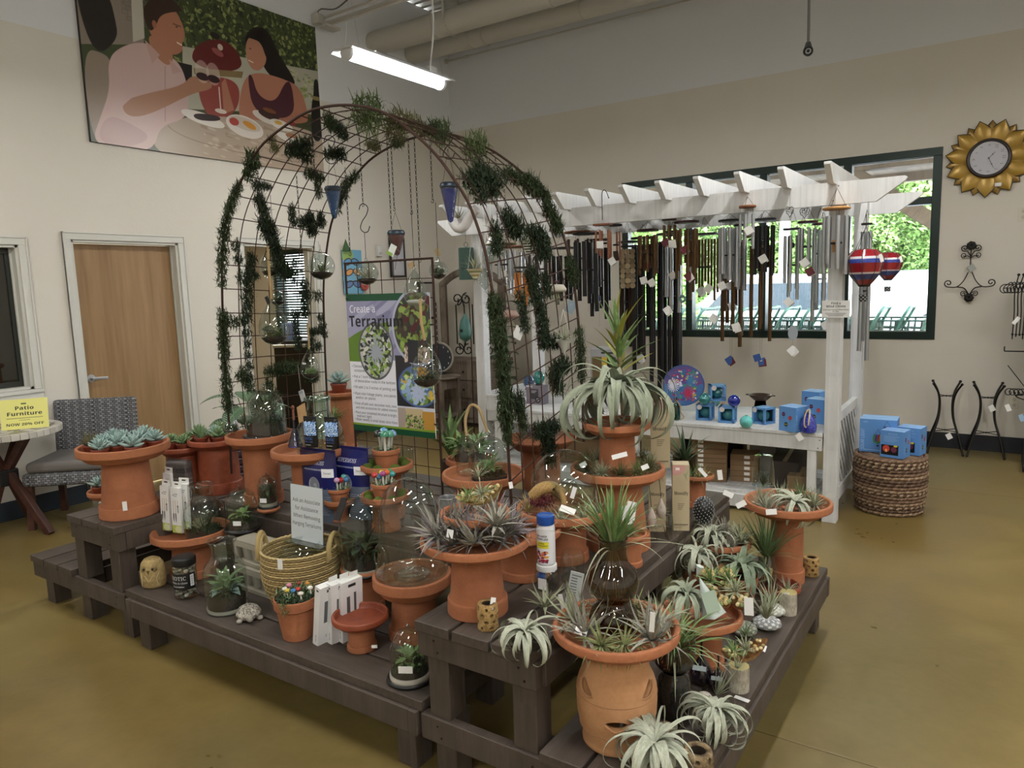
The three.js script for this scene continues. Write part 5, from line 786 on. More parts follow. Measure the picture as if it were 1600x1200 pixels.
{
const v=vessel('dark_vase','dark crackled glass vase under the ribbed brown cup','vase',[[5.415,D1,5.89],[[0.045,0],[0.052,0.01],[0.056,0.05],[0.055,0.1],[0.048,0.13],[0.038,0.142],[0.036,0.15]]],new THREE.MeshPhysicalMaterial({color:0x0e100d,roughness:0.12,bumpMap:rep(grayN,3,6),bumpScale:0.004,clearcoat:1}));
const g=new THREE.LatheGeometry([[0.002,0.002],[0.03,0.002],[0.05,0.012],[0.062,0.03],[0.066,0.06],[0.065,0.125]].map((p)=>new THREE.Vector2(...p)),96),q=g.attributes.position;for(let i=0;i<q.count;i++){const a=Math.atan2(q.getZ(i),q.getX(i)),k=1 + 0.018*Math.cos(a*36);q.setXYZ(i,q.getX(i)*k,q.getY(i),q.getZ(i)*k);}g.computeVertexNormals();
const c=thing('ribbed_cup','ribbed brown glass cup with a green grassy plant, on the dark vase','vase',[5.415,D1 + 0.151,5.89]);part('glass',g,glassMat(0x8a6a54),c);reseed(320);
grassPlant('green grassy plant spilling out of the ribbed brown cup',[5.415,D1 + 0.2,5.89],0.19,LM.fresh,66,{w:0.01,a0:[1.5,0.7],bend:[-1.9,-0.4],n2:12,m2:LM.sage});
const pod=(l,p,s)=>{const t=thing('glass_pod',l,'ornament',p),m=new THREE.MeshPhysicalMaterial({color:0x1b131c,roughness:0.08,clearcoat:1});part('glass',lathe([[0,0],[0.03,0.004],[0.042,0.02],[0.04,0.045],[0.022,0.075],[0.01,0.092],[0.006,0.098]],24),m,t);part('neck',mg([cyl(0.004,0.004,0.05,0,0.095,0,6),ball(0.006,0,0.15,0,8)]),M.iron,t);part('label_card',tr(bx(0.045,0.016,0.001,0,0,0,0),0.005,0.07,0.036,-0.6,0.2,0.1),new THREE.MeshStandardMaterial({color:0x9aa4a6,roughness:0.4}),t);t.scale.setScalar(s);};
pod('dark purple glass pod with a hooked neck near the ribbed cup',[5.425,.28,5.662],1);pod('dark purple glass pod farther back, under the bark boat saucer',[5.399,.28,5.548],0.95);pod('dark glass pod next to the birch log in the middle of the aisle deck',[5.489,.28,5.68],0.8);
airPlant('thin stemmed air plant leaning from the dark glass pods',[5.505,.3,5.741],0.12,LM.sage,{n:14,w:0.006,a0:[1.57,0.9],bend:[-0.6,0.4],tilt:[0,-0.3]});
}
{
const L=[[5.419,.28,4.809],[[.059,0],[.051,.075],[.042,.119],[.034,.169]]];const v=vessel('conical_vase','clear conical flask vase with a grassy plant at the aisle edge','vase',L);part('lip',ring(L[1][3][0],L[1][3][1],0.002),M.glass,v);reseed(331);part('root_bulb',mg([cyl(0.014,0.005,-0.06,0,L[1][3][1]+ 0.02,0,10),cyl(0.012,0.018,0.05,0.01,0.06,0,8)]),LM.straw,v);
grassPlant('stiff green grass fountain in the conical flask vase',[L[0][0],D1 + L[1][3][1]- 0.005,L[0][2]],0.19,LM.green,76,{w:0.009,a0:[1.57,0.75],bend:[-0.9,0.1],n2:14,m2:LM.olive});
const K=[[5.099,.28,5.072],[[.059,0],[.056,.061],[.047,.12],[.047,.172]]];vessel('clear_vase','clear glass vase holding a dark spiky plant behind the smoky gourd','vase',K);grassPlant('dark bronze spiky grass in the clear vase',[K[0][0],D1 + 0.09,K[0][2]],0.3,LM.bronze,80,{w:0.011,a0:[1.57,0.7],bend:[-0.9,0.1],n2:12,m2:LM.olive});
const B=[[4.973,.58,4.614],[[.054,0],[.055,.074],[.056,.155],[.058,.229]]];vessel('brown_vase','tall straight brown glass vase with a wide leaved plant beside the beige boxes','vase',B,glassMat(0x8a7350));grassPlant('wide leaved dark green plant in the tall brown vase',[B[0][0],D2 + B[1][3][1]- 0.03,B[0][2]],0.17,LM.dark,26,{w:0.016,a0:[1.5,0.2],bend:[-0.8,-0.1]});
}
{
reseed(340);for(let i=0;i<3;i++)airPlant('dark red air plant in the shallow red saucer',[5.42 + 0.04*i,D1 + 0.02,4.76 + 0.03*(i % 2)],0.055,LM.red,{n:26,w:0.006,bend:[-1.4,0.6]},'red air plants in the shallow saucer');
[[-0.11,0.03,LM.sage],[-0.05,-0.08,LM.sage],[-0.07,0.09,LM.xero],[0.1,-0.06,LM.sage],[0.03,-0.11,LM.green]].forEach(([x,z,m],i)=>airPlant(['feathery air plant at the inner rim of the aisle end saucer','feathery air plant behind the upturned glass','pale air plant with white petals at the front of the aisle end saucer','feathery air plant at the outer rim of the aisle end saucer','green air plant at the back of the aisle end saucer'][i],[5.462 + x,0.625,4.63 + z],0.085,m,{n:60,w:0.007,bend:[-1.3,0.8]}));
xero('flat silver curly air plant on the aisle end saucer',[5.5,0.63,4.68],0.1,LM.xero,20,0.25,-0.15);
const L=[[5.301,.66,4.433],[[.053,0],[.05,.071],[.043,.125],[.042,.144]]];const g=vessel('upturned_glass','tall clear glass upturned over an air plant on the aisle end saucer','glass',L);part('closed_end',lathe([[L[1][3][0],L[1][3][1]],[0,L[1][3][1]+ 0.003]],30),M.glass,g);airPlant('dark tuft under the upturned glass',[L[0][0],0.66,L[0][2]],0.06,LM.dark,{n:30,w:0.006,a0:[1.57,0.8],bend:[-0.6,0.6]});
for(const[l,p,r]of[['white barcode tag at the front rim of the aisle end saucer',[5.441,.656,4.83],0.2],['white barcode tag at the inner rim of the aisle end saucer',[5.227,.683,4.74],-0.3],['small white tag under the inner rim plants of the aisle end saucer',[5.303,.662,4.8],0.6]])tag(l,p,-0.3,0.4,r,0.045,0.024);
[[-0.02,0.03],[0.03,-0.01],[-0.035,-0.03],[0.02,0.04]].forEach(([x,z],i)=>airPlant('thin green air plant on the small tagged saucer',[5.06 + x,0.73,4.68 + z],0.07,i % 2?LM.olive:LM.green,{n:22,w:0.006,bend:[-2,0.3]},'green air plants on the small tagged saucer'));
tag('white barcode tag at the front of the small green saucer',[5.114,.776,4.76],-0.4,0.3,-0.7,0.05,0.016);tag('white barcode tag at the outer rim of the small green saucer',[5.194,.773,4.76],-0.1,0.3,0.15,0.022,0.045,upTagM);
const P2=[5.229,4.834,.129];saucer('terracotta bowl of silvery striped air plants behind the conical vase',[P2[0],0.46,P2[1]],0.13,0.045);upPot('upturned pot under the bowl of silvery striped air plants',[P2[0],D1,P2[1]],0.075,0.18,0.06);for(let i=0;i<7;i++)airPlant('silvery striped air plant in the bowl behind the conical vase',[P2[0]+ 0.085*Math.cos(i*0.9),0.49,P2[1]+ 0.085*Math.sin(i*0.9)],0.085,i % 3?LM.silver:LM.sage,{n:34,w:0.011,bend:[-1.4,0.6]},'silvery air plants in the bowl');
}
{
reseed(350);const mm=[LM.brownMoss,LM.olive,LM.brownMoss,LM.sage];for(let i=0;i<12;i++){const a=i / 12*6.283,q=0.135;airPlant('wiry tangle of brown green air plants on the middle tier of the tower',[4.955 + q*Math.cos(a),0.912,5.327 + q*Math.sin(a)],0.055,mm[i % 4],{n:110,w:0.0045,a0:[1.5,-0.1],bend:[-1.8,1.2]},'wiry air plants on the middle tier');}
for(const[l,x,y,z,r]of[['white slanted price tag on the wiry middle tier of the tower',968,712,5.5,0.35],['small white tag at the inner rim of the wiry tier',911,726,5.45,0.6],['small white tag at the outer rim of the wiry tier',1008,730,5.45,0.5]])tag(l,V3(...[[968,0]].map(()=>0),0,0)&&(x===968?[5.043,1.002,5.49]:x===911?[4.875,.944,5.47]:[5.138,.964,5.47]),-0.2,0.3,r,x===968?0.06:0.028,0.018);
// saucer of red moss, driftwood and globe
const g=vessel('glass_globe','big round glass globe with side holes behind the silver air plants','terrarium',[[4.83,0.765,5.54],[[0.05,0.0],[0.09,0.018],[0.122,0.06],[0.134,0.11],[0.128,0.155],[0.105,0.2],[0.07,0.23],[0.03,0.245],[0.0005,0.248]]],M.glass,48);
part('side_hole',tr(new THREE.TorusGeometry(0.045,0.003,8,34),0.07,0.12,0.106,0,0.55,0),M.glass,g);part('side_hole',tr(new THREE.TorusGeometry(0.04,0.003,8,34),-0.085,0.09,0.09,0,-0.7,0),M.glass,g);
const dw=thing('driftwood','tan holey piece of driftwood beside the glass globe','driftwood',[4.827,.876,5.66],0.5);part('wood',tube([[-0.06,-0.02,0],[-0.03,0.012,0.01],[0.01,0.018,0],[0.05,-0.015,-0.01]],0.024,14,9),chollaM[0],dw);part('wood_spur',tube([[0.02,0.01,0],[0.05,0.0,0.02],[0.06,-0.04,0.03]],0.012,10,7),chollaM[0],dw);for(const[x,y]of[[-0.04,0.02],[-0.01,0.03],[0.02,0.015]])part('knot_hole',ball(0.006,x,y,0.02,8,1,1,0.5),M.soil,dw);
const mo=thing('red_moss','dark red moss under the driftwood','moss',[4.813,.845,5.68]);part('moss',mossGeo(300,0.05,0.02,0.35),mat(0x5a1f24,0.95,DS),mo);
[[-0.11,0.08,LM.straw],[0.07,0.13,LM.sage],[0.12,0.06,LM.sage],[0.13,-0.04,LM.silver],[-0.13,0.0,LM.purple]].forEach(([x,z,m],i)=>airPlant(['straw coloured dried tuft in the driftwood saucer','spiky air plant at the front of the driftwood saucer','spiky air plant at the outer rim of the driftwood saucer','silver air plant behind the outer rim of the driftwood saucer','lilac leaved air plant between the globe and the silver heap'][i],[4.83 + x,0.775,5.56 + z],0.075,m,{n:22,w:0.008,bend:[-1.2,0.6]}));
tag('large white torn tag at the front of the driftwood saucer',[4.943,.838,5.72],-0.7,0.2,-0.1,0.06,0.024,M.paper);tag('tall white tag standing in the driftwood saucer',[4.935,.886,5.66],0,0.3,-0.3,0.016,0.045,upTagM);tag('small white tag by the dried tuft of the driftwood saucer',[4.655,.879,5.66],-0.2,0.3,0.3,0.016,0.026,upTagM);
airPlant('bright green tuft in the small orange saucer behind the smoky vase',[5.085,0.70,5.5],0.075,LM.fresh,{n:40,w:0.007,a0:[1.5,0.3],bend:[-1.2,0.2]});for(const[l,p,a]of[['white folded tag beside the green tuft',[5.119,.811,5.6],0.25],['white printed tag farther out beside the green tuft',[5.13,.824,5.58],-0.15]])tag(l,p,0,0.2,a,0.035,0.07,upTagM);
// planters behind: saucers with foliage
const S1=[4.277,5.328,.144];saucer('wide empty terracotta saucer under the round hanging cloche',[S1[0],0.755,S1[1]],0.19,0.06);upPot('upturned pot under the wide empty saucer at the back',[S1[0],D2,S1[1]],0.1,0.175,0.09);
const S2=[4.09,5.162,.101];saucer('terracotta saucer of leafy seedlings at the back of the display',[S2[0]- 0.05,0.76,S2[1]- 0.05],0.125,0.05);upPot('upturned pot under the leafy seedling saucer',[S2[0]- 0.05,D2,S2[1]- 0.05],0.09,0.18,0.07);
for(const[i,x,z]of[[0,-0.03,0.03],[1,0.05,0.0]]){const t=thing('leafy_seedling',i?'mottled leafy seedling behind the rope handled bottle':'light green leafy seedling at the back of the display','plant',[S2[0]- 0.05 + x,0.785,S2[1]- 0.05 + z]);part('nursery_pot',lathe([[0,0],[0.032,0],[0.04,0.05],[0.036,0.05]],16),M.black,t);part('foliage',tuft(34,{len:[0.05,0.11],w:0.03,a0:[1.5,0.1],bend:[-1.4,-0.2],seg:4,peak:0.5,base:0.2,y0:0.05}),i?LM.succG:LM.fresh,t).position.y=0.05;part('stem',mg([...Array(6).keys()].map((k)=>rod([0,0.04,0],[0.03*Math.cos(k),0.1 + 0.01*k,0.03*Math.sin(k)],0.002,4))),LM.green,t);}
const t=thing('bamboo_plant','tall plant with long green blades beside the planting poster','plant',[3.645,.6,4.782]);part('planter',lathe([[0,0],[0.05,0],[0.06,0.08],[0.055,0.08]],20),mat(0x3a2a20,0.6),t);part('soil',lathe([[0.056,0.072],[0,0.074]],16),M.soil,t);
for(let k=0;k<16;k++){const l=part('leaf',leaf(rr(0.16,0.3),rr(0.022,0.032),{a0:rr(0.9,1.5),bend:rr(-1.3,-0.1),n:8,fold:0.35,base:0.4,peak:0.35}),k % 3?LM.fresh:LM.green,t);l.position.y=0.08 + 0.006*k;l.rotation.y=k*2.4;}
const cl=thing('hanging_cloche','egg shaped glass cloche with a glass loop over a green seedling at the back','terrarium',[S1[0]+ 0.02,0.775,S1[1]- 0.02]);part('glass',lathe([[0.07,0.0],[0.09,0.03],[0.095,0.08],[0.085,0.14],[0.055,0.185],[0.02,0.203],[0.0005,0.206]],36),M.glass,cl);part('glass_loop',tr(new THREE.TorusGeometry(0.012,0.004,8,20),0,0.216,0),M.glass,cl);part('rope',tube([[0,0.22,0],[-0.02,0.27,0],[-0.05,0.33,0],[-0.09,0.34,0],[-0.11,0.28,0.02],[-0.1,0.2,0.03]],0.007,24,7),M.jute,cl);planting(cl,0.085,0.004,0.14,{leafM:LM.fresh,style:2,n:26});
vessel('glass_bottle','leaning clear bottle with a rope neck and black card at the back','terrarium',[[S1[0]- 0.12,0.775,S1[1]- 0.03],[[0.04,0],[0.05,0.02],[0.048,0.08],[0.03,0.15],[0.016,0.2]]]);
const tk=thing('heather_tray','terracotta bowl of dark heathery plants behind the far foot of the arch','planter',[4.153,.767,4.62]);part('bowl',lathe([[0,0.0],[0.14,0],[0.19,0.05],[0.2,0.06],[0.19,0.06]],36),M.terra,tk);for(let i=0;i<9;i++){const f=part('foliage',tuft(40,{len:[0.05,0.11],w:0.006,a0:[1.5,0.2],bend:[-1.4,0.4],seg:4,y0:0.03}),i % 3===1?LM.purple:LM.dark,tk);f.position.set(0.12*Math.cos(i*0.7)*(i % 2?1:0.5),0.05,0.12*Math.sin(i*0.7)*(i % 2?1:0.5));}
upPot('upturned pot under the bowl of heathery plants',[4.153,.767,4.62].map((v,i)=>i===1?D1:v),0.12,[4.153,.767,4.62][1]- D1,0.1);
const dc=thing('dracaena','spiky green and yellow dracaena rising behind the huge grey air plant','plant',[4.86,D2,5.08]);part('planter',lathe([[0,0],[0.06,0],[0.075,0.12],[0.07,0.12]],20),M.black,dc);part('trunk',tube([[0,0.1,0],[0.008,0.4,0],[0.0,0.65,0],[-0.02,0.86,0.0]],0.011,20,7),mat(0x7a6a4c,0.9),dc);
reseed(355);for(let k=0;k<26;k++){const q=k / 25,l=part('leaf',leaf(rr(0.14,0.24),0.026,{a0:lerp(0.45,1.5,q)+ rr(-0.1,0.1),bend:-rr(0.1,0.4),n:7,fold:0.45,base:0.5,peak:0.3}),k % 3===0?mat(0x8b8a35,0.6,DS):LM.fresh,dc);l.position.set(-0.02*q,0.66 + 0.2*q,0);l.rotation.y=k*2.4;}
// beige product boxes
const bx1=canvasTex(128,512,(x,w,h)=>{x.fillStyle='#b9ab8c';x.fillRect(0,0,w,h);x.fillStyle='#c99a94';x.beginPath();x.arc(20,0,80,0,7);x.fill();x.fillStyle='#f0e4dc';x.fillRect(24,18,30,20);x.fillStyle='#1d1a16';x.font='bold 34px serif';x.fillText('Mossify',12,230,106);x.fillStyle='#5d5646';for(let i=0;i<4;i++)x.fillRect(40,300 + i*14,50 - i*6,4);for(let i=0;i<3;i++)x.fillRect(10,460 + i*13,106 - i*22,i?3:8);x.strokeStyle='#8d9a7a';x.lineWidth=2;for(let i=0;i<7;i++){x.beginPath();x.moveTo(110,120);x.quadraticCurveTo(100 - i*6,90 - i*10,116 - i*3,40 + i*8);x.stroke();}});
const sd=canvasTex(128,512,(x,w,h)=>{x.fillStyle='#a1937a';x.fillRect(0,0,w,h);x.fillStyle='#4b4437';for(let i=0;i<4;i++){x.fillRect(50,110 + i*90,26,22);for(let k=0;k<3;k++)x.fillRect(34,140 + i*90 + k*10,60 - k*8,4);}});
const pb=print(bx1,0.7),ps=print(sd,0.7),pl=mat(0xb5a78a,0.7),mb=(l,p,w)=>{const t=thing('pole_kit_box',l,'box',p,0.42);part('carton',new THREE.BoxGeometry(w,0.29,0.075).translate(0,0.145,0),[pl,ps,pl,pl,pb,pl],t);part('tuck_flap',bx(w*0.96,0.0015,0.07,0,0.291,0,0),pl,t);};
mb('lower beige box, nearer the tower, under the top box',[5.015,D2,5.06],0.072);mb('lower beige box beside the tall brown vase',[5.098,D2,5.0],0.072);mb('top beige box standing on the two lower ones',[5.04,D2 + 0.293,5.085],0.08);
const eg=thing('beaded_egg','black egg ornament studded with silver beads beside the beige boxes','ornament',[5.16,D2 - 0.005,4.88]);part('egg',ball(0.046,0,0.06,0,28,1,1.35,1),M.black,eg);const bead=ball(0.003,0,0,0,6);for(let i=0;i<170;i++){const yy=1 - 2*(i + 0.5)/ 170,r=Math.sqrt(1 - yy*yy),a=i*2.39996,b=part('bead',bead,M.steel,eg);b.position.set(0.046*r*Math.cos(a),0.06 + 0.0621*yy,0.046*r*Math.sin(a));}
for(const[l,p]of[['pearly snail shell hanging by a dark cord under the middle tier',[5.091,.712,5.2]],['smaller pearly shell hanging with an air plant beside the beige boxes',[5.069,.685,5.25]]]){const s=thing('hanging_shell',l,'shell',p);part('shell',lathe([[0.0005,-0.035],[0.014,-0.022],[0.021,0],[0.018,0.016],[0.01,0.034],[0.004,0.05],[0.0005,0.055]],20),mat(0xbdb2a8,0.25),s);part('cord',rod([0,0.05,0],[-0.005,0.19,0.02],0.0015,4),M.cordDark,s);part('air_plant_leaves',tuft(14,{len:[0.03,0.06],w:0.005,bend:[-2,0.5],a0:[1.4,0]}),LM.sage,s).position.y=-0.01;}
const gt=thing('metal_tube','grey galvanised tube seen through the big glass dome','tube',[4.3,D2,5.62]);part('tube',lathe([[0.036,0],[0.038,0.002],[0.038,0.19],[0.03,0.192],[0.03,0.15]],28),mat(0x8d8f90,0.35,{metalness:0.6}),gt);part('rolled_rim',ring(0.037,0.19,0.003),mat(0x8d8f90,0.3,{metalness:0.6}),gt);
saucer('terracotta saucer behind the big glass dome, seen through it',[4.47,0.68,5.62],0.07,0.03);upPot('small upturned pot behind the big glass dome',[4.47,D2,5.62],0.055,0.1,0.045);
const bk=thing('slatted_box','dark slatted box behind the big glass dome','box',[4.15,D2,5.2],0.5);part('box',bx(0.16,0.12,0.1,0,0.06,0,0.015),mat(0x24272b,0.5),bk);for(let k=0;k<5;k++)part('slat',bx(0.15,0.014,0.012,0,0.02 + 0.023*k,0.054,0.004),mat(0x34373c,0.5),bk);
for(const[i,x]of[[0,612],[1,630]])vessel('clear_canister',i?'clear canister with a metal lid behind the mushroom pots, the one nearer the poster edge':'clear canister with a metal lid behind the tall mushroom pot','jar',[i?[3.356,.6,4.847]:[3.251,.6,4.849],[[0.05,0],[0.052,0.005],[0.052,0.12],[0.045,0.135]]],M.glass);
}
// ---------- hanging in the arch ----------
const linkG=new THREE.TorusGeometry(0.006,0.0013,4,8).scale(0.62,1.25,1);
function chain(label,x,z,y1,y0,hook=true){
const t=thing('chain',label,'chain',[x,y0,z]),n=Math.max(2,Math.round((y1 - y0)/ 0.0125)),L=[];
for(let i=0;i<n;i++)L.push(tr(linkG.clone(),0,(i + 0.5)*(y1 - y0)/ n,0,0,(i % 2)*PI / 2 + 0.4,0));
part('links',mg(L),M.iron,t);
if(hook)part('hook',tube([[0,0.004,0],[0.006,-0.004,0],[0.004,-0.014,0],[-0.005,-0.014,0],[-0.007,-0.006,0]],0.0014,14,5),M.iron,t);
return t;
}
const topAt=(x,z,dy=0)=>{let b=0;const v=(ZN - z)/(ZN - ZF);for(let i=0;i<=NB;i++){const p=pN[i].clone().lerp(pF[i],Math.min(1,Math.max(0,v)));if(Math.abs(p.x - x)<0.07&&p.y>b)b=p.y;}return(b||2.3)- dy;};
const sHook=(label,p,h,turn=0)=>{const t=thing('s_hook',label,'hook',p,turn);const k=h / 4;part('hook',tube([[-k*0.95,k*1.3,0],[-k*0.6,k*1.95,0],[k*0.2,k*2,0],[k*0.85,k*1.4,0],[k*0.5,k*0.5,0],[-k*0.5,-k*0.5,0],[-k*0.85,-k*1.4,0],[-k*0.2,-k*2,0],[k*0.6,-k*1.95,0],[k*1.0,-k*1.3,0]],0.0022,50,6),M.iron,t);part('end_ball',ball(0.0032,k*1.0,-k*1.3,0,8),M.iron,t);};
const line=(a,b,m=M.cordDark,r=0.0012)=>part('cord',rod(a,b,r,4),m,null);
function hangGlobe(label,p,r,style,leafM,cordTop,o={}){
const t=thing('hanging_terrarium',label,'terrarium',p),P=[];for(let i=0;i<=18;i++){const a=-PI / 2 + i / 18*PI;P.push([r*Math.cos(a)*(o.sx||1),r*Math.sin(a)*(o.sy||1)]);}if(o.tear)P.forEach((q)=>{if(q[1]>0){const s=q[1]/ r;q[1]=s*r*o.tear;q[0]*=1 - 0.55*s*s;}});
part('glass',lathe(P,36),M.glass,t);const top=P[18][1];
part('glass_loop',tr(new THREE.TorusGeometry(0.008,0.0028,6,16),0,top + 0.008,0),M.glass,t);
if(!o.noHole)part('side_opening',tr(new THREE.TorusGeometry(r*0.42,0.0022,6,26),r*0.35,r*0.1,r*0.82,-0.1,0.4,0),M.glass,t);
part('soil',lathe([[0.0005,-r*0.97],[r*0.6,-r*0.78],[r*0.84,-r*0.5],[r*0.5,-r*0.42],[0,-r*0.38]],22),o.soilM||M.soil,t);
const f=part('foliage',style===1?tuft(26,{len:[r*0.6,r*1.05],w:r*0.13,a0:[1.5,0.2],bend:[-0.9,0.3],seg:4,fold:0.4}):style===2?mossGeo(260,r*0.62,r*0.3,0.55):tuft(26,{len:[r*0.25,r*0.5],w:r*0.17,a0:[1.5,0],bend:[-0.8,0.3],seg:4,peak:0.4,y0:r*0.4}),leafM,t);f.position.y=style===2?-r*0.15:-r*0.4;
if(cordTop)part('hanging_cord',rod([0,top + 0.014,0],[0,cordTop - p[1],0],o.cordR||0.0014,5),o.cordM||M.cordDark,t);
return t;
}
reseed(501);
{
// front left panel: teardrop and globes
const zA=5.45;
const t1=hangGlobe('large teardrop terrarium of moss hanging on a thick jute cord inside the arch',[3.025,1.461,5.45],0.078,2,mossMats[3],0,{tear:2.1,noHole:true});part('jute_cord',tube([[0,0.165,0],[0.004,0.24,0.004],[-0.004,0.34,0],[0.002,0.44,0]],0.0075,20,6),M.jute,t1);part('black_tag',tr(bx(0.022,0.04,0.001,0,0,0,0),0.03,0.16,0.05,0,0.2,0.4),M.black,t1);const ff=part('succulent_leaves',rosette(20,0.042),LM.dark,t1);ff.position.set(-0.012,-0.01,0.03);
hangGlobe('empty oval glass globe high behind the jute cord',[2.778,1.808,5.25],0.058,1,LM.sage,0,{sx:0.95,sy:1.25});
hangGlobe('small round glass globe behind the jute cord teardrop',[2.636,1.626,5.1],0.045,2,LM.dark,2.227);
sHook('black double hook holding the jute cord teardrop',[3.033,1.888,5.45],0.12,0.4);
const c=hangGlobe('round glass globe of dark succulents beside the far foot of the arch',[2.918,1.803,5],0.079,1,LM.green,1.927);
const t2=hangGlobe('small teardrop terrarium of bright moss hanging by the doorway',[2.998,1.221,5.2],0.052,2,LM.fresh,0,{tear:2.3,noHole:true});part('jute_cord',tube([[0,0.118,0],[0.003,0.17,0],[0,0.26,0]],0.006,14,6),M.jute,t2);part('price_label',tr(bx(0.024,0.01,0.001,0,0,0,0),0,0.04,0.044),labelM,t2);
const tgA=[3.085,1.129,5.35],tgB=[2.877,.992,5.63];for(const[l,p,r]of[['clear plastic packet tag hanging by a string above the bell jar',tgA,0.35],['clear plastic packet tag hanging on the near foot of the arch',tgB,0.5]]){const t=thing('packet_tag',l,'tag',p);part('packet',tr(bx(0.04,0.06,0.006,0,-0.03,0,0.002),0,0,0,0,0,r),mat(0xb3b0b2,0.3),t);part('paper_strip',tr(bx(0.032,0.014,0.0075,0,-0.012,0,0),0,0,0,0,0,r),mat(0x8d9aa0,0.5),t);part('string',rod([0,0,0],[-0.01,0.14,0],0.0012,4),M.steel,t);}
// chains: px top, px bottom
const ch=[['chain falling from the near edge of the arch beside the door',404,238,408,340,5.6],['chain in front of the big picture, over the jute cord',486,190,492,275,5.5],['chain through the moss down to the doorway',463,275,474,435,5.35],['long chain over the butterfly plaque',540,262,547,395,5.3],['longest chain from the arch crown, ending in a large hook',558,180,567,318,5.2],['chain carrying the amber cone',603,210,612,362,5.25],['short chain beside the amber cone chain',610,225,616,325,5.15],['chain over the terrarium poster with a little hook',637,213,643,330,5.3],['longer twin of the poster chain, reaching the poster frame',645,215,656,405,5.3],['chain at the far side of the crown holding a small globe',672,222,676,312,5.2],['chain over the airplant cones, inside the near shoulder',774,246,779,395,5.2],['chain on the far panel of the arch',789,305,793,440,5.0],['chain at the window side of the far panel',760,315,763,350,5.1]];
const P=[[3.2,2.332,5.6],[3.183,2.025,5.6],[3.471,2.452,5.5],[3.473,2.202,5.5],[3.166,2.251,5.35],[3.167,1.728,5.35],[3.475,2.263,5.3],[3.471,1.846,5.3],[3.475,2.532,5.2],[3.481,2.096,5.2],[3.71,2.399,5.25],[3.715,1.937,5.25],[3.644,2.376,5.15],[3.648,2.063,5.15],[3.892,2.358,5.3],[3.894,2.017,5.3],[3.923,2.348,5.3],[3.931,1.793,5.3],[3.942,2.339,5.2],[3.942,2.074,5.2],[4.314,2.224,5.2],[4.314,1.805,5.2],[4.224,2.085,5],[4.223,1.676,5]];
for(let i=0;i<12;i++)chain(ch[i][0],P[2*i + 1][0],P[2*i + 1][2],P[2*i][1],P[2*i + 1][1]);
sHook('large black S hook at the end of the longest chain',[3.484,2.022,5.2],0.14);sHook('black S hook caught in the mesh in front of the big picture',[3.481,2.336,5.4],0.13,0.3);sHook('black S hook in the mesh at the arch crown',[4.088,2.299,5.25],0.12,0.3);sHook('black S hook on the near shoulder of the arch',[4.216,2.188,5.15],0.12,0.3);
// glass cones
const cone=(label,p,r,h,col,cord)=>{const t=thing('glass_cone',label,'ornament',p);const m=glassMat(col,{roughness:0.12,bumpMap:rep(grayN,6),bumpScale:0.003});part('glass',lathe([[0.0005,-h],[r*0.28,-h*0.95],[r*0.95,-0.012],[r,0]],30),m,t);part('lining',lathe([[0.0005,-h*0.9],[r*0.2,-h*0.8],[r*0.8,-h*0.1]],24),mat(col,0.35,{...DS}),t);part('metal_rim',lathe([[r*1.02,-0.008],[r*1.04,0],[r*0.9,0.012],[r*0.82,0.012]],30),mat(0x35404a,0.35,{metalness:0.5}),t);part('cord',mg([rod([r*0.9,0.005,0],[0,cord,0],0.001,4),rod([-r*0.9,0.005,0],[0,cord,0],0.001,4)]),M.cordDark,t);return t;};
cone('pale blue glass cone hanging before the big picture edge',[3.107,2.22,5.05],0.046,0.165,0x5f9cc0,0.22);cone('deep blue glass cone hanging inside the near shoulder of the arch',[4.125,2.112,5.3],0.042,0.165,0x1f6fc0,0.16);
const am=cone('amber glass cone with a white tag hanging before the framed print',[3.744,1.929,5.25],0.042,0.11,0xa8622a,0.1);part('paper_tag',tr(bx(0.036,0.056,0.0015,0,0,0,0),0.004,-0.085,0.04,0,0.2,-0.5),mat(0xdde2dd,0.6),am);part('green_strip',tr(bx(0.036,0.016,0.0018,-0.006,-0.02,0.0004,0),0.004,-0.085,0.04,0,0.2,-0.5),mat(0x86a850,0.6),am);
// glass globes by the poster
const a1=hangGlobe('round glass globe with bleached sticks hanging from the large hook',[3.48,1.743,5.2],0.061,1,LM.sage,1.953);for(let i=0;i<9;i++)part('bleached_stick',rod([0.03*Math.cos(i*2.4),-0.04,0.03*Math.sin(i*2.4)],[0.05*Math.cos(i*2.4 + 2),0.025,0.05*Math.sin(i*2.4 + 2)],0.0022,5),mat(0xb6b39d,0.8),a1);
const a2=hangGlobe('small clear globe with dark moss hanging beside the poster frame',[3.959,1.741,5.2],0.045,2,LM.dark,2.059);part('paper_tag',tr(bx(0.022,0.035,0.001,0,0,0,0),0,0.085,0,0,0.5,0.3),mat(0x9a8560,0.8),a2);
const a3=hangGlobe('teardrop terrarium with a brown tag hanging over the top of the poster',[3.998,1.627,5.42],0.052,0,LM.bronze,2.004,{tear:2.2,noHole:true,soilM:mat(0xd0ccc4,0.9)});part('paper_tag',tr(bx(0.03,0.024,0.001,0,0,0,0),-0.015,0.135,0.0,0,0.2,0.4),mat(0xa08660,0.8),a3);
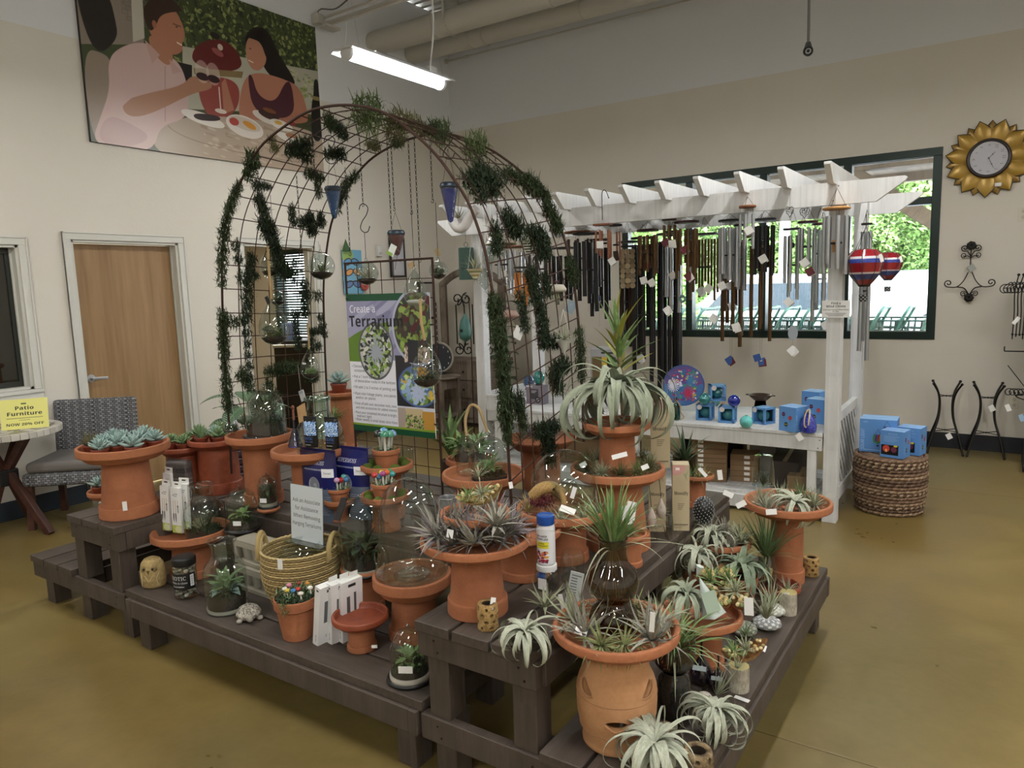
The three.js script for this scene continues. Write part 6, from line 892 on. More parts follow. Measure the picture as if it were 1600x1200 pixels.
const a4=hangGlobe('big teardrop terrarium of moss and yellow lichen hanging in front of the poster',[4.153,1.292,5.55],0.068,2,mossMats[1],0,{tear:2.0,noHole:true});part('jute_cord',tube([[0,0.14,0],[-0.01,0.22,0.005],[-0.014,0.32,0]],0.0065,16,6),M.jute,a4);const ly=part('lichen',mossGeo(120,0.026,0.012,0.8),mat(0xb5852e,0.9,DS),a4);ly.position.set(0.015,0.01,0.045);const ct=canvasTex(128,256,(x)=>{x.fillStyle='#22252b';x.fillRect(0,0,128,256);x.fillStyle='#c8ccd0';for(let i=0;i<3;i++){x.beginPath();x.arc(20,84 + i*58,7,0,7);x.fill();for(let k=0;k<4;k++)x.fillRect(36,70 + i*58 + k*10,80 -(k*31 + i*17)% 40,4);}x.fillRect(18,24,80,8);});const cd=part('care_card',bx(0.056,0.1,0.0015,0,0,0,0),print(ct,0.5),a4);cd.position.set(-0.032,0.095,0.045);cd.rotation.z=-0.05;
chain('short chain piece dangling into the big lichen teardrop',a4.position.x + 0.03,5.5,a4.position.y + 0.3,a4.position.y + 0.05,false);
// white ceramic holder, cones with air plants, jellyfish
const pv=thing('ceramic_holder','white curved ceramic holder with an air plant under the deep blue cone','planter',[3.953,1.986,5]);part('pipe',tube([[-0.055,0.045,0],[-0.05,0.0,0],[-0.02,-0.035,0],[0.02,-0.03,0],[0.06,0.02,0],[0.1,0.05,0]],0.024,30,14),mat(0xd9d7d6,0.3,DS),pv);part('rim',tr(new THREE.TorusGeometry(0.025,0.004,8,22),-0.056,0.047,0,PI / 2 - 0.1,0.1),mat(0xd9d7d6,0.3),pv);part('air_plant_leaves',tuft(18,{len:[0.04,0.08],w:0.005,a0:[1.5,0.4],bend:[-0.8,0.4]}),LM.bronze,pv).position.set(0.0,0.01,0.02);part('cord',mg([rod([-0.02,0.02,0],[0.01,0.26,0],0.0013,4),rod([0.07,0.04,0],[0.01,0.26,0],0.0013,4)]),M.cordDark,pv);
const shellCone=(label,p,r,h,m,cordH)=>{const t=thing('cone_planter',label,'planter',p),pr=[];for(let i=0;i<=14;i++){const q=i / 14;pr.push([Math.max(0.0006,r*q*(1 + 0.07*Math.sin(q*34))),-h + h*q]);}part('cone',lathe(pr,26),m,t);part('soil',lathe([[r*0.9,-0.004],[0,0]],16),M.soil,t);part('air_plant_leaves',tuft(30,{len:[r*1.3,r*2.6],w:0.005,a0:[1.5,0.2],bend:[-1.3,0.2],seg:6}),LM.sage,t);part('cord',mg([rod([r,0,0],[0,cordH,0],0.0011,4),rod([-r,0,0],[0,cordH,0],0.0011,4)]),mat(0xd0d0cc,0.7),t);return t;};
const cm1=mat(0xffffff,0.4,{map:rep(canvasTex(16,128,(x)=>{['#d6d0b4','#8d8f62','#d9d3bd','#a99a5d','#e0dbc8','#77805e','#cfc8a9'].forEach((c,i)=>{x.fillStyle=c;x.fillRect(0,i*19,16,19);});}),1,1)}),cm2=mat(0xffffff,0.45,{map:rep(canvasTex(16,128,(x)=>{for(let i=0;i<10;i++){x.fillStyle=i % 2?'#cfd0c0':'#6d7866';x.fillRect(0,i*13,16,i % 2?13:6);}}),1,1)});
shellCone('pale green glass cone with a reddish air plant hanging by the white post',[4.326,1.732,5.4],0.037,0.055,cm1,0.2);shellCone('striped ceramic cone with an air plant high on the far panel',[4.347,1.852,5],0.036,0.06,cm2,0.08);shellCone('ribbed grey white cone with an air plant low on the far panel',[4.645,1.417,5.2],0.036,0.066,mat(0xc4c5bb,0.5),0.13);
const jelly=(label,p,m,r)=>{const t=thing('jellyfish_planter',label,'planter',p);part('shell',lathe([[r*0.3,0.022],[r*0.7,0.02],[r,0.0],[r*0.92,-0.012],[r*0.55,-0.014],[r*0.3,-0.006]],26),m,t);part('air_plant_leaves',tr(tuft(20,{len:[0.05,0.1],w:0.005,a0:[1.5,0.9],bend:[-0.6,0.6]}),0,0,0,PI),LM.sage,t);part('cord',rod([0,0.02,0],[0,0.18,0],0.0014,4),mat(0xd0d0cc,0.7),t);part('bead',ball(0.007,0,0.034,0,10),mat(0x5a3040,0.3),t);return t;};
jelly('grey urchin shell with an air plant hanging upside down on the far panel',[4.528,1.633,5.05],mat(0xa8a394,0.6),0.045);jelly('pinkish urchin shell with a drooping air plant behind the near foot of the arch',[4.255,1.517,5.05],mat(0xb09188,0.6),0.052);
for(const[l,p]of[['white paper tag under the pinkish urchin shell',[4.33,1.434,5.08]],['blue grey tag hanging on the far panel of the arch',[4.516,1.546,4.9]]]){const o=tag(l,p,0,0.2,-0.45,0.045,0.06,l[0]==='w'?upTagM:mat(0x8fa0ac,0.6));}
// loose glass bulbs hanging by ribbon on the far side
for(const[l,p]of[['clear glass drop hanging on a white ribbon behind the near shoulder',[4.126,1.804,5]],['clear glass drop lower on the white ribbon',[4.09,1.686,5]]]){const t=thing('glass_drop',l,'ornament',p);part('glass',lathe([[0.0005,-0.05],[0.03,-0.02],[0.036,0],[0.024,0.035],[0.006,0.06]],20),M.glass,t);part('ribbon',tube([[0,0.06,0],[-0.02,0.12,0],[0.01,0.2,0],[0,0.36,0]],0.002,10,4),M.paper,t);}
}
// ---------- the planting poster on its wire stand ----------
{
const t=thing('poster_stand','brown wire grid stand holding the planting poster','stand',[3.70,D2,5.28]),g=(l)=>mg(l).translate(-3.7,-D2,-5.28);
const xa=3.409,xb=3.99,yt=1.795;
part('frame_rod',g([rod([xa,D2,5.28],[xa,yt,5.28],0.006),rod([xb,D2,5.28],[xb,yt,5.28],0.006),rod([xa - 0.004,yt,5.28],[xb + 0.004,yt,5.28],0.006)]),M.rust,t);
for(let i=1;i<7;i++)part('wire',g([rod([xa +(xb - xa)*i / 7,D2 + 0.03,5.28],[xa +(xb - xa)*i / 7,yt,5.28],0.0022,5)]),M.rust,t);
for(let i=1;i<13;i++)part('wire',g([rod([xa,yt - 0.092*i,5.28],[xb,yt - 0.092*i,5.28],0.0022,5)]),M.rust,t);
const W=640,H=810,tx=canvasTex(W,H,(x)=>{
const P=(a,b)=>[a,b];
x.fillStyle='#e2e3ea';x.fillRect(0,0,W,H);x.fillStyle='#8f8fae';x.fillRect(0,40,W,340);reseed(77);for(let i=0;i<26;i++){x.fillStyle=['#9a9ab6','#8383a6','#a6a6c0','#7c7c9c'][i % 4];x.beginPath();x.ellipse(rr(0,640),rr(60,360),rr(60,160),rr(10,40),-0.5,0,7);x.fill();}
x.fillStyle='#5d7d2c';x.beginPath();x.moveTo(0,260);x.quadraticCurveTo(150,180,330,160);x.lineTo(330,400);x.lineTo(0,400);x.fill();x.fillStyle='#e1e2ea';x.fillRect(0,395,366,370);
x.fillStyle='#2b2b30';x.fillRect(366,350,274,300);x.fillStyle='#0f4a30';x.fillRect(0,0,W,40);
const plate=(cx,cy,rx,ry,rim,fill,cols,n,s)=>{x.fillStyle=rim;x.beginPath();x.ellipse(cx,cy,rx,ry,0,0,7);x.fill();x.fillStyle=fill;x.beginPath();x.ellipse(cx,cy,rx*0.92,ry*0.92,0,0,7);x.fill();x.save();x.clip();for(let i=0;i<n;i++){x.fillStyle=cols[i % cols.length];const a=rr(0,6.28),q=Math.sqrt(rnd());x.beginPath();x.ellipse(cx + rx*q*0.85*Math.cos(a),cy + ry*q*0.85*Math.sin(a),rr(s*0.4,s),rr(s*0.25,s*0.55),rr(0,3),0,7);x.fill();}x.restore();};
plate(545,190,190,215,'#aeb2c8','#3c3a34',['#41372f','#6f8a3a','#54202a','#2f3a33','#8da555','#3e2a2c','#5e6a44'],260,36);for(let i=0;i<170;i++){x.fillStyle=['#c9b4a6','#b09a8e','#dac9be','#8f7b70'][i % 4];x.beginPath();x.ellipse(rr(440,620),rr(300,385),9,6,rr(0,3),0,7);x.fill();}
plate(530,520,150,118,'#4b62a0','#64793f',['#6f8a4a','#8fa8cf','#4a6a9a','#a3b8d8','#3d5a2e','#c8a840','#7f9fc0','#b7cf8a'],220,30);x.fillStyle='#aebbd8';for(let i=0;i<10;i++){x.beginPath();x.ellipse(530 + 34*Math.cos(i*0.63),560 + 28*Math.sin(i*0.63),26,10,i*0.63,0,7);x.fill();}
plate(218,330,138,168,'#55575c','#b9bab4',['#3f4a2f','#6f8f3c','#2f3338','#8aa84a','#9aa2a8','#20262a','#c8c9c2'],240,26);x.fillStyle='#9aa0ac';for(let i=0;i<14;i++){x.beginPath();x.ellipse(222 + 34*Math.cos(i*0.45),335 + 34*Math.sin(i*0.45),38,7,i*0.45,0,7);x.fill();}
x.fillStyle='#c9cad8';x.fillRect(366,640,274,60);x.fillStyle='#b98a3c';x.fillRect(440,660,200,110);x.fillStyle='#a89a90';x.fillRect(366,650,90,120);x.fillStyle='#c3b08a';x.beginPath();x.moveTo(420,650);x.lineTo(560,650);x.quadraticCurveTo(535,690,565,772);x.lineTo(410,772);x.quadraticCurveTo(445,690,420,650);x.fill();for(let i=0;i<90;i++){x.fillStyle=['#57702f','#8aa84a','#4a443c','#6b655a','#9fb56a'][i % 5];x.beginPath();x.ellipse(rr(425,555),rr(690,768),rr(4,12),rr(3,7),rr(0,3),0,7);x.fill();}
x.fillStyle='#e8e9f0';x.font='58px sans-serif';x.fillText('Create a',22,106,210);x.fillStyle='#0d0f12';x.font='bold 88px sans-serif';x.fillText('Terrarium',14,188,430);
x.fillStyle='#26282e';x.font='22px sans-serif';[['\u2022 Choose a',430],['   container',456],['\u2022 Put a 1 inch layer',492],['   of decorative rocks in the bottom',518],['\u2022 Fill with 2 to 3 inches of potting soil',555],['\u2022 Plant mini foliage plants, succulents',594],['   and/or air plants',618],['\u2022 Finish off with sand, decorative rocks, moss',654],['   and mini accessories for added interest',678],['\u2022 Place your completed terrarium in bright,',708],['   indirect light',730],['\u2022 Water weekly in small doses since there',750]].forEach(([s,y])=>x.fillText(s,14,y,345));
x.fillStyle='#7d9a30';x.fillRect(0,764,W,16);x.fillStyle='#0f4a30';x.fillRect(0,776,W,34);
});
const p=thing('terrarium_poster','tall printed poster about planting a terrarium, clipped to the wire stand','poster',[3.703,1.285,5.3]);
part('print',new THREE.BoxGeometry(0.556,0.704,0.005),[M.paper,M.paper,M.paper,M.paper,print(tx,0.4),M.paper],p);for(const[x,y]of[[0.282,0.2],[0.282,-0.05],[0.282,-0.28],[-0.27,0.33]])part('binder_clip',bx(0.018,0.008,0.012,x,y,0,0.002),M.black,p);
}
// ---------- white pergola stall with wind chimes ----------
{
const t=thing('pergola','white painted wooden pergola stall with a slatted shelf, in front of the window','pergola',[3.85,0,2.3]),W=M.white,add=(n,g)=>part(n,g.translate(-3.85,0,-2.3),W,t);
const beamShape=(z0,z1)=>{const s=new THREE.Shape();s.moveTo(2.06,2.245);s.lineTo(5.70,2.245);s.lineTo(5.715,2.235);s.lineTo(5.70,2.215);s.lineTo(5.545,2.105);s.lineTo(2.21,2.105);s.lineTo(2.06,2.225);s.lineTo(2.06,2.245);return bp(new THREE.ExtrudeGeometry(s,{depth:z1 - z0,bevelEnabled:false}).translate(0,0,z0));};
add('beam',beamShape(2.83,2.868));add('beam',beamShape(1.772,1.81));
const rs=new THREE.Shape();rs.moveTo(-3.1,2.34);rs.lineTo(-3.075,2.345);rs.lineTo(-1.53,2.345);rs.lineTo(-1.5,2.34);rs.lineTo(-1.5,2.325);rs.lineTo(-1.62,2.225);rs.lineTo(-2.98,2.225);rs.lineTo(-3.1,2.325);rs.lineTo(-3.1,2.34);
for(let i=0;i<12;i++){const x=5.32 - 0.274*i;add('rafter',bp(new THREE.ExtrudeGeometry(rs,{depth:0.036,bevelEnabled:false}).rotateY(PI / 2).translate(x - 0.036,0.004,0)));}
for(const x of[5.318,2.44]){for(const z of[2.785,1.855])add('post',span(x - 0.045,x + 0.045,0,2.225,z - 0.045,z + 0.045,0.004));add('side_rail',span(x - 0.02,x + 0.02,0.1,0.19,1.9,2.74,0.003));add('side_rail',span(x - 0.02,x + 0.02,0.66,0.73,1.9,2.74,0.003));for(let i=-4;i<10;i++){const a=1.9 + i*0.1;for(const d of[1,-1]){const pts=[];for(let q=0;q<=1;q +=1)pts.push([x + 0.006*d,0.19 + 0.47*q,a +(d>0?0.47*q:0.47*(1 - q))]);let[A,B]=pts;const cl=(P,Q,lo,hi)=>{let[p,q]=[P.slice(),Q.slice()];const f=(zz)=>p.map((v,k)=>v +(q[k]- v)*(zz - p[2])/(q[2]- p[2]));if(p[2]>q[2])[p,q]=[q,p];if(q[2]<lo||p[2]>hi)return null;const P2=p[2]<lo?f(lo):p,Q2=q[2]>hi?f(hi):q;return[P2,Q2];};const c=cl(A,B,1.9,2.74);if(c&&Math.abs(c[0][2]- c[1][2])>0.02)add('lattice_slat',beam(c[0],c[1],0.008,0.03,0));}}}
// shelf with apron, lower shelf, uprights, brace at the post head
for(let i=0;i<7;i++)add('shelf_board',span(2.5,5.268,0.585,0.61,1.95 + 0.128*i,2.07 + 0.128*i,0.003));add('apron',span(2.5,5.265,0.49,0.583,2.8,2.835,0.003));add('apron',span(2.5,5.265,0.49,0.583,1.93,1.965,0.003));
for(const x of[5.2,3.9,2.6])add('upright',span(x - 0.03,x + 0.03,0.15,0.49,2.79,2.83,0.003));for(let i=0;i<6;i++)add('lower_board',span(2.5,5.265,0.12,0.145,1.95 + 0.145*i,2.085 + 0.145*i,0.003));add('lower_apron',span(2.5,5.265,0.025,0.12,2.79,2.83,0.003));
for(const x of[5.318,2.44])add('knee_brace',beam([x,1.9,2.74],[x,2.2,2.45],0.04,0.06));
for(const[x,y]of[[5.3,2.13],[5.33,2.22],[5.24,0.51],[5.25,0.565],[5.24,0.05],[5.2,0.05]])part('screw_head',tr(cyl(0.004,0.004,0.003,0,0,0,8),x - 3.85,y,(y>2?2.869:2.836)- 2.3,PI / 2),M.iron,t);
}
{
const tx=canvasTex(384,256,(x,w,h)=>{x.fillStyle='#dcdcda';x.fillRect(0,0,w,h);x.fillStyle='#26282a';x.textAlign='center';x.font='bold 46px sans-serif';x.fillText('Find a',192,56);x.fillText('Wind Chime',192,102,330);x.font='bold 23px sans-serif';x.fillText('Grab Your Favorite Wind Chime',192,146,350);x.fillText('& a Box',192,172);x.fillStyle='#55585a';for(let i=0;i<3;i++)x.fillRect(50 + i*20,190 + i*18,284 - i*40,7);});
const s=thing('chime_sign','white card sign reading Find a Wind Chime on the aisle side post','sign',[5.339,1.445,2.9]);part('card',new THREE.BoxGeometry(0.168,0.108,0.003),[M.paper,M.paper,M.paper,M.paper,print(tx),M.paper],s);part('backing',bx(0.06,0.05,0.02,0,0,-0.013,0.002),M.white,s);
}
const brz=mat(0x584026,0.35,{metalness:0.7}),slv=mat(0xa6a9ac,0.3,{metalness:0.85}),blk=mat(0x151312,0.45,{metalness:0.3}),cop=mat(0x855440,0.35,{metalness:0.7}),dkb=mat(0x33241a,0.4,{metalness:0.5});
const dRed=mat(0x3d1518,0.5),dBlk=mat(0x141211,0.5),dWood=mat(0x7d4a2a,0.5),dNat=mat(0xb07f45,0.5),green=mat(0x35524a,0.6);
const photoTag=(sky,land)=>canvasTex(64,64,(x)=>{x.fillStyle='#e6e6e4';x.fillRect(0,0,64,64);x.fillStyle=sky;x.fillRect(7,7,50,28);x.fillStyle=land;x.fillRect(7,31,50,14);x.fillStyle='#888';x.fillRect(10,50,36,3);x.fillRect(10,55,24,2);});
const tagMs=[print(photoTag('#5f86c8','#a9b04a')),labelM,mat(0x5c1a26,0.5),print(photoTag('#38405c','#7fa040')),print(photoTag('#b9b0a0','#6f6a50')),mat(0xb5b7ba,0.5),mat(0x2a4a86,0.5)];
function chime(label,[top,r,yT,yB],dm,n,tr0,tm,o={}){
tr0*=1.4;r*=1.15;n +=n>3?1:0;const t=thing('wind_chime',label,'wind chime',top),hy=(o.cord??2.12)- top[1];
part('top_disc',o.square?bx(r*2,0.014,r*1.2,0,0,0,0.003):lathe([[0,-0.007],[r*0.96,-0.007],[r,-0.003],[r,0.004],[r*0.95,0.008],[0,0.009]],24),dm,t);
if(hy>0.02)part('hanging_cord',mg([rod([r*0.7,0.008,0],[0,hy,0],0.0012,4),rod([-r*0.5,0.008,r*0.5],[0,hy,0],0.0012,4),rod([-r*0.5,0.008,-r*0.5],[0,hy,0],0.0012,4)]),M.cordDark,t);
const L=[],q=r*(o.spread||0.8),G={};
for(let i=0;i<n;i++){const a=i / n*6.283 +(o.phase||0.3),x=o.row?lerp(-q,q,n>1?i /(n - 1):0.5):q*Math.cos(a),z=o.row?0:q*Math.sin(a),len=(yT - yB)*(1 -(o.vary??0.28)*((i*0.37 + 0.05)% 1)),tube1=part('tube',new THREE.CylinderGeometry(tr0,tr0,len,12),o.alt&&i % 2?o.alt:tm,t);tube1.position.set(x,yT - top[1]- len / 2,z);L.push(rod([x,-0.006,z],[x,yT - top[1]- 0.004,z],0.0008,3));}
part('tube_strings',mg(L),M.cordDark,t);
const sy=yT - top[1]-(yT - yB)*(o.strike??0.45);part('striker',tr(lathe([[0,-0.006],[q*0.55,-0.006],[q*0.6,0],[q*0.55,0.006],[0,0.006]],16),0,sy,0),o.sm||dBlk,t);
const ly=o.sail??(yB - top[1]- 0.06);part('center_cord',rod([0,0,0],[0,ly,0],0.0008,3),M.cordDark,t);
if(o.sailM)part('sail',o.round?tr(cyl(o.round,o.round,0.005,0,0,0,20),0,ly,0.0,PI / 2,0,0):tr(bx(0.04,0.075,0.004,0,0,0,0.002),0,ly - 0.03,0,0,0.3,0.1),o.sailM,t);
for(const[dx,dy,k,rz]of o.tags||[]){const b=thing2(t,dx,dy,k,rz);}
return t;
}
function thing2(t,dx,dy,k,rz){
const m=part('booklet_tag',mg([bx(0.052,0.052,0.0015,0,0,0.004,0)]),tagMs[k],t);m.position.set(dx,dy,0.07);m.rotation.set(0.05,0.2,rz);const c=part('booklet_cover',bx(0.052,0.052,0.0015,0,0,0,0),tagMs[k===2?1:k===1?5:3],m);c.rotation.y=-0.5;c.position.set(0.004,-0.008,-0.008);
}
{
reseed(601);
const C=(...a)=>a;
// nearest beam hangers
chime('small silver chime under a round wooden disc on the front beam',C([4.776,2.134,2.92],.049,2.083,1.851),dWood,4,0.0075,slv,{cord:2.2,strike:0.6,sail:-0.14,sailM:dWood,tags:[[0.03,-0.16,1,0.5]]});
chime('large silver chime under a broad natural wood disc in front of the aisle post',C([5.332,2.074,2.93],.072,2.027,1.66),dNat,6,0.0105,slv,{cord:2.2,vary:0.25,sail:-0.2,sailM:dNat});
chime('copper chime under a square red brown top hung from a tall shepherd hook',C([3.699,2.093,2.92],.058,2.051,1.837),cop,4,0.006,cop,{square:true,cord:2.05,tags:[[0.01,-0.15,1,0]]});
// between the beams
chime('black tube chime with bronze lengths behind, near the silver ones',C([4.832,2.058,2.7],.066,2.015,1.668),dBlk,6,0.009,blk,{vary:0.2,tags:[[0.01,-0.27,0,0.5]]});
chime('long bronze chime hanging below the black tube chime',C([4.745,1.938,2.45],.079,1.892,1.185),dBlk,5,0.0095,brz,{vary:0.35,spread:0.85,strike:0.2,sail:-0.82,tags:[[0.0,-0.86,6,0.3]]});
chime('silver chime under a black disc, its six tubes broad and bright',C([4.572,2.072,2.65],.069,2.022,1.594),dBlk,6,0.0115,slv,{vary:0.3,tags:[[-0.03,-0.46,1,0.4]]});
chime('longer silver chime hanging beside the broad bright one',C([4.576,2.053,2.4],.043,2.006,1.565),dBlk,4,0.011,slv,{vary:0.2});
chime('bronze fan chime of many short tubes on a black bar',C([4.35,1.996,2.55],.096,1.958,1.501),dBlk,9,0.007,brz,{row:true,square:true,spread:0.95,vary:0.35,tags:[[-0.06,-0.26,5,0.4],[0.06,-0.4,3,-0.6]]});
chime('bronze chime under a dark red disc beside the fan chime',C([4.279,2.08,2.72],.08,2.03,1.649),dRed,7,0.007,brz,{vary:0.4,tags:[[0.01,-0.2,2,0.5]]});
chime('slim bronze chime under a small dark red disc',C([4.158,2.106,2.75],.047,2.065,1.897),dRed,5,0.006,brz,{vary:0.2,tags:[[0,-0.17,2,0.6],[0.05,-0.18,0,0.1]]});
chime('bronze chime with a maroon round sail, among the black tubes',C([3.922,2.05,2.6],.074,2.011,1.698),dRed,6,0.0085,brz,{vary:0.25,sail:-0.27,sailM:tagMs[2],round:0.028,tags:[[-0.005,-0.38,1,0.25],[0.06,-0.4,4,0.5]]});
chime('very long black chime reaching almost to the shelf',C([3.94,2.037,2.2],.094,1.975,.502),dBlk,6,0.0125,blk,{vary:0.3,strike:0.3,sail:-0.95});
chime('long black chime beside the capiz strings',C([3.775,2.01,2.35],.088,1.959,.814),dBlk,6,0.0125,blk,{vary:0.45,strike:0.5});
chime('dark brown long chime behind the bronze ones',C([3.525,2.004,2.05],.094,1.939,.935),dBlk,6,0.012,dkb,{vary:0.4});
chime('silver long chime glimpsed between black tubes',C([4.051,2.041,2.4],.06,1.962,1.4),dBlk,4,0.011,slv,{vary:0.3,tags:[[0.02,-0.34,1,0.5]]});
chime('bronze long chime between the silver tubes',C([4.427,2.029,2.1],.081,1.959,1.1),dBlk,6,0.011,brz,{vary:0.45,strike:0.2,tags:[[0.0,-0.42,1,0.4],[0.02,-0.58,4,0.4]]});
chime('black four tube chime at the end of the row by the dracaena',C([3.394,2.06,2.6],.104,1.994,1.492),dBlk,5,0.013,blk,{vary:0.3});
chime('black chime behind the dracaena with thick tubes',C([3.293,2.029,2.2],.094,1.959,1.339),dBlk,5,0.0135,blk,{vary:0.3,tags:[[0.02,-0.5,6,0.1]]});
chime('tiny copper chime with a butterfly sail',C([3.747,2.091,2.8],.044,2.043,1.822),dBlk,3,0.005,cop,{vary:0.25,sail:-0.2,sailM:dkb,tags:[[0.0,-0.27,1,0.5]]});
chime('dark maroon chime in the arch view, under a black top',C([3.242,2.087,2.45],.113,2.029,1.677),dWood,6,0.008,mat(0x3a1d1d,0.4),{vary:0.3,tags:[[0.0,-0.3,1,0.5]]});
chime('short silver chime with a black square frame',C([4.993,1.987,2.6],.049,1.943,1.493),dBlk,4,0.0085,slv,{square:true,vary:0.35,sail:-0.11,sailM:dkb,round:0.02,tags:[[0.0,-0.5,1,0.7]]});
chime('silver chime under the larger dark red disc',C([5.114,2.02,2.7],.056,1.978,1.71),dRed,6,0.0075,slv,{vary:0.3,tags:[[0.0,-0.27,1,0.6],[0.035,-0.33,2,0.5]]});
chime('silver chime under the smaller dark red disc',C([5.162,2.012,2.55],.044,1.969,1.621),dRed,5,0.009,slv,{vary:0.35});
chime('long silver chime behind the aisle post',C([5.116,1.979,2.2],.065,1.924,1.29),dBlk,6,0.0105,slv,{vary:0.35,tags:[[0.05,-0.52,3,0.4]]});
chime('tall silver chime beyond the back post',C([5.389,2.019,2.1],.032,1.965,1.027),dBlk,3,0.0105,slv,{vary:0.2});
chime('grey silver chime behind the wire mesh',C([2.614,2.015,2.7],.116,1.961,1.698),mat(0x6d5f36,0.5),6,0.0095,slv,{vary:0.2,tags:[[0.08,-0.25,1,0.3]]});
chime('silver chime seen through the middle of the mesh',C([2.502,2.01,2.3],.117,1.964,1.569),dWood,5,0.0095,slv,{vary:0.3});
chime('orange bamboo chime seen through the mesh',C([2.85,1.809,2.75],.059,1.767,1.488),dBlk,5,0.008,mat(0xc5772c,0.6),{vary:0.3,cord:2.1});
chime('dark chime behind the mesh near the striped cone',C([2.809,1.957,2.4],.102,1.924,1.644),dRed,6,0.009,mat(0x3a2020,0.4),{vary:0.3});
chime('black chime behind the mesh, next to the maroon one',C([2.942,1.978,2.2],.097,1.91,1.454),dBlk,5,0.013,blk,{vary:0.3});
{const t=thing('capiz_chime','strings of round brown shell discs hanging beside the black tubes','wind chime',[3.749,1.938,2.6]);part('top_ring',tr(new THREE.TorusGeometry(0.05,0.006,6,24),0,0,0,PI / 2),dBlk,t);part('cord',mg([rod([0.05,0,0],[0,0.2,0],0.001,4),rod([-0.05,0,0],[0,0.2,0],0.001,4)]),M.cordDark,t);const g=cyl(0.022,0.022,0.0015,0,0,0,16).rotateX(PI / 2),ms=[mat(0x8b795b,0.4),mat(0x9d8b6b,0.4),mat(0x77664a,0.4)];for(let i=0;i<6;i++)for(let j=0;j<8;j++){const a=i / 6*6.283,d=part('shell_disc',g,ms[(i + j)% 3],t);d.position.set(0.045*Math.cos(a),-0.04 - 0.038*j,0.045*Math.sin(a));d.rotation.y=rr(-0.7,0.7);}}
for(const[l,p,r]of[['black wire heart ornament hanging from the front beam',[5.048,2.082,2.92],0.9],['black filigree heart ornament behind the front beam',[5.103,2.081,2.75],0]]){const t=thing('wire_heart',l,'ornament',p,r),h=(k)=>[...Array(17).keys()].map((i)=>{const a=i / 16*6.283;return[k*0.0019*16*Math.sin(a)**3,k*0.0024*(13*Math.cos(a)- 5*Math.cos(2*a)- 2*Math.cos(3*a)- Math.cos(4*a)),0];});part('outline',tube(h(1).slice(0,16),0.0016,50,5,true),M.iron,t);for(let i=0;i<9;i++)part('scroll',tr(new THREE.TorusGeometry(0.006 + 0.002*(i % 3),0.001,4,14),-0.018 + 0.012*(i % 4),0.018 - 0.013*Math.floor(i / 3)),M.iron,t);part('cord',rod([0,0.02,0],[0,0.12,0],0.001,4),M.cordDark,t);}
const hk=thing('shepherd_hook','thin wire crook hooked over the front beam with the copper chime','hook',[3.695,2.146,2.92]);part('rod',tube([[0,-0.02,0],[0,0.12,0],[0.0,0.17,0],[0.008,0.195,0],[0.022,0.2,0],[0.034,0.185,-0.005],[0.046,0.15,-0.01],[0.05,0.138,-0.01],[0.056,0.142,-0.01]],0.003,40,6),M.iron,hk);
const tq=(l,p,k,rz,ry=0.2)=>{const t=thing('booklet_tag',l,'tag',p,ry);const m=part('leaf',bx(0.055,0.055,0.0015,0,0,0.003,0),tagMs[k],t);m.rotation.z=rz;const c=part('cover',bx(0.055,0.055,0.0015,0.004,-0.012,-0.006,0),tagMs[k===0||k===6?2:3],t);c.rotation.set(0,-0.5,rz);part('string',rod([0,0.03,0],[0,0.22,0],0.0008,3),M.cordDark,t);};
tq('blue and maroon booklet hanging lowest over the blue boxes',[4.566,1.061,2.6],6,0.6);tq('blue and maroon booklet hanging beside the lowest one',[4.771,1.048,2.5],6,0.15,0.7);tq('white diamond tag hanging under the pale oval sail',[5.009,1.143,2.6],1,0.75);tq('green and blue booklet hanging open at the middle of the window',[4.477,1.379,2.7],3,-0.6);tq('white booklet with a butterfly at the window bottom',[4.641,1.314,2.7],4,0.3);tq('grey booklet beside the long black tubes',[4.345,1.575,2.6],5,0.5);tq('green booklet tucked behind the aisle post',[5.206,1.318,2.5],3,0.5);tq('grey booklet hanging over the dracaena top',[3.811,1.044,2.5],5,0.4);tq('white pair of booklets in front of the black tubes',[4.122,1.438,2.7],1,0.6);tq('white and maroon booklet high on the black tubes',[4.317,1.686,2.78],2,0.6);
const ov=thing('oval_sail','pale grey oval sail hanging before the window bottom','ornament',[5.011,1.269,2.6]);part('sail',tr(cyl(0.033,0.033,0.003,0,0,0,24),0,0,0,PI / 2).scale(1,1.6,1),mat(0x9fa8b0,0.4),ov);part('string',rod([0,0.05,0],[0,0.35,0],0.0008,3),M.cordDark,ov);
const rg=thing('ring_sail','small teal ring hanging among the black tubes','ornament',[4.257,1.524,2.75]);part('ring',new THREE.TorusGeometry(0.02,0.009,8,24),mat(0x5f7f7c,0.5),rg);part('string',rod([0,0.02,0],[0,0.25,0],0.0008,3),M.cordDark,rg);
// hot air balloon lanterns
const balloon=(label,p,s,ch)=>{const t=thing('balloon_lantern',label,'lantern',p),seg=[[0.028,-0.1,0.05,-0.072,0x7d1420],[0.05,-0.072,0.069,-0.045,0x20306e],[0.069,-0.045,0.075,-0.036,0xd3c9cc],[0.075,-0.036,0.086,0.01,0x8a1522],[0.086,0.01,0.085,0.03,0x1f3a9a],[0.085,0.03,0.082,0.042,0xd8d4d8],[0.082,0.042,0.055,0.075,0x8a1522],[0.055,0.075,0.03,0.082,0x3a1a1c]];
for(const[r0,y0,r1,y1,c]of seg)part('glass_band',lathe([[r0,y0],[(r0 + r1)/ 2*1.01,(y0 + y1)/ 2],[r1,y1]],16),new THREE.MeshPhysicalMaterial({color:c,roughness:0.12,clearcoat:1,...DS}),t);
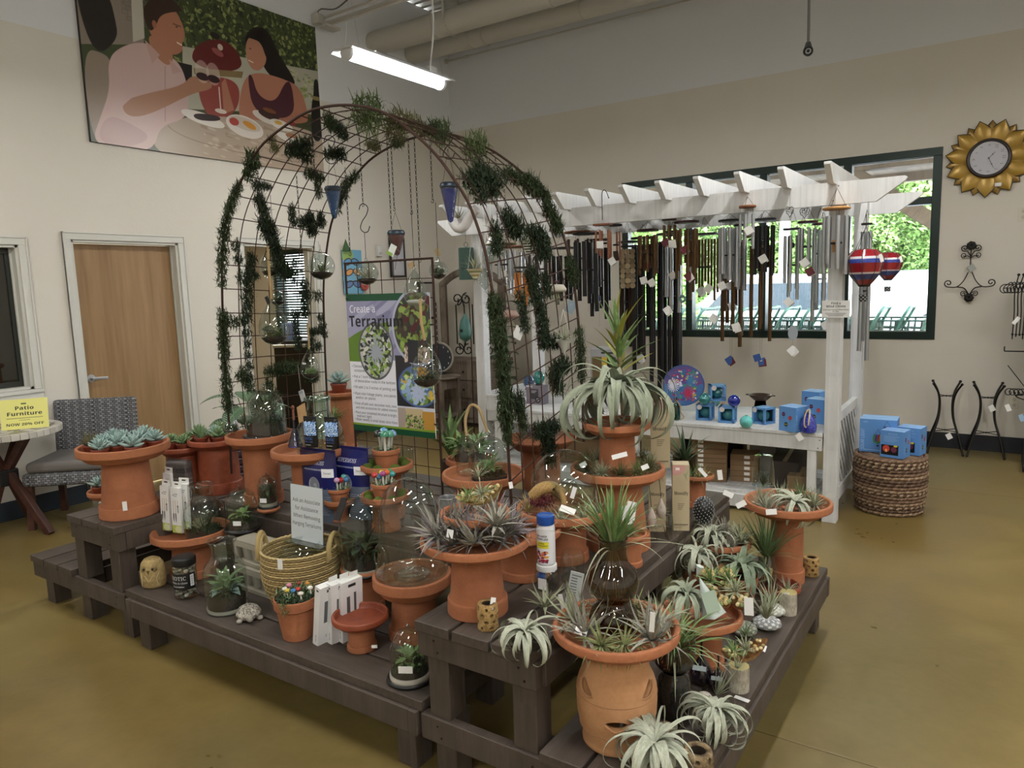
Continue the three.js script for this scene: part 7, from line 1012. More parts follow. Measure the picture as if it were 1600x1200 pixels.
for(let i=0;i<8;i++){const a=i*PI / 4;part('rib',tube([[0.028,-0.1],[0.069,-0.045],[0.0865,0.01],[0.083,0.042],[0.055,0.075]].map(([r,y])=>[r*1.012*Math.cos(a),y,r*1.012*Math.sin(a)]),0.0018,18,5),mat(0x5a4a45,0.4,{metalness:0.5}),t);}
part('collar',lathe([[0.026,-0.108],[0.03,-0.098]],16),M.black,t);for(let i=0;i<4;i++)part('basket_wire',rod([0.02*Math.cos(i*1.57 + 0.8),-0.1,0.02*Math.sin(i*1.57 + 0.8)],[0.018*Math.cos(i*1.57 + 0.8),-0.15,0.018*Math.sin(i*1.57 + 0.8)],0.001,4),M.iron,t);
const bt=canvasTex(64,32,(x)=>{x.fillStyle='#121212';x.fillRect(0,0,64,32);x.fillStyle='#c9c9c9';for(let i=0;i<8;i++)for(let j=0;j<4;j++){x.beginPath();x.arc(4 + i*8 +(j % 2)*4,4 + j*8,2.2,0,7);x.fill();}});part('basket',new THREE.CylinderGeometry(0.027,0.025,0.035,4,1).rotateY(PI / 4).translate(0,-0.166,0),print(bt),t);
part('chain',mg([rod([0.05,0.075,0],[0,ch,0],0.0013,4),rod([-0.04,0.075,0.035],[0,ch,0],0.0013,4),rod([-0.04,0.075,-0.035],[0,ch,0],0.0013,4),rod([0,ch,0],[0,ch + 0.06,0],0.0018,4)]),M.iron,t);part('price_tag',tr(bx(0.016,0.04,0.001,0,0,0,0),0.08,0.03,0.05,0,0.4,0.3),M.paper,t);t.scale.setScalar(s);return t;};
balloon('red, white and blue hot air balloon lantern hanging nearer at the pergola corner',[5.488,1.719,2.82],1.26,0.19);balloon('red, white and blue hot air balloon lantern hanging farther back against the window',[5.509,1.73,1.85],1.1,0.24);
// things on the shelf, y = 0.61
const SY=0.611;
const orbBox=(label,p,turn)=>{const t=thing('orb_box',label,'box',p,turn),m=mat(0x5b8fc4,0.5),w=0.115,h=0.12;part('carton',mg([bx(w,0.014,w,0,0.007,0,0),bx(w,0.014,w,0,h - 0.007,0,0),bx(0.014,h,w,-w / 2 + 0.007,h / 2,0,0),bx(0.014,h,0.014,w / 2 - 0.007,h / 2,w / 2 - 0.007,0),bx(0.014,h,0.014,w / 2 - 0.007,h / 2,-w / 2 + 0.007,0),bx(w,h,0.004,0,h / 2,-w / 2 + 0.002,0)]),m,t);part('window_back',bx(w*0.8,h*0.8,0.004,0,h / 2,-w / 2 + 0.008,0),mat(0x24404c,0.6),t);part('boxed_orb',ball(0.042,0,0.056,0,20),mat(0x2f6e72,0.15),t);part('round_sticker',tr(cyl(0.019,0.019,0.001,0,0,0,18),-0.032,0.1,w / 2 + 0.001,PI / 2),mat(0xc9c4c4,0.5),t);part('badge_ring',tr(new THREE.TorusGeometry(0.011,0.002,6,18),0.042,0.02,w / 2 + 0.001),mat(0x1c3f74,0.5),t);return t;};
orbBox('pale blue boxed orb at the inner end of the front row on the shelf',[4.396,.611,2.637],0.12);orbBox('pale blue boxed orb in the middle of the front row, under the deep blue ball',[4.577,.611,2.67],0.12);orbBox('pale blue boxed orb on top of the front pair, turned to show two windows',[4.455,.749,2.55],0.5);orbBox('pale blue boxed orb apart on the shelf with white dots on its side',[4.822,.611,2.614],-0.45);
const orb=(label,p,r,m)=>{const t=thing('glass_orb',label,'ornament',p);part('orb',ball(r,0,r,0,28),m,t);part('cap',mg([cyl(0.012,0.01,0.006,0,2*r - 0.003,0,12)]),m,t);};
orb('teal glass ball with a silver base resting on the inner blue box',[4.412,.744,2.7].map((v,i)=>i===1?SY + 0.12:v),0.045,new THREE.MeshPhysicalMaterial({color:0x2f7f80,roughness:0.1,metalness:0.4,clearcoat:1}));orb('deep blue glass ball resting on the middle blue box',[4.632,.758,2.7].map((v,i)=>i===1?SY + 0.12:v),0.045,new THREE.MeshPhysicalMaterial({color:0x12248f,roughness:0.08,metalness:0.3,clearcoat:1}));orb('turquoise crackled glass ball at the front edge of the shelf',[4.765,.611,2.851],0.045,new THREE.MeshPhysicalMaterial({color:0x5fc0bd,roughness:0.15,clearcoat:1,bumpMap:rep(grayN,2,2),bumpScale:0.002}));
const sideT=canvasTex(256,320,(x,w,h)=>{x.fillStyle='#5a8ecb';x.fillRect(0,0,w,h);x.save();x.translate(34,300);x.rotate(-PI / 2);x.fillStyle='#a9c6ea';x.font='34px sans-serif';x.fillText('SOLAR LIGHT',0,0,220);x.restore();const bl=(cx,cy,s,cs)=>{cs.forEach((c,i)=>{x.fillStyle=c;x.beginPath();x.ellipse(cx +(i -(cs.length - 1)/ 2)*s*0.36,cy,s*0.3,s,0,0,7);x.fill();});x.fillStyle=cs[0];x.beginPath();x.moveTo(cx - s*0.6,cy + s*0.6);x.lineTo(cx,cy + s*1.3);x.lineTo(cx + s*0.6,cy + s*0.6);x.fill();x.fillStyle='#1a1a1a';x.fillRect(cx - s*0.2,cy + s*1.5,s*0.4,s*0.3);x.strokeStyle='#2a3a55';x.lineWidth=2;x.beginPath();x.moveTo(cx - s*0.7,cy - s*0.5);x.lineTo(cx,cy - s*2.2);x.lineTo(cx + s*0.7,cy - s*0.5);x.stroke();};bl(190,100,40,['#34305c','#8a3040','#3a4a9c']);bl(128,186,42,['#4a8a4a','#3a3f9c','#a83a3a','#c9a83a']);x.fillStyle='#a9c6ea';x.font='20px sans-serif';x.fillText('LED',22,34);x.fillRect(30,296,150,5);});
const endT=canvasTex(256,320,(x,w,h)=>{x.fillStyle='#5a8cca';x.fillRect(0,0,w,h);x.fillStyle='#9bbbe2';x.font='22px sans-serif';x.fillText('BALLOON',84,44);for(let i=0;i<6;i++)x.fillRect(40,62 + i*13,170 -(i*23)% 60,3);x.fillStyle='#0c0c10';x.fillRect(10,170,190,120);x.fillStyle='#c9443a';x.beginPath();x.ellipse(66,216,38,42,0,0,7);x.fill();x.fillStyle='#e8b06a';x.beginPath();x.ellipse(66,238,12,20,0,0,7);x.fill();x.fillStyle='#6a3048';x.beginPath();x.ellipse(150,222,30,34,0,0,7);x.fill();x.fillStyle='#d8cf3e';x.beginPath();x.ellipse(168,178,22,12,0,0,7);x.fill();});
const miniT=canvasTex(256,320,(x,w,h)=>{x.fillStyle='#5f93d0';x.fillRect(0,0,w,h);for(const[cx,cy,s,c,d]of[[70,100,26,'#3a2a50','#b03a3a'],[170,140,26,'#a83232','#c9483e'],[110,230,28,'#2c3a2a','#b9a83a']]){x.fillStyle=c;x.beginPath();x.ellipse(cx,cy,s,s*1.1,0,0,7);x.fill();x.fillStyle=d;x.fillRect(cx - s*0.8,cy - 5,s*1.6,9);x.fillStyle='#20242a';x.fillRect(cx - 5,cy + s*1.6,10,9);}});
const solar=(label,p,turn,w,h,d,tf,ts)=>{const t=thing('solar_light_box',label,'box',p,turn),top=mat(0x86aee0,0.5);part('carton',new THREE.BoxGeometry(w,h,d).translate(0,h / 2,0),[print(ts,0.4),mat(0x5a8cca,0.5),top,top,print(tf,0.4),top],t);part('closing_flap',bx(w*0.98,0.0015,d*0.5,0,h + 0.0008,-d*0.2,0),top,t);return t;};
solar('blue solar light box with three small balloons on the shelf, behind the deep blue glass',[5.07,.611,2.785],-0.42,0.135,0.17,0.14,miniT,sideT);solar('blue solar light box at the back corner of the shelf',[5.17,SY,2.42],-0.3,0.14,0.175,0.14,miniT,sideT);solar('blue solar light box farthest back on the shelf',[5.08,SY,2.15],-0.3,0.14,0.19,0.14,miniT,miniT);
const bs=thing('cobalt_vase','cobalt blue speckled glass ornament with a rope loop and paper tag at the shelf edge','ornament',[5.176,.611,2.833]);part('glass',lathe([[0,0],[0.042,0.0],[0.052,0.012],[0.054,0.05],[0.045,0.09],[0.028,0.122],[0.014,0.135],[0,0.137]],28),new THREE.MeshPhysicalMaterial({color:0xffffff,map:rep(mottle(128,0x0b1478,0x3a4ab8,[30,60],[1,1],241,2),2),roughness:0.1,clearcoat:1}),bs);part('rope_loop',tube([[0.01,0.06,0.055],[0.012,0.13,0.03],[0.004,0.16,0.0],[-0.008,0.15,0.02],[-0.016,0.11,0.045],[-0.012,0.05,0.056],[0,0.045,0.057]],0.005,40,7),mat(0xb5a184,0.9),bs);part('paper_tag',tr(bx(0.04,0.05,0.001,0,0,0,0),-0.04,-0.02,0.075,0,0.2,0.6),labelM,bs);
const plate=thing('painted_glass_plate','round painted glass plate of flowers standing on the shelf','plate',[4.117,.82,2.35],0.25),fl=canvasTex(256,256,(x)=>{const g=x.createLinearGradient(0,0,256,256);x.fillStyle='#5a4a86';x.fillRect(0,0,256,256);x.fillStyle='#3f6aa0';x.fillRect(120,0,136,256);reseed(9);for(let i=0;i<160;i++){x.fillStyle=['#2f4f9c','#8f2a5a','#3a8a6a','#c9c04a','#c04a5a','#2a6a9a','#7a3a8a','#d0d4e4'][i % 8];x.beginPath();x.ellipse(rr(30,226),rr(40,220),rr(4,14),rr(3,8),rr(0,3),0,7);x.fill();}for(const[cx,cy,c]of[[96,76,'#3a7aa8'],[176,92,'#b02a50'],[130,190,'#d6d8e6']])for(let i=0;i<20;i++){x.strokeStyle=c;x.lineWidth=5;x.beginPath();x.moveTo(cx,cy + 14);x.lineTo(cx + 44*Math.cos(i*0.33),cy + 40*Math.sin(i*0.33));x.stroke();}});
part('glass_disc',tr(cyl(0.16,0.16,0.008,0,-0.004,0,48),0,0,0,PI / 2 - 0.15,0,0),[mat(0x35508a,0.2),print(fl,0.15),print(fl,0.15)],plate);part('rim',tr(new THREE.TorusGeometry(0.16,0.006,8,48),0,0,0,-0.15),mat(0x3a5c94,0.15),plate);part('wire_foot',mg([rod([-0.06,-0.12,0.03],[-0.06,-0.14,-0.07],0.004),rod([0.06,-0.12,0.03],[0.06,-0.14,-0.07],0.004)]),M.iron,plate);
const lotus=thing('glass_lotus','pale aqua glass flower on the shelf behind the boxed orbs','ornament',[4.284,.7,2.028]);for(let i=0;i<11;i++){const l=part('petal',leaf(0.12,0.06,{a0:i<5?1.4:0.9,bend:0.3,n:6,fold:0.25,base:0.3,peak:0.55}),new THREE.MeshPhysicalMaterial({color:0x9ccfd0,roughness:0.15,transmission:0.4,thickness:0,...DS}),lotus);l.rotation.y=i*2.4;l.position.y=-0.09;}
const gb=vessel('green_bottle','green glass bottle wrapped with a rope, before the painted plate','bottle',[[4.206,.64,2.75].map((v,i)=>i===1?SY:v),[[0.03,0],[0.034,0.01],[0.032,0.1],[0.014,0.13],[0.012,0.17]]],glassMat(0x2f8a78));part('rope',tube([[0.01,0.15,0.01],[0.04,0.12,0.02],[0.05,0.07,0.03],[0.075,0.03,0.03],[0.05,0.01,0.04]],0.004,24,6),M.jute,gb);
const bowl=thing('bronze_dish','brown metal dish with side handles behind the turned blue box','dish',[4.634,.68,2.004]);part('dish',lathe([[0.05,0],[0.085,0.03],[0.092,0.045],[0.086,0.043],[0.05,0.01]],32),mat(0x4a3a32,0.3,{metalness:0.6}),bowl);part('foot',cyl(0.04,0.05,-0.07,0,0.0,0,20),mat(0x4a3a32,0.4,{metalness:0.6}),bowl);for(const e of[-1,1])part('handle',tr(new THREE.TorusGeometry(0.016,0.004,6,16),e*0.1,0.04,0,PI / 2),mat(0x4a3a32,0.4,{metalness:0.6}),bowl);
const gy=thing('device_box','grey product box with a round dial picture on the shelf behind the mesh','box',[2.816,.584,2.5].map((v,i)=>i===1?SY:v),0.05),dt=canvasTex(128,128,(x)=>{x.fillStyle='#7d7580';x.fillRect(0,0,128,128);x.fillStyle='#3a373c';x.fillRect(28,22,64,70);x.fillStyle='#1d1d1f';x.beginPath();x.arc(88,96,22,0,7);x.fill();x.fillStyle='#8d9296';x.beginPath();x.arc(88,96,13,0,7);x.fill();x.fillStyle='#c9c4cc';x.fillRect(40,34,40,4);x.fillRect(40,44,30,4);x.fillRect(0,0,50,10);});part('carton',new THREE.BoxGeometry(0.17,0.165,0.1).translate(0,0.0825,0),[mat(0x6c6670,0.6),mat(0x6c6670,0.6),mat(0x8a848e,0.6),mat(0x6c6670,0.6),print(dt,0.5),mat(0x6c6670,0.6)],gy);part('flap',bx(0.165,0.0015,0.05,0,0.166,-0.02,0),mat(0x8a848e,0.6),gy);
for(const[l,p,c]of[['green and teal mosaic egg lamp on the grey product box',[2.837,.845,2.5],0x2f9a88],['blue mosaic egg lamp behind the green one',[2.632,.782,2.35],0x5a78b0]]){const t=thing('mosaic_egg',l,'lamp',p);part('egg',ball(0.055,0,0,0,24,0.95,1.15,0.95),new THREE.MeshPhysicalMaterial({color:0xffffff,map:rep(mottle(128,0x163c4a,c,[24,50],[1,1],251 +(c&7),2),2),roughness:0.12,clearcoat:1}),t);part('base',cyl(0.035,0.03,0.02,0,-0.075,0,20),M.black,t);}
const wb=thing('white_crate','white wooden crate at the end of the shelf beside the inner post','crate',[2.736,.611,2.89]);for(const[w,h,d,x,y,z]of[[0.26,0.012,0.2,0,0.006,0],[0.26,0.13,0.012,0,0.07,0.095],[0.26,0.13,0.012,0,0.07,-0.095],[0.012,0.13,0.2,-0.125,0.07,0],[0.012,0.13,0.2,0.125,0.07,0],[0.27,0.02,0.014,0,0.128,0.098]])part('board',bx(w,h,d,x,y,z,0.002),M.white,wb);
const st=thing('framed_print_box','white gift box with a gold flower photograph on the shelf behind the dracaena','box',[3.358,1.001,2.2]),gp=canvasTex(128,96,(x)=>{x.fillStyle='#a3a4a8';x.fillRect(0,0,128,96);x.fillStyle='#6d5a3a';x.fillRect(8,26,46,64);x.fillStyle='#d0b03a';x.fillRect(56,26,34,40);x.fillStyle='#1d1716';x.fillRect(80,26,40,64);x.fillStyle='#333';x.fillRect(52,12,60,5);});part('carton',new THREE.BoxGeometry(0.26,0.3,0.12).translate(0,-0.05,0),[mat(0xb5b6ba,0.6),mat(0xb5b6ba,0.6),mat(0xc9cacd,0.6),mat(0xb5b6ba,0.6),print(gp,0.5),mat(0xb5b6ba,0.6)],st);part('lid_edge',bx(0.264,0.012,0.124,0,0.09,0,0),mat(0xc2c3c7,0.6),st);
// stock under the shelf
for(let i=0;i<9;i++){const t=thing('stock_carton','flat brown stock carton, ' +['lowest','second','third','fourth','fifth','sixth','seventh','eighth','topmost'][i]+ ' in the labelled stack under the shelf','box',[4.42,0.147 + 0.036*i,2.6],0.25);part('carton',bx(0.26,0.034,0.2,0,0.017,0,0.001),mat(0x7a6145,0.8),t);part('label',bx(0.04,0.022,0.001,-0.06,0.018,0.1005,0),labelM,t);}
for(let i=0;i<5;i++){const t=thing('stock_carton','brown stock carton, ' +['lowest','second','third','fourth','topmost'][i]+ ' in the shorter stack under the shelf','box',[4.66,0.147 + 0.042*i,2.5],0.2);part('carton',bx(0.2,0.04,0.18,0,0.02,0,0.001),mat(0x846a4c,0.8),t);part('label',bx(0.04,0.022,0.001,0.02,0.02,0.0905,0),labelM,t);}
for(const[l,p,s,c]of[['long dark carton lying under the shelf',[4.95,0.147,2.35],[0.2,0.2,0.6],0x3a332c],['brown carton with green print near the upright under the shelf',[5.08,0.147,2.6],[0.14,0.13,0.3],0x77654a],['black carton at the back under the shelf',[4.3,0.147,2.15],[0.5,0.28,0.2],0x1d1a18],['white carton at the back under the shelf',[4.7,0.147,2.1],[0.2,0.3,0.2],0xb5b5b2],['wide brown carton at the inner end under the shelf',[3.4,0.147,2.5],[0.7,0.22,0.3],0x6f5a40]]){const t=thing('stock_carton',l,'box',p,0.1);part('carton',bx(s[0],s[1],s[2],0,s[1]/ 2,0,0.002),mat(c,0.8),t);part('tape',bx(0.03,0.001,s[2]*0.98,0,s[1]+ 0.0006,0,0),mat(0x8f7a58,0.5),t);}
const bs2=thing('wicker_hamper','round brown hamper woven of thick banana leaf rope','basket',[5.62,0,2.3]),wm=[0x6a5240,0x7d644e,0x9a8268,0x4c3a2c].map((c)=>mat(c,0.85));
for(let i=0;i<17;i++){const q=i / 16,r=0.205 + 0.018*Math.sin(q*PI*0.8)+ 0.005*q,y=0.016 + 0.375*q;for(const[d,ph]of[[0,0],[0.006,PI]]){const g=tr(new THREE.TorusGeometry(r,0.0125,6,72),0,y,0,PI / 2),p=g.attributes.position;for(let k=0;k<p.count;k++){const a=Math.atan2(p.getZ(k),p.getX(k)),w=Math.sin(a*30 + ph + i*1.9),rad=Math.hypot(p.getX(k),p.getZ(k)),s=(rad + 0.006*w)/ rad;p.setXYZ(k,p.getX(k)*s,p.getY(k)+ 0.006*Math.cos(a*30 + ph + i*1.9),p.getZ(k)*s);}g.computeVertexNormals();part('woven_rope',g,wm[(i*3 +(ph?1:0)+(i % 5?0:1))% 4],bs2);}}
part('base',lathe([[0,0.008],[0.2,0.008]],40),wm[3],bs2);part('lid',lathe([[0.2,0.385],[0.12,0.398],[0,0.4]],40),wm[1],bs2);for(let i=0;i<7;i++)part('lid_rope',tr(new THREE.TorusGeometry(0.03 + 0.027*i,0.013,6,48),0,0.396,0,PI / 2),wm[(i*2)% 3],bs2);
solar('largest blue solar light box on the brown hamper, turned flat to the room',[5.54,0.412,2.26],0.02,0.235,0.235,0.19,sideT,sideT);solar('blue solar light box in front on the hamper, with the dark picture panel',[5.66,0.412,2.42],-0.22,0.15,0.185,0.13,endT,miniT);solar('blue solar light box beside the picture panel one on the hamper',[5.745,0.412,2.275],-0.22,0.15,0.19,0.13,endT,miniT);
// green bell and birdhouse at the inner post, crystals
const bell=thing('green_bell','large dark green cylinder bell hanging beside the inner post','wind chime',[2.385,1.995,2.9]);part('cylinder',lathe([[0,0],[0.062,0],[0.066,-0.006],[0.068,-0.27],[0.064,-0.272],[0.062,-0.02]],32),green,bell);part('ring',tr(new THREE.TorusGeometry(0.02,0.002,6,24),0,0.025,0),M.iron,bell);part('cord',rod([0,0.04,0],[0,0.2,0],0.0015,4),M.cordDark,bell);part('engraving',tube([[0.012,-0.1,0.0675],[0.022,-0.14,0.065],[0.01,-0.18,0.0675],[0.02,-0.22,0.065]],0.0018,16,4),M.black,bell);
for(let i=0;i<9;i++){const t=thing('crystal_sun_catcher','faceted crystal sun catcher, ' +['topmost','second','third','fourth','fifth','sixth','seventh','eighth','lowest'][i]+ ' on the strand beside the inner post','ornament',[2.56 + 0.03*(i % 3),1.62 - 0.085*i,2.75]);part('crystal',tr(new THREE.OctahedronGeometry(0.017),0,0,0),i % 4===2?mat(0x7a98c0,0.1):i % 4===3?mat(0x8a3a40,0.2):glassMat(0xf0f4f6,{ior:1.9}),t);part('bead',ball(0.006,0,0.024,0,8),M.steel,t);part('thread',rod([0,0.02,0],[0,0.085,0],0.0007,3),M.cordDark,t);}
}
// ---------- on and along the walls ----------
{
const W=1024,H=632,tx=canvasTex(W,H,(x)=>{
const poly=(c,...p)=>{x.fillStyle=c;x.beginPath();for(let i=0;i<p.length;i +=2)x.lineTo(p[i],p[i + 1]);x.closePath();x.fill();};
const blob=(c,...p)=>{x.fillStyle=c;x.beginPath();const n=p.length / 2,P=(i)=>[p[2*(i % n)],p[2*(i % n)+ 1]];for(let i=0;i<=n;i++){const a=P(i),b=P(i + 1),m=[(a[0]+ b[0])/ 2,(a[1]+ b[1])/ 2];i?x.quadraticCurveTo(a[0],a[1],m[0],m[1]):x.moveTo(m[0],m[1]);}x.fill();};
const el=(c,cx,cy,rx,ry,a=0)=>{x.fillStyle=c;x.beginPath();x.ellipse(cx,cy,rx,ry,a,0,7);x.fill();};
x.fillStyle='#3c4527';x.fillRect(0,0,W,H);reseed(41);for(let i=0;i<1500;i++)el(['#2a331c','#55602f','#6f7a42','#39452a','#8a9058','#20281a'][i % 6],rr(280,W),rr(0,300),rr(3,13),rr(2,8),rr(0,3));
poly('#857a6d',0,0,228,117,220,269,0,320);for(let i=0;i<40;i++){x.strokeStyle='#6d6358';x.lineWidth=2;x.strokeRect(rr(150,260),rr(0,190),rr(20,40),rr(10,20));}poly('#b5aea0',190,85,232,72,224,246,180,270);blob('#211c18',0,0,110,130,124,209,128,274,45,353,0,210);
poly('#a9a594',370,237,1037,184,1032,371,348,465);for(let i=0;i<60;i++)el(['#8e9a62','#b5b58c','#7a8450'][i % 3],rr(860,1000),rr(210,330),rr(4,16),rr(2,7));
blob('#8b7c6d',0,330,79,332,97,361,49,623,0,620);
// red ceramic cooker
blob('#5c1d1c',401,289,414,235,472,189,552,169,613,197,634,261,511,302);el('#8a4a48',519,224,26,12,0.3);poly('#7d6a48',408,306,630,272,621,298,410,328);blob('#8a3f36',421,331,615,304,590,442,466,487,423,428);el('#1b1716',513,164,22,12);el('#b5a99b',532,202,12,12);
poly('#1b1512',326,299,403,298,395,375,344,374);
// table
blob('#a59482',219,587,284,521,412,477,739,437,1090,460,1071,676,785,655,369,648,231,637);x.strokeStyle='#8a7867';x.lineWidth=4;x.beginPath();x.moveTo(283,535);x.quadraticCurveTo(347,608,1003,592);x.stroke();for(let i=0;i<120;i++)el(['#b5a593','#96846f'][i % 2],rr(430,1000),rr(470,620),rr(4,22),rr(2,5),0.15);
// man
blob('#c0a39d',83,348,137,293,221,256,308,278,363,311,381,413,363,499,252,540,219,634,115,639,-2,639,42,540,82,448);blob('#b2938d',58,533,134,546,224,587,124,638,15,632);x.strokeStyle='#a08680';x.lineWidth=3;x.beginPath();x.moveTo(293,326);x.lineTo(274,523);x.stroke();
blob('#a67459',236,221,321,244,332,291,303,329,244,285);blob('#a87258',246,176,284,126,350,108,380,157,386,201,369,224,370,259,322,284,267,249,241,216);blob('#35231a',225,147,268,92,348,77,390,114,343,123,291,150,273,190,251,218,234,201);el('#9a6149',266,188,9,14);x.strokeStyle='#f0e8e0';x.lineWidth=4;x.beginPath();x.moveTo(348,229);x.lineTo(368,235);x.stroke();el('#2a1a14',353,174,4,2.5);x.strokeStyle='#4a2d20';x.lineWidth=3;x.beginPath();x.moveTo(339,166);x.lineTo(371,169);x.stroke();poly('#b8978f',224,251,277,290,244,328);poly('#b8978f',311,296,358,330,321,347);
blob('#a3765c',118,480,215,435,356,381,400,331,447,344,485,345,477,371,393,401,258,485,170,527,123,522);blob('#c0a39d',90,363,187,363,197,426,122,492,105,520,88,468);
// woman
blob('#17100f',646,136,696,79,772,74,803,152,883,238,894,273,818,283,731,245,703,142,657,177);blob('#a8715a',592,422,628,297,698,257,820,256,922,273,954,385,943,430,601,460);blob('#47202a',647,283,672,272,690,354,778,368,840,263,874,266,881,418,664,434);blob('#ad7a62',654,144,699,112,740,142,754,204,711,254,668,254,648,209);blob('#17100f',649,135,720,87,788,115,778,219,748,196,728,135,679,132);x.strokeStyle='#efe6de';x.lineWidth=3;x.beginPath();x.moveTo(659,221);x.lineTo(683,226);x.stroke();el('#231512',672,174,3.5,2.5);poly('#a8715a',525,337,544,314,574,430,525,453);
// glasses, dishes, bottle
for(const[cx,cy]of[[444,312],[491,311]]){el('rgba(205,190,180,0.55)',cx,cy,30,42);el('#2a1216',cx,cy + 18,27,14);}x.strokeStyle='#d8cdc4';x.lineWidth=5;x.beginPath();x.moveTo(512,354);x.lineTo(512,440);x.stroke();el('#cfc4ba',512,445,26,9);
el('#d6d0c8',433,487,92,22,0.14);blob('#2a1a1a',386,472,502,462,511,484,400,498);el('#d2cac2',619,487,88,42,0.12);el('#bfb2a6',620,476,74,24,0.12);el('#a03f35',569,475,22,15);el('#c98a35',641,478,32,12,0.3);el('#d2cac2',723,434,64,20,0.2);el('#3a2320',741,421,52,16,0.15);el('#7a4c2c',746,402,34,9,0.1);el('#d6d0c8',803,452,60,20,0.15);el('#c9a04a',787,444,20,8);el('#8a2a2c',865,437,15,9);el('#d6d0c8',833,500,62,16,0.2);el('#9a6a4c',851,487,30,10);
blob('#1a1713',997,225,1023,219,1021,286,1036,329,1026,489,963,492,973,341,992,291);poly('#8a7a4a',987,297,1024,296,1023,313,986,314);
});
const t=thing('wall_picture','big unframed photo print of a couple toasting, high on the door wall','picture',[0.016,3.681,3.52],PI / 2);
part('print',new THREE.BoxGeometry(2.46,1.518,0.03),[M.black,M.black,M.black,M.black,print(tx,0.32),M.black],t);
}
{
const c=[6.065,2.65,0.03],t=thing('sunflower_clock','round wall clock framed by yellow metal sunflower petals','clock',c);
const pm=[mat(0x9c7a26,0.28,{metalness:0.25,...DS}),mat(0x86661f,0.28,{metalness:0.25,...DS})],edge=mat(0x2c2208,0.5,{...DS});
const pg=leaf(0.168,0.15,{a0:0.22,bend:-0.35,n:10,fold:-0.28,base:0.62,peak:0.35,tip:0.02});const eg=pg.clone().scale(1.06,1,1.16).translate(-0.002,-0.004,0);
for(let i=0;i<22;i++){const o=i % 2,a=i / 22*2*PI + 0.1,p=part('petal',pg,pm[o],t);const s=o?1.0:1.05;p.scale.set(s*1.12,s,o?0.85:1.0);p.position.set(0.135*Math.cos(a),0.135*Math.sin(a),o?-0.012:0.004);p.rotation.set(PI / 2,0,0);p.rotation.set(PI / 2,a,0,'ZXY');p.rotation.set(0,0,0);const m=new THREE.Matrix4().makeBasis(V3(Math.cos(a),Math.sin(a),0),V3(0,0,1),V3(Math.sin(a),-Math.cos(a),0));p.quaternion.setFromRotationMatrix(m);part('petal_edge',eg,edge,p);}
const ft=canvasTex(256,256,(x)=>{x.fillStyle='#c3c3cc';x.fillRect(0,0,256,256);x.fillStyle='#1d1f26';x.font='25px serif';x.textAlign='center';for(let i=1;i<=12;i++){const a=i / 12*2*PI;x.fillText(String(i),128 + 98*Math.sin(a),137 - 98*Math.cos(a));}});
part('dial',tr(cyl(0.148,0.148,0.01,0,0,0,48),0,0,0.02,PI / 2),[M.black,print(ft,0.3),M.black],t);part('bezel',tr(new THREE.TorusGeometry(0.156,0.014,10,56),0,0,0.03),mat(0x23181a,0.3),t);part('cover_glass',tr(cyl(0.148,0.148,0.002,0,0,0,40),0,0,0.036,PI / 2),glassMat(),t);
const hand=(a,l,w)=>part('hand',mg([tr(bx(w,l,0.002,0,l / 2 - 0.01,0,0),0,0,0.033,0,0,-a),tr(bx(w*2.6,w*2.6,0.002,0,0,0,0),l*0.55*Math.sin(a),l*0.55*Math.cos(a),0.033,0,0,0.78 - a)]),M.black,t);hand(0.76,0.078,0.004);hand(2.72,0.105,0.004);part('hub',tr(cyl(0.006,0.006,0.004,0,0,0,12),0,0,0.033,PI / 2),M.black,t);
part('price_sticker',bx(0.05,0.03,0.001,0.08,-0.235,0.025,0),labelM,t);
}
const scroll=(cx,cy,r,a0,dir,turns=1.4,n=20)=>[...Array(n + 1).keys()].map((i)=>{const q=i / n,a=a0 + dir*q*turns*2*PI,k=r*(1 - 0.8*q);return[cx + k*Math.cos(a),cy + k*Math.sin(a),0];});
{
const t=thing('iron_wall_hook','black scrolled iron wall ornament with a packet on it, below the clock','wall ornament',[5.969,1.674,.04]),R=(p,r=0.005)=>part('scroll',tube(p,r,40,6),M.iron,t);
R([[0,0.2,0],[-0.002,0.1,0],[0,0.02,0]]);for(const e of[-1,1]){R([[0,0.12,0],[e*0.03,0.17,0],...scroll(e*0.05,0.2,0.028,e>0?-1.2:PI + 1.2,e,1.3)]);R([[0,0.11,0],[e*0.03,0.13,0],...scroll(e*0.055,0.135,0.024,e>0?-1.4:PI + 1.4,e,1.2)],0.004);R([[e*0.015,-0.02,0],[e*0.05,-0.1,0.01],[e*0.1,-0.15,0.03],...scroll(e*0.165,-0.115,0.035,e>0?-1.6:PI + 1.6,e,1.3).map((p)=>[p[0],p[1],0.04])]);R([[e*0.1,-0.15,0.02],[e*0.04,-0.165,0],[0,-0.23,0]]);R([[0,-0.24,0],[e*0.025,-0.2,0],...scroll(e*0.045,-0.215,0.024,e>0?1.2:PI - 1.2,-e,1.2)],0.004);}
for(const y of[0.22,-0.25])for(let i=0;i<7;i++)part('leaf_cluster',ball(0.02,0.02*Math.cos(i*0.9),y + 0.02*Math.sin(i*0.9),0.006,8,1,1,0.5),M.iron,t);part('packet',tr(bx(0.06,0.055,0.012,0,0,0,0.004),0.01,0.02,0.015,0,0,0.6),mat(0xa9aca6,0.25),t);
}
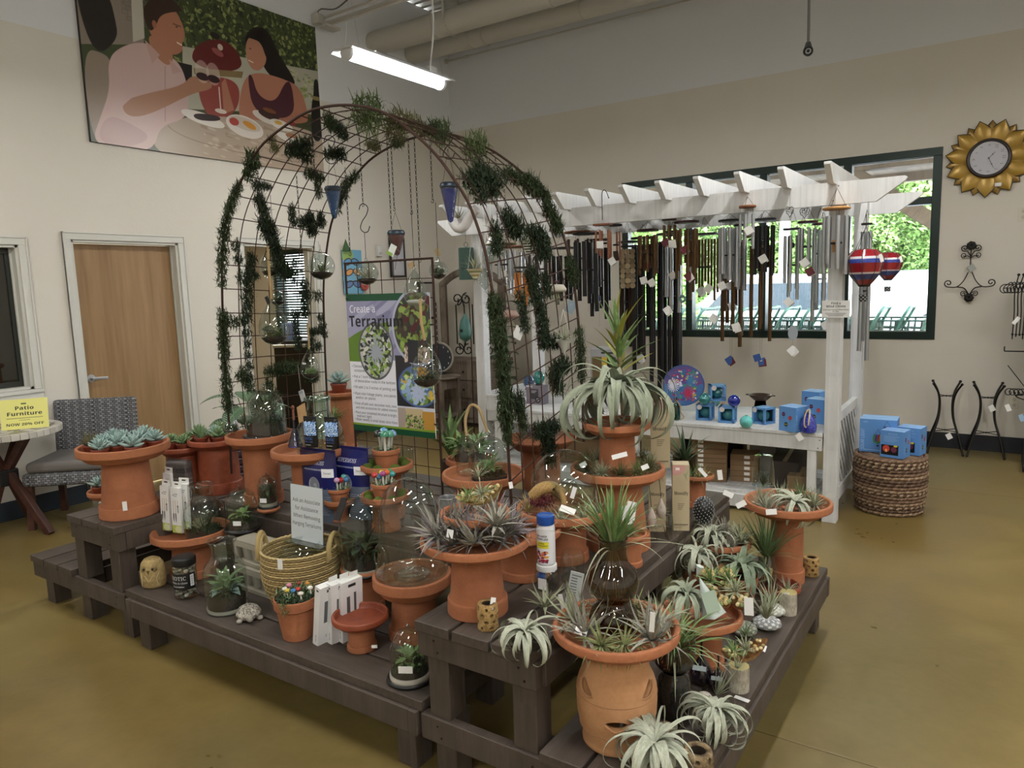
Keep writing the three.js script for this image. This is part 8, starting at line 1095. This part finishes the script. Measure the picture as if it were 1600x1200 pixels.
// curved iron plant stands
const ironStand=(label,p,turn)=>{const t=thing('iron_plant_stand',label,'stand',p,turn);for(let i=0;i<4;i++){const a=i*PI / 2 + PI / 4,c=Math.cos(a),s=Math.sin(a);part('leg',tube([[c*0.2,0.006,s*0.2],[c*0.15,0.16,s*0.15],[c*0.085,0.33,s*0.085],[c*0.075,0.48,s*0.075],[c*0.1,0.57,s*0.1],[c*0.155,0.65,s*0.155]],0.009,26,8),M.iron,t);part('foot_cap',ball(0.012,c*0.2,0.01,s*0.2,8),M.iron,t);part('top_cap',ball(0.013,c*0.156,0.652,s*0.156,8),M.iron,t);}for(const y of[0.21,0.53]){const k=y<0.3?0.13:0.085;part('cross_brace',mg([rod([-k*0.7,y,-k*0.7],[k*0.7,y,k*0.7],0.004),rod([-k*0.7,y,k*0.7],[k*0.7,y,-k*0.7],0.004),ball(0.009,0,y,0,8)]),M.iron,t);}part('price_tag',tr(bx(0.045,0.055,0.001,0,0,0,0),0.03,y0t,0.1,0,0.2,0.5),labelM,t);};
var y0t=0.17;ironStand('curved black iron plant stand behind the blue boxes on the hamper',[5.84,0,0.21],0.1);y0t=0.45;ironStand('curved black iron plant stand nearer the black display rack',[6.16,0,0.2],0.05);
{
const t=thing('display_rack','tall black display rack of iron garden hooks at the edge of the view','rack',[6.46,0,0.5]);part('post',bx(0.045,1.75,0.045,0,0.9,0,0.004),M.black,t);part('foot',bx(0.06,0.05,0.5,0,0.03,0.02,0.008),M.black,t);part('back_panel',bx(0.5,1.7,0.02,0.28,0.9,-0.05),M.black,t);part('peg',mg([rod([0,0.98,0.0],[-0.2,0.98,0],0.006),rod([-0.2,0.98,0],[-0.2,1.02,0],0.006),rod([0,0.62,0],[-0.17,0.86,0],0.004)]),M.iron,t);
for(let i=0;i<7;i++){const x=6.31 + 0.024*i +(i>4?0.03:0),z=0.46 + 0.02*(i % 3),h=thing('garden_hook','black iron garden hook in the bundle on the display rack','hook',[x,0,z],0,'garden hooks on the display rack');part('rod',tube([[0,1.08 + 0.02*(i % 3),0],[0.004,1.3,0],[0.0,1.48,0],[0.02 + 0.01*i,1.62,0]],0.005,20,6),M.iron,h);part('crook',tube([[0.0,1.48,0],[-0.03,1.56,0],...scroll(-0.07,1.5,0.045,1.2,1,1.2).map((p)=>[p[0],p[1],0.01*(i % 4)])],0.004,34,5),M.iron,h);part('finial',mg([ball(0.01,0.001,1.12,0,8),ball(0.012,0.02 + 0.01*i,1.62,0,8)]),M.iron,h);}
tag('white tag on the garden hooks of the display rack',[6.33,1.24,0.52],0,0.2,-0.6,0.03,0.07,M.paper);const lb=thing('scroll_bracket','black scrolled shelf bracket hanging low on the display rack','bracket',[6.36,0.6,0.52]);for(let i=0;i<4;i++)part('scroll',tube([[0.1,-0.04,0],[0,0,0],...scroll(-0.05 + 0.03*i,0.03,0.04,0,1,1.3)],0.004,30,5),M.iron,lb);for(const[p,m]of[[[6.31,0.5,0.54],labelM],[[6.41,0.42,0.54],mat(0x8fb0d0,0.6)]])tag(m===labelM?'small white tag below the scroll bracket':'blue and white tag below the scroll bracket',p,0,0.2,0.4,0.035,0.06,m);
const ol=(l,p)=>{const o=thing('power_outlet',l,'outlet',p);part('plate',bx(0.075,0.12,0.006,0,0,0.003,0.002),mat(0xc9c3b2,0.4),o);for(const y of[-0.025,0.025])part('socket',tr(cyl(0.016,0.016,0.003,0,0,0,16),0,y,0.006,PI / 2),mat(0xb5afa0,0.4),o);};ol('cream wall socket high beside the sunflower clock',[6.345,2.145,0]);ol('cream wall socket low behind the display rack',[6.36,0.47,0]);
}
{
const c=[0.285,0,5.74],t=thing('patio_table','round patio table with a pale mosaic top and crossed brown legs','table',c),brown=mat(0xffffff,0.5,{map:rep(grain(128,0x3a2018,0x573326,261,14,1),3)}),R0=0.38;
part('top_core',lathe([[0,0.712],[R0 - 0.02,0.712],[R0 - 0.004,0.72],[R0 - 0.004,0.748],[0,0.748]],40),mat(0x9c978c,0.7),t);for(let i=0;i<44;i++){const g=new THREE.CylinderGeometry(R0,R0,0.042,2,1,false,0,0.128);part('rim_tile',new RoundedBoxGeometry(0.052,0.044,0.05,1,0.004),mat(i % 3?0xbfbbb1:0xb2ada2,0.5),t).position.set((R0 - 0.022)*Math.sin(i / 44*6.283),0.73,(R0 - 0.022)*Math.cos(i / 44*6.283));t.children[t.children.length - 1].rotation.y=i / 44*6.283;}
reseed(271);for(let i=0;i<60;i++){const q=R0*0.82*Math.sqrt((i + 0.5)/ 60),a=i*2.39996,m=part('top_tile',bx(rr(0.05,0.085),0.006,rr(0.03,0.045),0,0,0,0.001),[mat(0xb9b4a8,0.5),mat(0x8f8a72,0.5),mat(0xc4bfb4,0.5)][i % 3],t);m.position.set(q*Math.cos(a),0.7495,q*Math.sin(a));m.rotation.y=rr(0,3);}
for(const[a,p]of[[0,[0.36,0,-0.1]],[1,[0.12,0,0.22]],[2,[-0.08,0,-0.18]],[3,[-0.3,0,0.1]]]){part('leg',beam([p[0],0,p[2]],[0.0 + p[0]*0.12,0.42,p[2]*0.12],0.045,0.055),brown,t);part('leg_upper',beam([p[0]*0.1,0.38,p[2]*0.1],[-p[0]*0.75,0.715,-p[2]*0.75],0.045,0.055),brown,t);}part('metal_hub',bx(0.13,0.12,0.13,0,0.4,0,0.01),M.black,t);part('metal_stretcher',beam([-0.16,0.4,0.12],[0,0.4,0],0.05,0.05),M.black,t);
const tx=canvasTex(256,256,(x)=>{x.fillStyle='#e2de82';x.fillRect(0,0,256,256);x.fillStyle='#22241c';x.textAlign='center';x.font='bold 42px sans-serif';x.fillText('Patio',128,92);x.fillText('Furniture',128,140);x.font='bold 30px sans-serif';x.fillText('NOW 20% OFF',128,226);x.fillStyle='#7d7a4a';x.fillRect(30,160,196,5);x.fillRect(96,178,60,4);x.fillStyle='#4a5a30';x.fillRect(112,34,28,12);});
const A=V3(.564,.752,5.777),B=V3(.387,.752,5.525),m=A.clone().add(B).multiplyScalar(0.5),sg=thing('sale_sign','pale yellow sale sign standing on the mosaic patio table','sign',[m.x,0.753,m.z],Math.atan2(B.z - A.z,A.x - B.x)*-1 + PI);const pn=part('card',new THREE.BoxGeometry(0.29,0.215,0.003).translate(0,0.108,0),[M.paper,M.paper,M.paper,M.paper,print(tx,0.6),M.paper],sg);pn.rotation.x=-0.22;sg.rotation.y=0.99;part('back_strut',beam([0,0.15,-0.04],[0,0.002,-0.09],0.05,0.003),M.paper,sg);
// wicker armless chair against the wall
const wt=canvasTex(128,128,(x)=>{x.fillStyle='#3f3f40';x.fillRect(0,0,128,128);for(let j=0;j<16;j++)for(let i=0;i<8;i++){x.fillStyle=['#85868a','#76777a','#939497','#66676a'][(i*3 + j*5)% 4];x.fillRect(i*16 +(j % 2)*8 - 6,j*8 + 1,13,6);}});wt.wrapS=wt.wrapT=THREE.RepeatWrapping;const wk=new THREE.MeshStandardMaterial({map:rep(wt,4,4),bumpMap:rep(wt,4,4),bumpScale:0.006,roughness:0.7});
const ch=thing('wicker_chair','grey woven wicker chair with a flat grey cushion, against the wall by the door','chair',[0.47,0,5.29],0.72);
part('seat_box',bp(bx(0.62,0.1,0.56,0,0.37,0,0.03)),wk,ch);const bk=part('backrest',bp(bx(0.62,0.52,0.06,0,0.64,-0.27,0.025)),wk,ch);bk.rotation.x=-0.08;bk.position.z=0.02;part('cushion',new RoundedBoxGeometry(0.55,0.08,0.5,4,0.034).translate(0,0.46,0.03),mat(0x6b6763,0.9),ch);for(const[x,z]of[[-0.27,-0.23],[0.27,-0.23],[-0.27,0.24],[0.27,0.24]])part('leg',beam([x*1.03,0,z*1.05],[x,0.33,z],0.045,0.045),brown,ch);
}
{
const bt=canvasTex(128,256,(x)=>{x.fillStyle='#5f9bb8';x.fillRect(0,0,128,256);x.fillStyle='#7a9a3a';x.beginPath();x.arc(30,30,40,0,7);x.fill();for(const[cx,cy,c]of[[56,70,'#3f7fae'],[64,130,'#c98a3a'],[60,200,'#4a6a9c']])for(const e of[-1,1]){x.fillStyle='#1a1d20';x.beginPath();x.ellipse(cx + e*26,cy,30,20,e*0.5,0,7);x.fill();x.fillStyle=c;x.beginPath();x.ellipse(cx + e*26,cy,24,14,e*0.5,0,7);x.fill();}});
const bp2=thing('butterfly_plaque','painted butterfly plaque on the door wall beside the poster','plaque',[.03,1.875,1.954],PI / 2);part('panel',new RoundedBoxGeometry(0.3,0.5,0.02,2,0.01),print(bt,0.3),bp2);part('red_flower',mg([tr(new THREE.TorusGeometry(0.04,0.02,6,16),0.15,-0.16,0.03),ball(0.018,0.15,-0.16,0.035,10)]),mat(0xb0524a,0.4),bp2);part('leaf_finial',tr(new THREE.ConeGeometry(0.05,0.14,7),-0.1,0.3,0.02),mat(0x3a5a34,0.8),bp2);
const fp=thing('framed_print','narrow dark framed print hanging on the door wall behind the amber cone','picture',[.03,2.053,1.192],PI / 2);part('frame',mg([bx(0.26,0.02,0.03,0,0.23,0),bx(0.26,0.02,0.03,0,-0.23,0),bx(0.02,0.48,0.03,-0.12,0,0),bx(0.02,0.48,0.03,0.12,0,0)]),M.black,fp);part('picture',bx(0.23,0.46,0.008,0,0,0,0),mat(0xc0c0c4,0.5),fp);part('drawing',mg([tube([[-0.06,-0.15,0.006],[-0.02,-0.02,0.006],[0.05,0.12,0.006]],0.004,12,4),tube([[-0.02,-0.02,0.006],[0.05,-0.06,0.006]],0.003,8,4)]),mat(0x5c5c64,0.6),fp);
const fq=thing('framed_print','small black framed print lower on the wall beside the poster edge','picture',[.03,1.506,.688],PI / 2);part('frame',mg([bx(0.3,0.02,0.03,0,0.23,0),bx(0.02,0.48,0.03,-0.14,0,0),bx(0.02,0.48,0.03,0.14,0,0),bx(0.3,0.02,0.03,0,-0.23,0)]),M.black,fq);part('picture',bx(0.27,0.46,0.008,0,0,0,0),mat(0xb5b2aa,0.5),fq);
const wu=thing('wall_sensor','small white box fixed to the door wall above the poster','sensor',[.03,2.123,1.509],PI / 2);part('housing',bx(0.07,0.13,0.05,0,0,0,0.008),mat(0xc9c9c5,0.5),wu);part('face',bx(0.05,0.03,0.004,0,-0.03,0.026,0.001),mat(0xa9a9a5,0.5),wu);
const rw=mat(0xffffff,0.8,{map:rep(grain(256,0x54493f,0x7d7062,281,16,1.1),2)});
const g=thing('garden_screen','arched weathered wood and scrolled iron garden screen in the corner','screen',[0.72,0,0.62],0.12);part('frame_post',bp(bx(0.09,1.72,0.05,-0.42,0.86,0)),rw,g);part('frame_post',bp(bx(0.09,1.72,0.05,0.42,0.86,0)),rw,g);part('arch_top',bp(tube([[-0.44,1.7,0],[-0.25,1.82,0],[0,1.87,0],[0.25,1.82,0],[0.44,1.7,0]],0.045,24,8)),rw,g);part('lower_rail',bp(bx(0.76,0.08,0.04,0,0.72,0)),rw,g);
for(let i=-2;i<=2;i++)part('iron_bar',rod([i*0.12,0.95,0],[i*0.12,1.45,0],0.008),M.iron,g);for(const e of[-1,1])for(const[y,d]of[[0.88,1],[1.52,-1]]){part('iron_scroll',tube([[e*0.12,y + 0.1*d,0],[e*0.16,y,0],...scroll(e*0.22,y,0.08,PI / 2*d,e*d,1.3)],0.008,36,6),M.iron,g);part('iron_scroll',tube(scroll(e*0.08,y,0.075,PI / 2,-e,1.3),0.008,30,6),M.iron,g);}
const cs=thing('wooden_chest','weathered wooden chest of drawers below the garden screen','chest',[0.95,0,0.95],0.05);part('carcass',bp(bx(0.8,0.72,0.4,0,0.42,0)),rw,cs);for(const y of[0.22,0.46,0.67]){const d=part('drawer',bp(bx(0.72,0.2,0.02,0,y,0.205)),rw,cs);part('pull',ball(0.015,0,y,0.225,8),M.iron,d);}part('chest_top',bp(bx(0.86,0.03,0.44,0,0.79,0)),rw,cs);for(const x of[-0.36,0.36])for(const z of[-0.16,0.16])part('foot',bx(0.06,0.07,0.06,x,0.035,z),rw,cs);
const ot=thing('wooden_side_table','small weathered round side table with a lower shelf near the corner','table',[0.9,0,1.55]);part('table_top',lathe([[0,0.64],[0.24,0.64],[0.25,0.65],[0.25,0.67],[0,0.675]],30),rw,ot);part('shelf',lathe([[0,0.2],[0.2,0.2],[0.2,0.22],[0,0.22]],28),rw,ot);part('drawer_box',bp(bx(0.3,0.12,0.3,0,0.58,0)),rw,ot);for(let i=0;i<4;i++)part('leg',bp(bx(0.045,0.64,0.045,0.15*(i&1?1:-1),0.32,0.15*(i&2?1:-1))),rw,ot);
const ck=thing('table_clock','dark round clock leaning on the weathered side table beside the poster','clock',[0.86,0.87,1.5],0.6);part('rim',tr(new THREE.TorusGeometry(0.17,0.014,8,36),0,0,0),mat(0x8a8578,0.5),ck);part('dial',tr(cyl(0.165,0.165,0.015,0,-0.008,0,32),0,0,0,PI / 2),mat(0x25282f,0.4),ck);for(let i=0;i<12;i++)part('hour_mark',bx(0.008,0.02,0.002,0.135*Math.sin(i*0.5236),0.135*Math.cos(i*0.5236),0.009,0),mat(0xb5b5b0,0.5),ck);part('base',bx(0.16,0.03,0.08,0,-0.175,0,0.004),M.black,ck);
const bh=thing('birdhouse','teal drop shaped birdhouse hanging in front of the garden screen','birdhouse',[1.347,1.223,1.6]);part('hanger_pole',tube([[0,-1.22,-0.09],[0,0.2,-0.09],[0,0.34,-0.07],[0,0.36,0]],0.006,24,6),M.iron,bh);part('body',lathe([[0.0005,-0.16],[0.06,-0.12],[0.075,-0.06],[0.05,0.08],[0.0005,0.16]],24),mat(0x3f6b63,0.5),bh);part('entry_hole',tr(cyl(0.018,0.018,0.004,0,0,0,16),0,-0.03,0.07,PI / 2),M.black,bh);part('cord',rod([0,0.15,0],[0,0.36,0],0.002,4),M.cordDark,bh);
const fg=thing('fiddle_leaf_plant','dark green broad leaved plant beside the garden screen','plant',[1.25,0,0.75]);part('planter',lathe([[0,0],[0.13,0],[0.16,0.3],[0.14,0.3]],24),mat(0x3a332c,0.7),fg);part('stem',tube([[0,0.28,0],[0.02,0.8,0],[0,1.5,0]],0.012,16,6),mat(0x4a3d2c,0.8),fg);reseed(291);const bl=leaf(0.2,0.15,{a0:0.5,bend:-1.0,n:7,fold:0.15,base:0.2,peak:0.6,tip:0.1});for(let i=0;i<26;i++){const l=part('leaf',bl,LM.dark,fg);l.position.set(0.01,0.55 + 0.038*i,0);l.rotation.y=i*2.4;}
// variegated calathea and packs behind the arch foot
const ct=canvasTex(128,256,(x)=>{x.fillStyle='#2c4a2c';x.fillRect(0,0,128,256);x.strokeStyle='#86a383';x.lineWidth=5;for(let i=0;i<12;i++)for(const e of[-1,1]){x.beginPath();x.moveTo(64,20 + i*20);x.quadraticCurveTo(64 + e*30,22 + i*20,64 + e*58,44 + i*18);x.stroke();}x.fillStyle='#6f9468';x.fillRect(61,0,6,256);});
const ca=thing('calathea','calathea with big striped green leaves behind the near foot of the arch','plant',[2.42,D2,5.2]);part('planter',lathe([[0,0],[0.08,0],[0.1,0.16],[0.09,0.16]],24),mat(0x17181c,0.4),ca);part('soil',lathe([[0.092,0.15],[0,0.152]],18),M.soil,ca);const lm=new THREE.MeshStandardMaterial({map:ct,roughness:0.5,...DS});for(let i=0;i<15;i++){const g2=leaf(rr(0.19,0.25),0.13,{a0:rr(-0.1,0.95),bend:-0.9,n:9,fold:0.12,base:0.25,peak:0.5,tip:0.08}),a=i*2.4,c=Math.cos(a)*0.06,s=Math.sin(a)*0.06,h=0.2 + 0.018*i;const l=part('leaf',g2,lm,ca);l.position.set(c,h,s);l.rotation.y=-a;part('leaf_stem',tube([[0,0.14,0],[c*0.5,h*0.7,s*0.5],[c,h,s]],0.003,8,5),LM.green,ca);}
for(let i=0;i<4;i++){const p=thing('wrapped_soil_pack','plum coloured wrapped pack, ' +['lowest','second','third','topmost'][i]+ ' in the pile under the calathea','pack',[2.502,.6,5.398].map((v,k)=>k===1?D2 + 0.045*i:v));part('pack',new RoundedBoxGeometry(0.17,0.043,0.12,2,0.012).translate(0,0.022,0),mat(0x4a3640,0.25),p);part('seam',bx(0.172,0.003,0.122,0,0.022,0,0),mat(0x5c4850,0.25),p);}
const nb=thing('soil_bag','grey printed soil bag between the far terracotta pots','bag',[2.571,.58,5.778],0.3),nt=canvasTex(128,128,(x)=>{x.fillStyle='#5c5654';x.fillRect(0,0,128,128);x.fillStyle='#1c1a1a';x.font='bold 30px sans-serif';x.fillText('nutrients',4,40,120);x.fillStyle='#8a8280';x.fillRect(10,60,100,5);x.fillRect(10,74,80,5);});part('bag',new RoundedBoxGeometry(0.14,0.2,0.06,2,0.02).translate(0,0.1,0),print(nt,0.4),nb);part('seam',bx(0.135,0.008,0.01,0,0.2,0,0.002),mat(0x4a4544,0.5),nb);
const sq=[2.582,1,4.596];upPot('upturned pot under the succulent saucer behind the glass jug',[sq[0],D2,sq[2]],0.09,0.37,0.07);saucer('terracotta saucer with a grey succulent behind the glass jug',[sq[0],0.95,sq[2]],0.11,0.045);succulent('grey branching succulent on the saucer behind the glass jug',[sq[0]- 0.02,0.965,sq[2]],3,LM.succ,1.5);airPlant('curly green houseplant below the succulent saucer behind the jug',[sq[0]+ 0.05,0.83,sq[2]+ 0.12],0.12,LM.fresh,{n:40,w:0.008,bend:[-2,0]});
}
renderer.render(scene,camera);
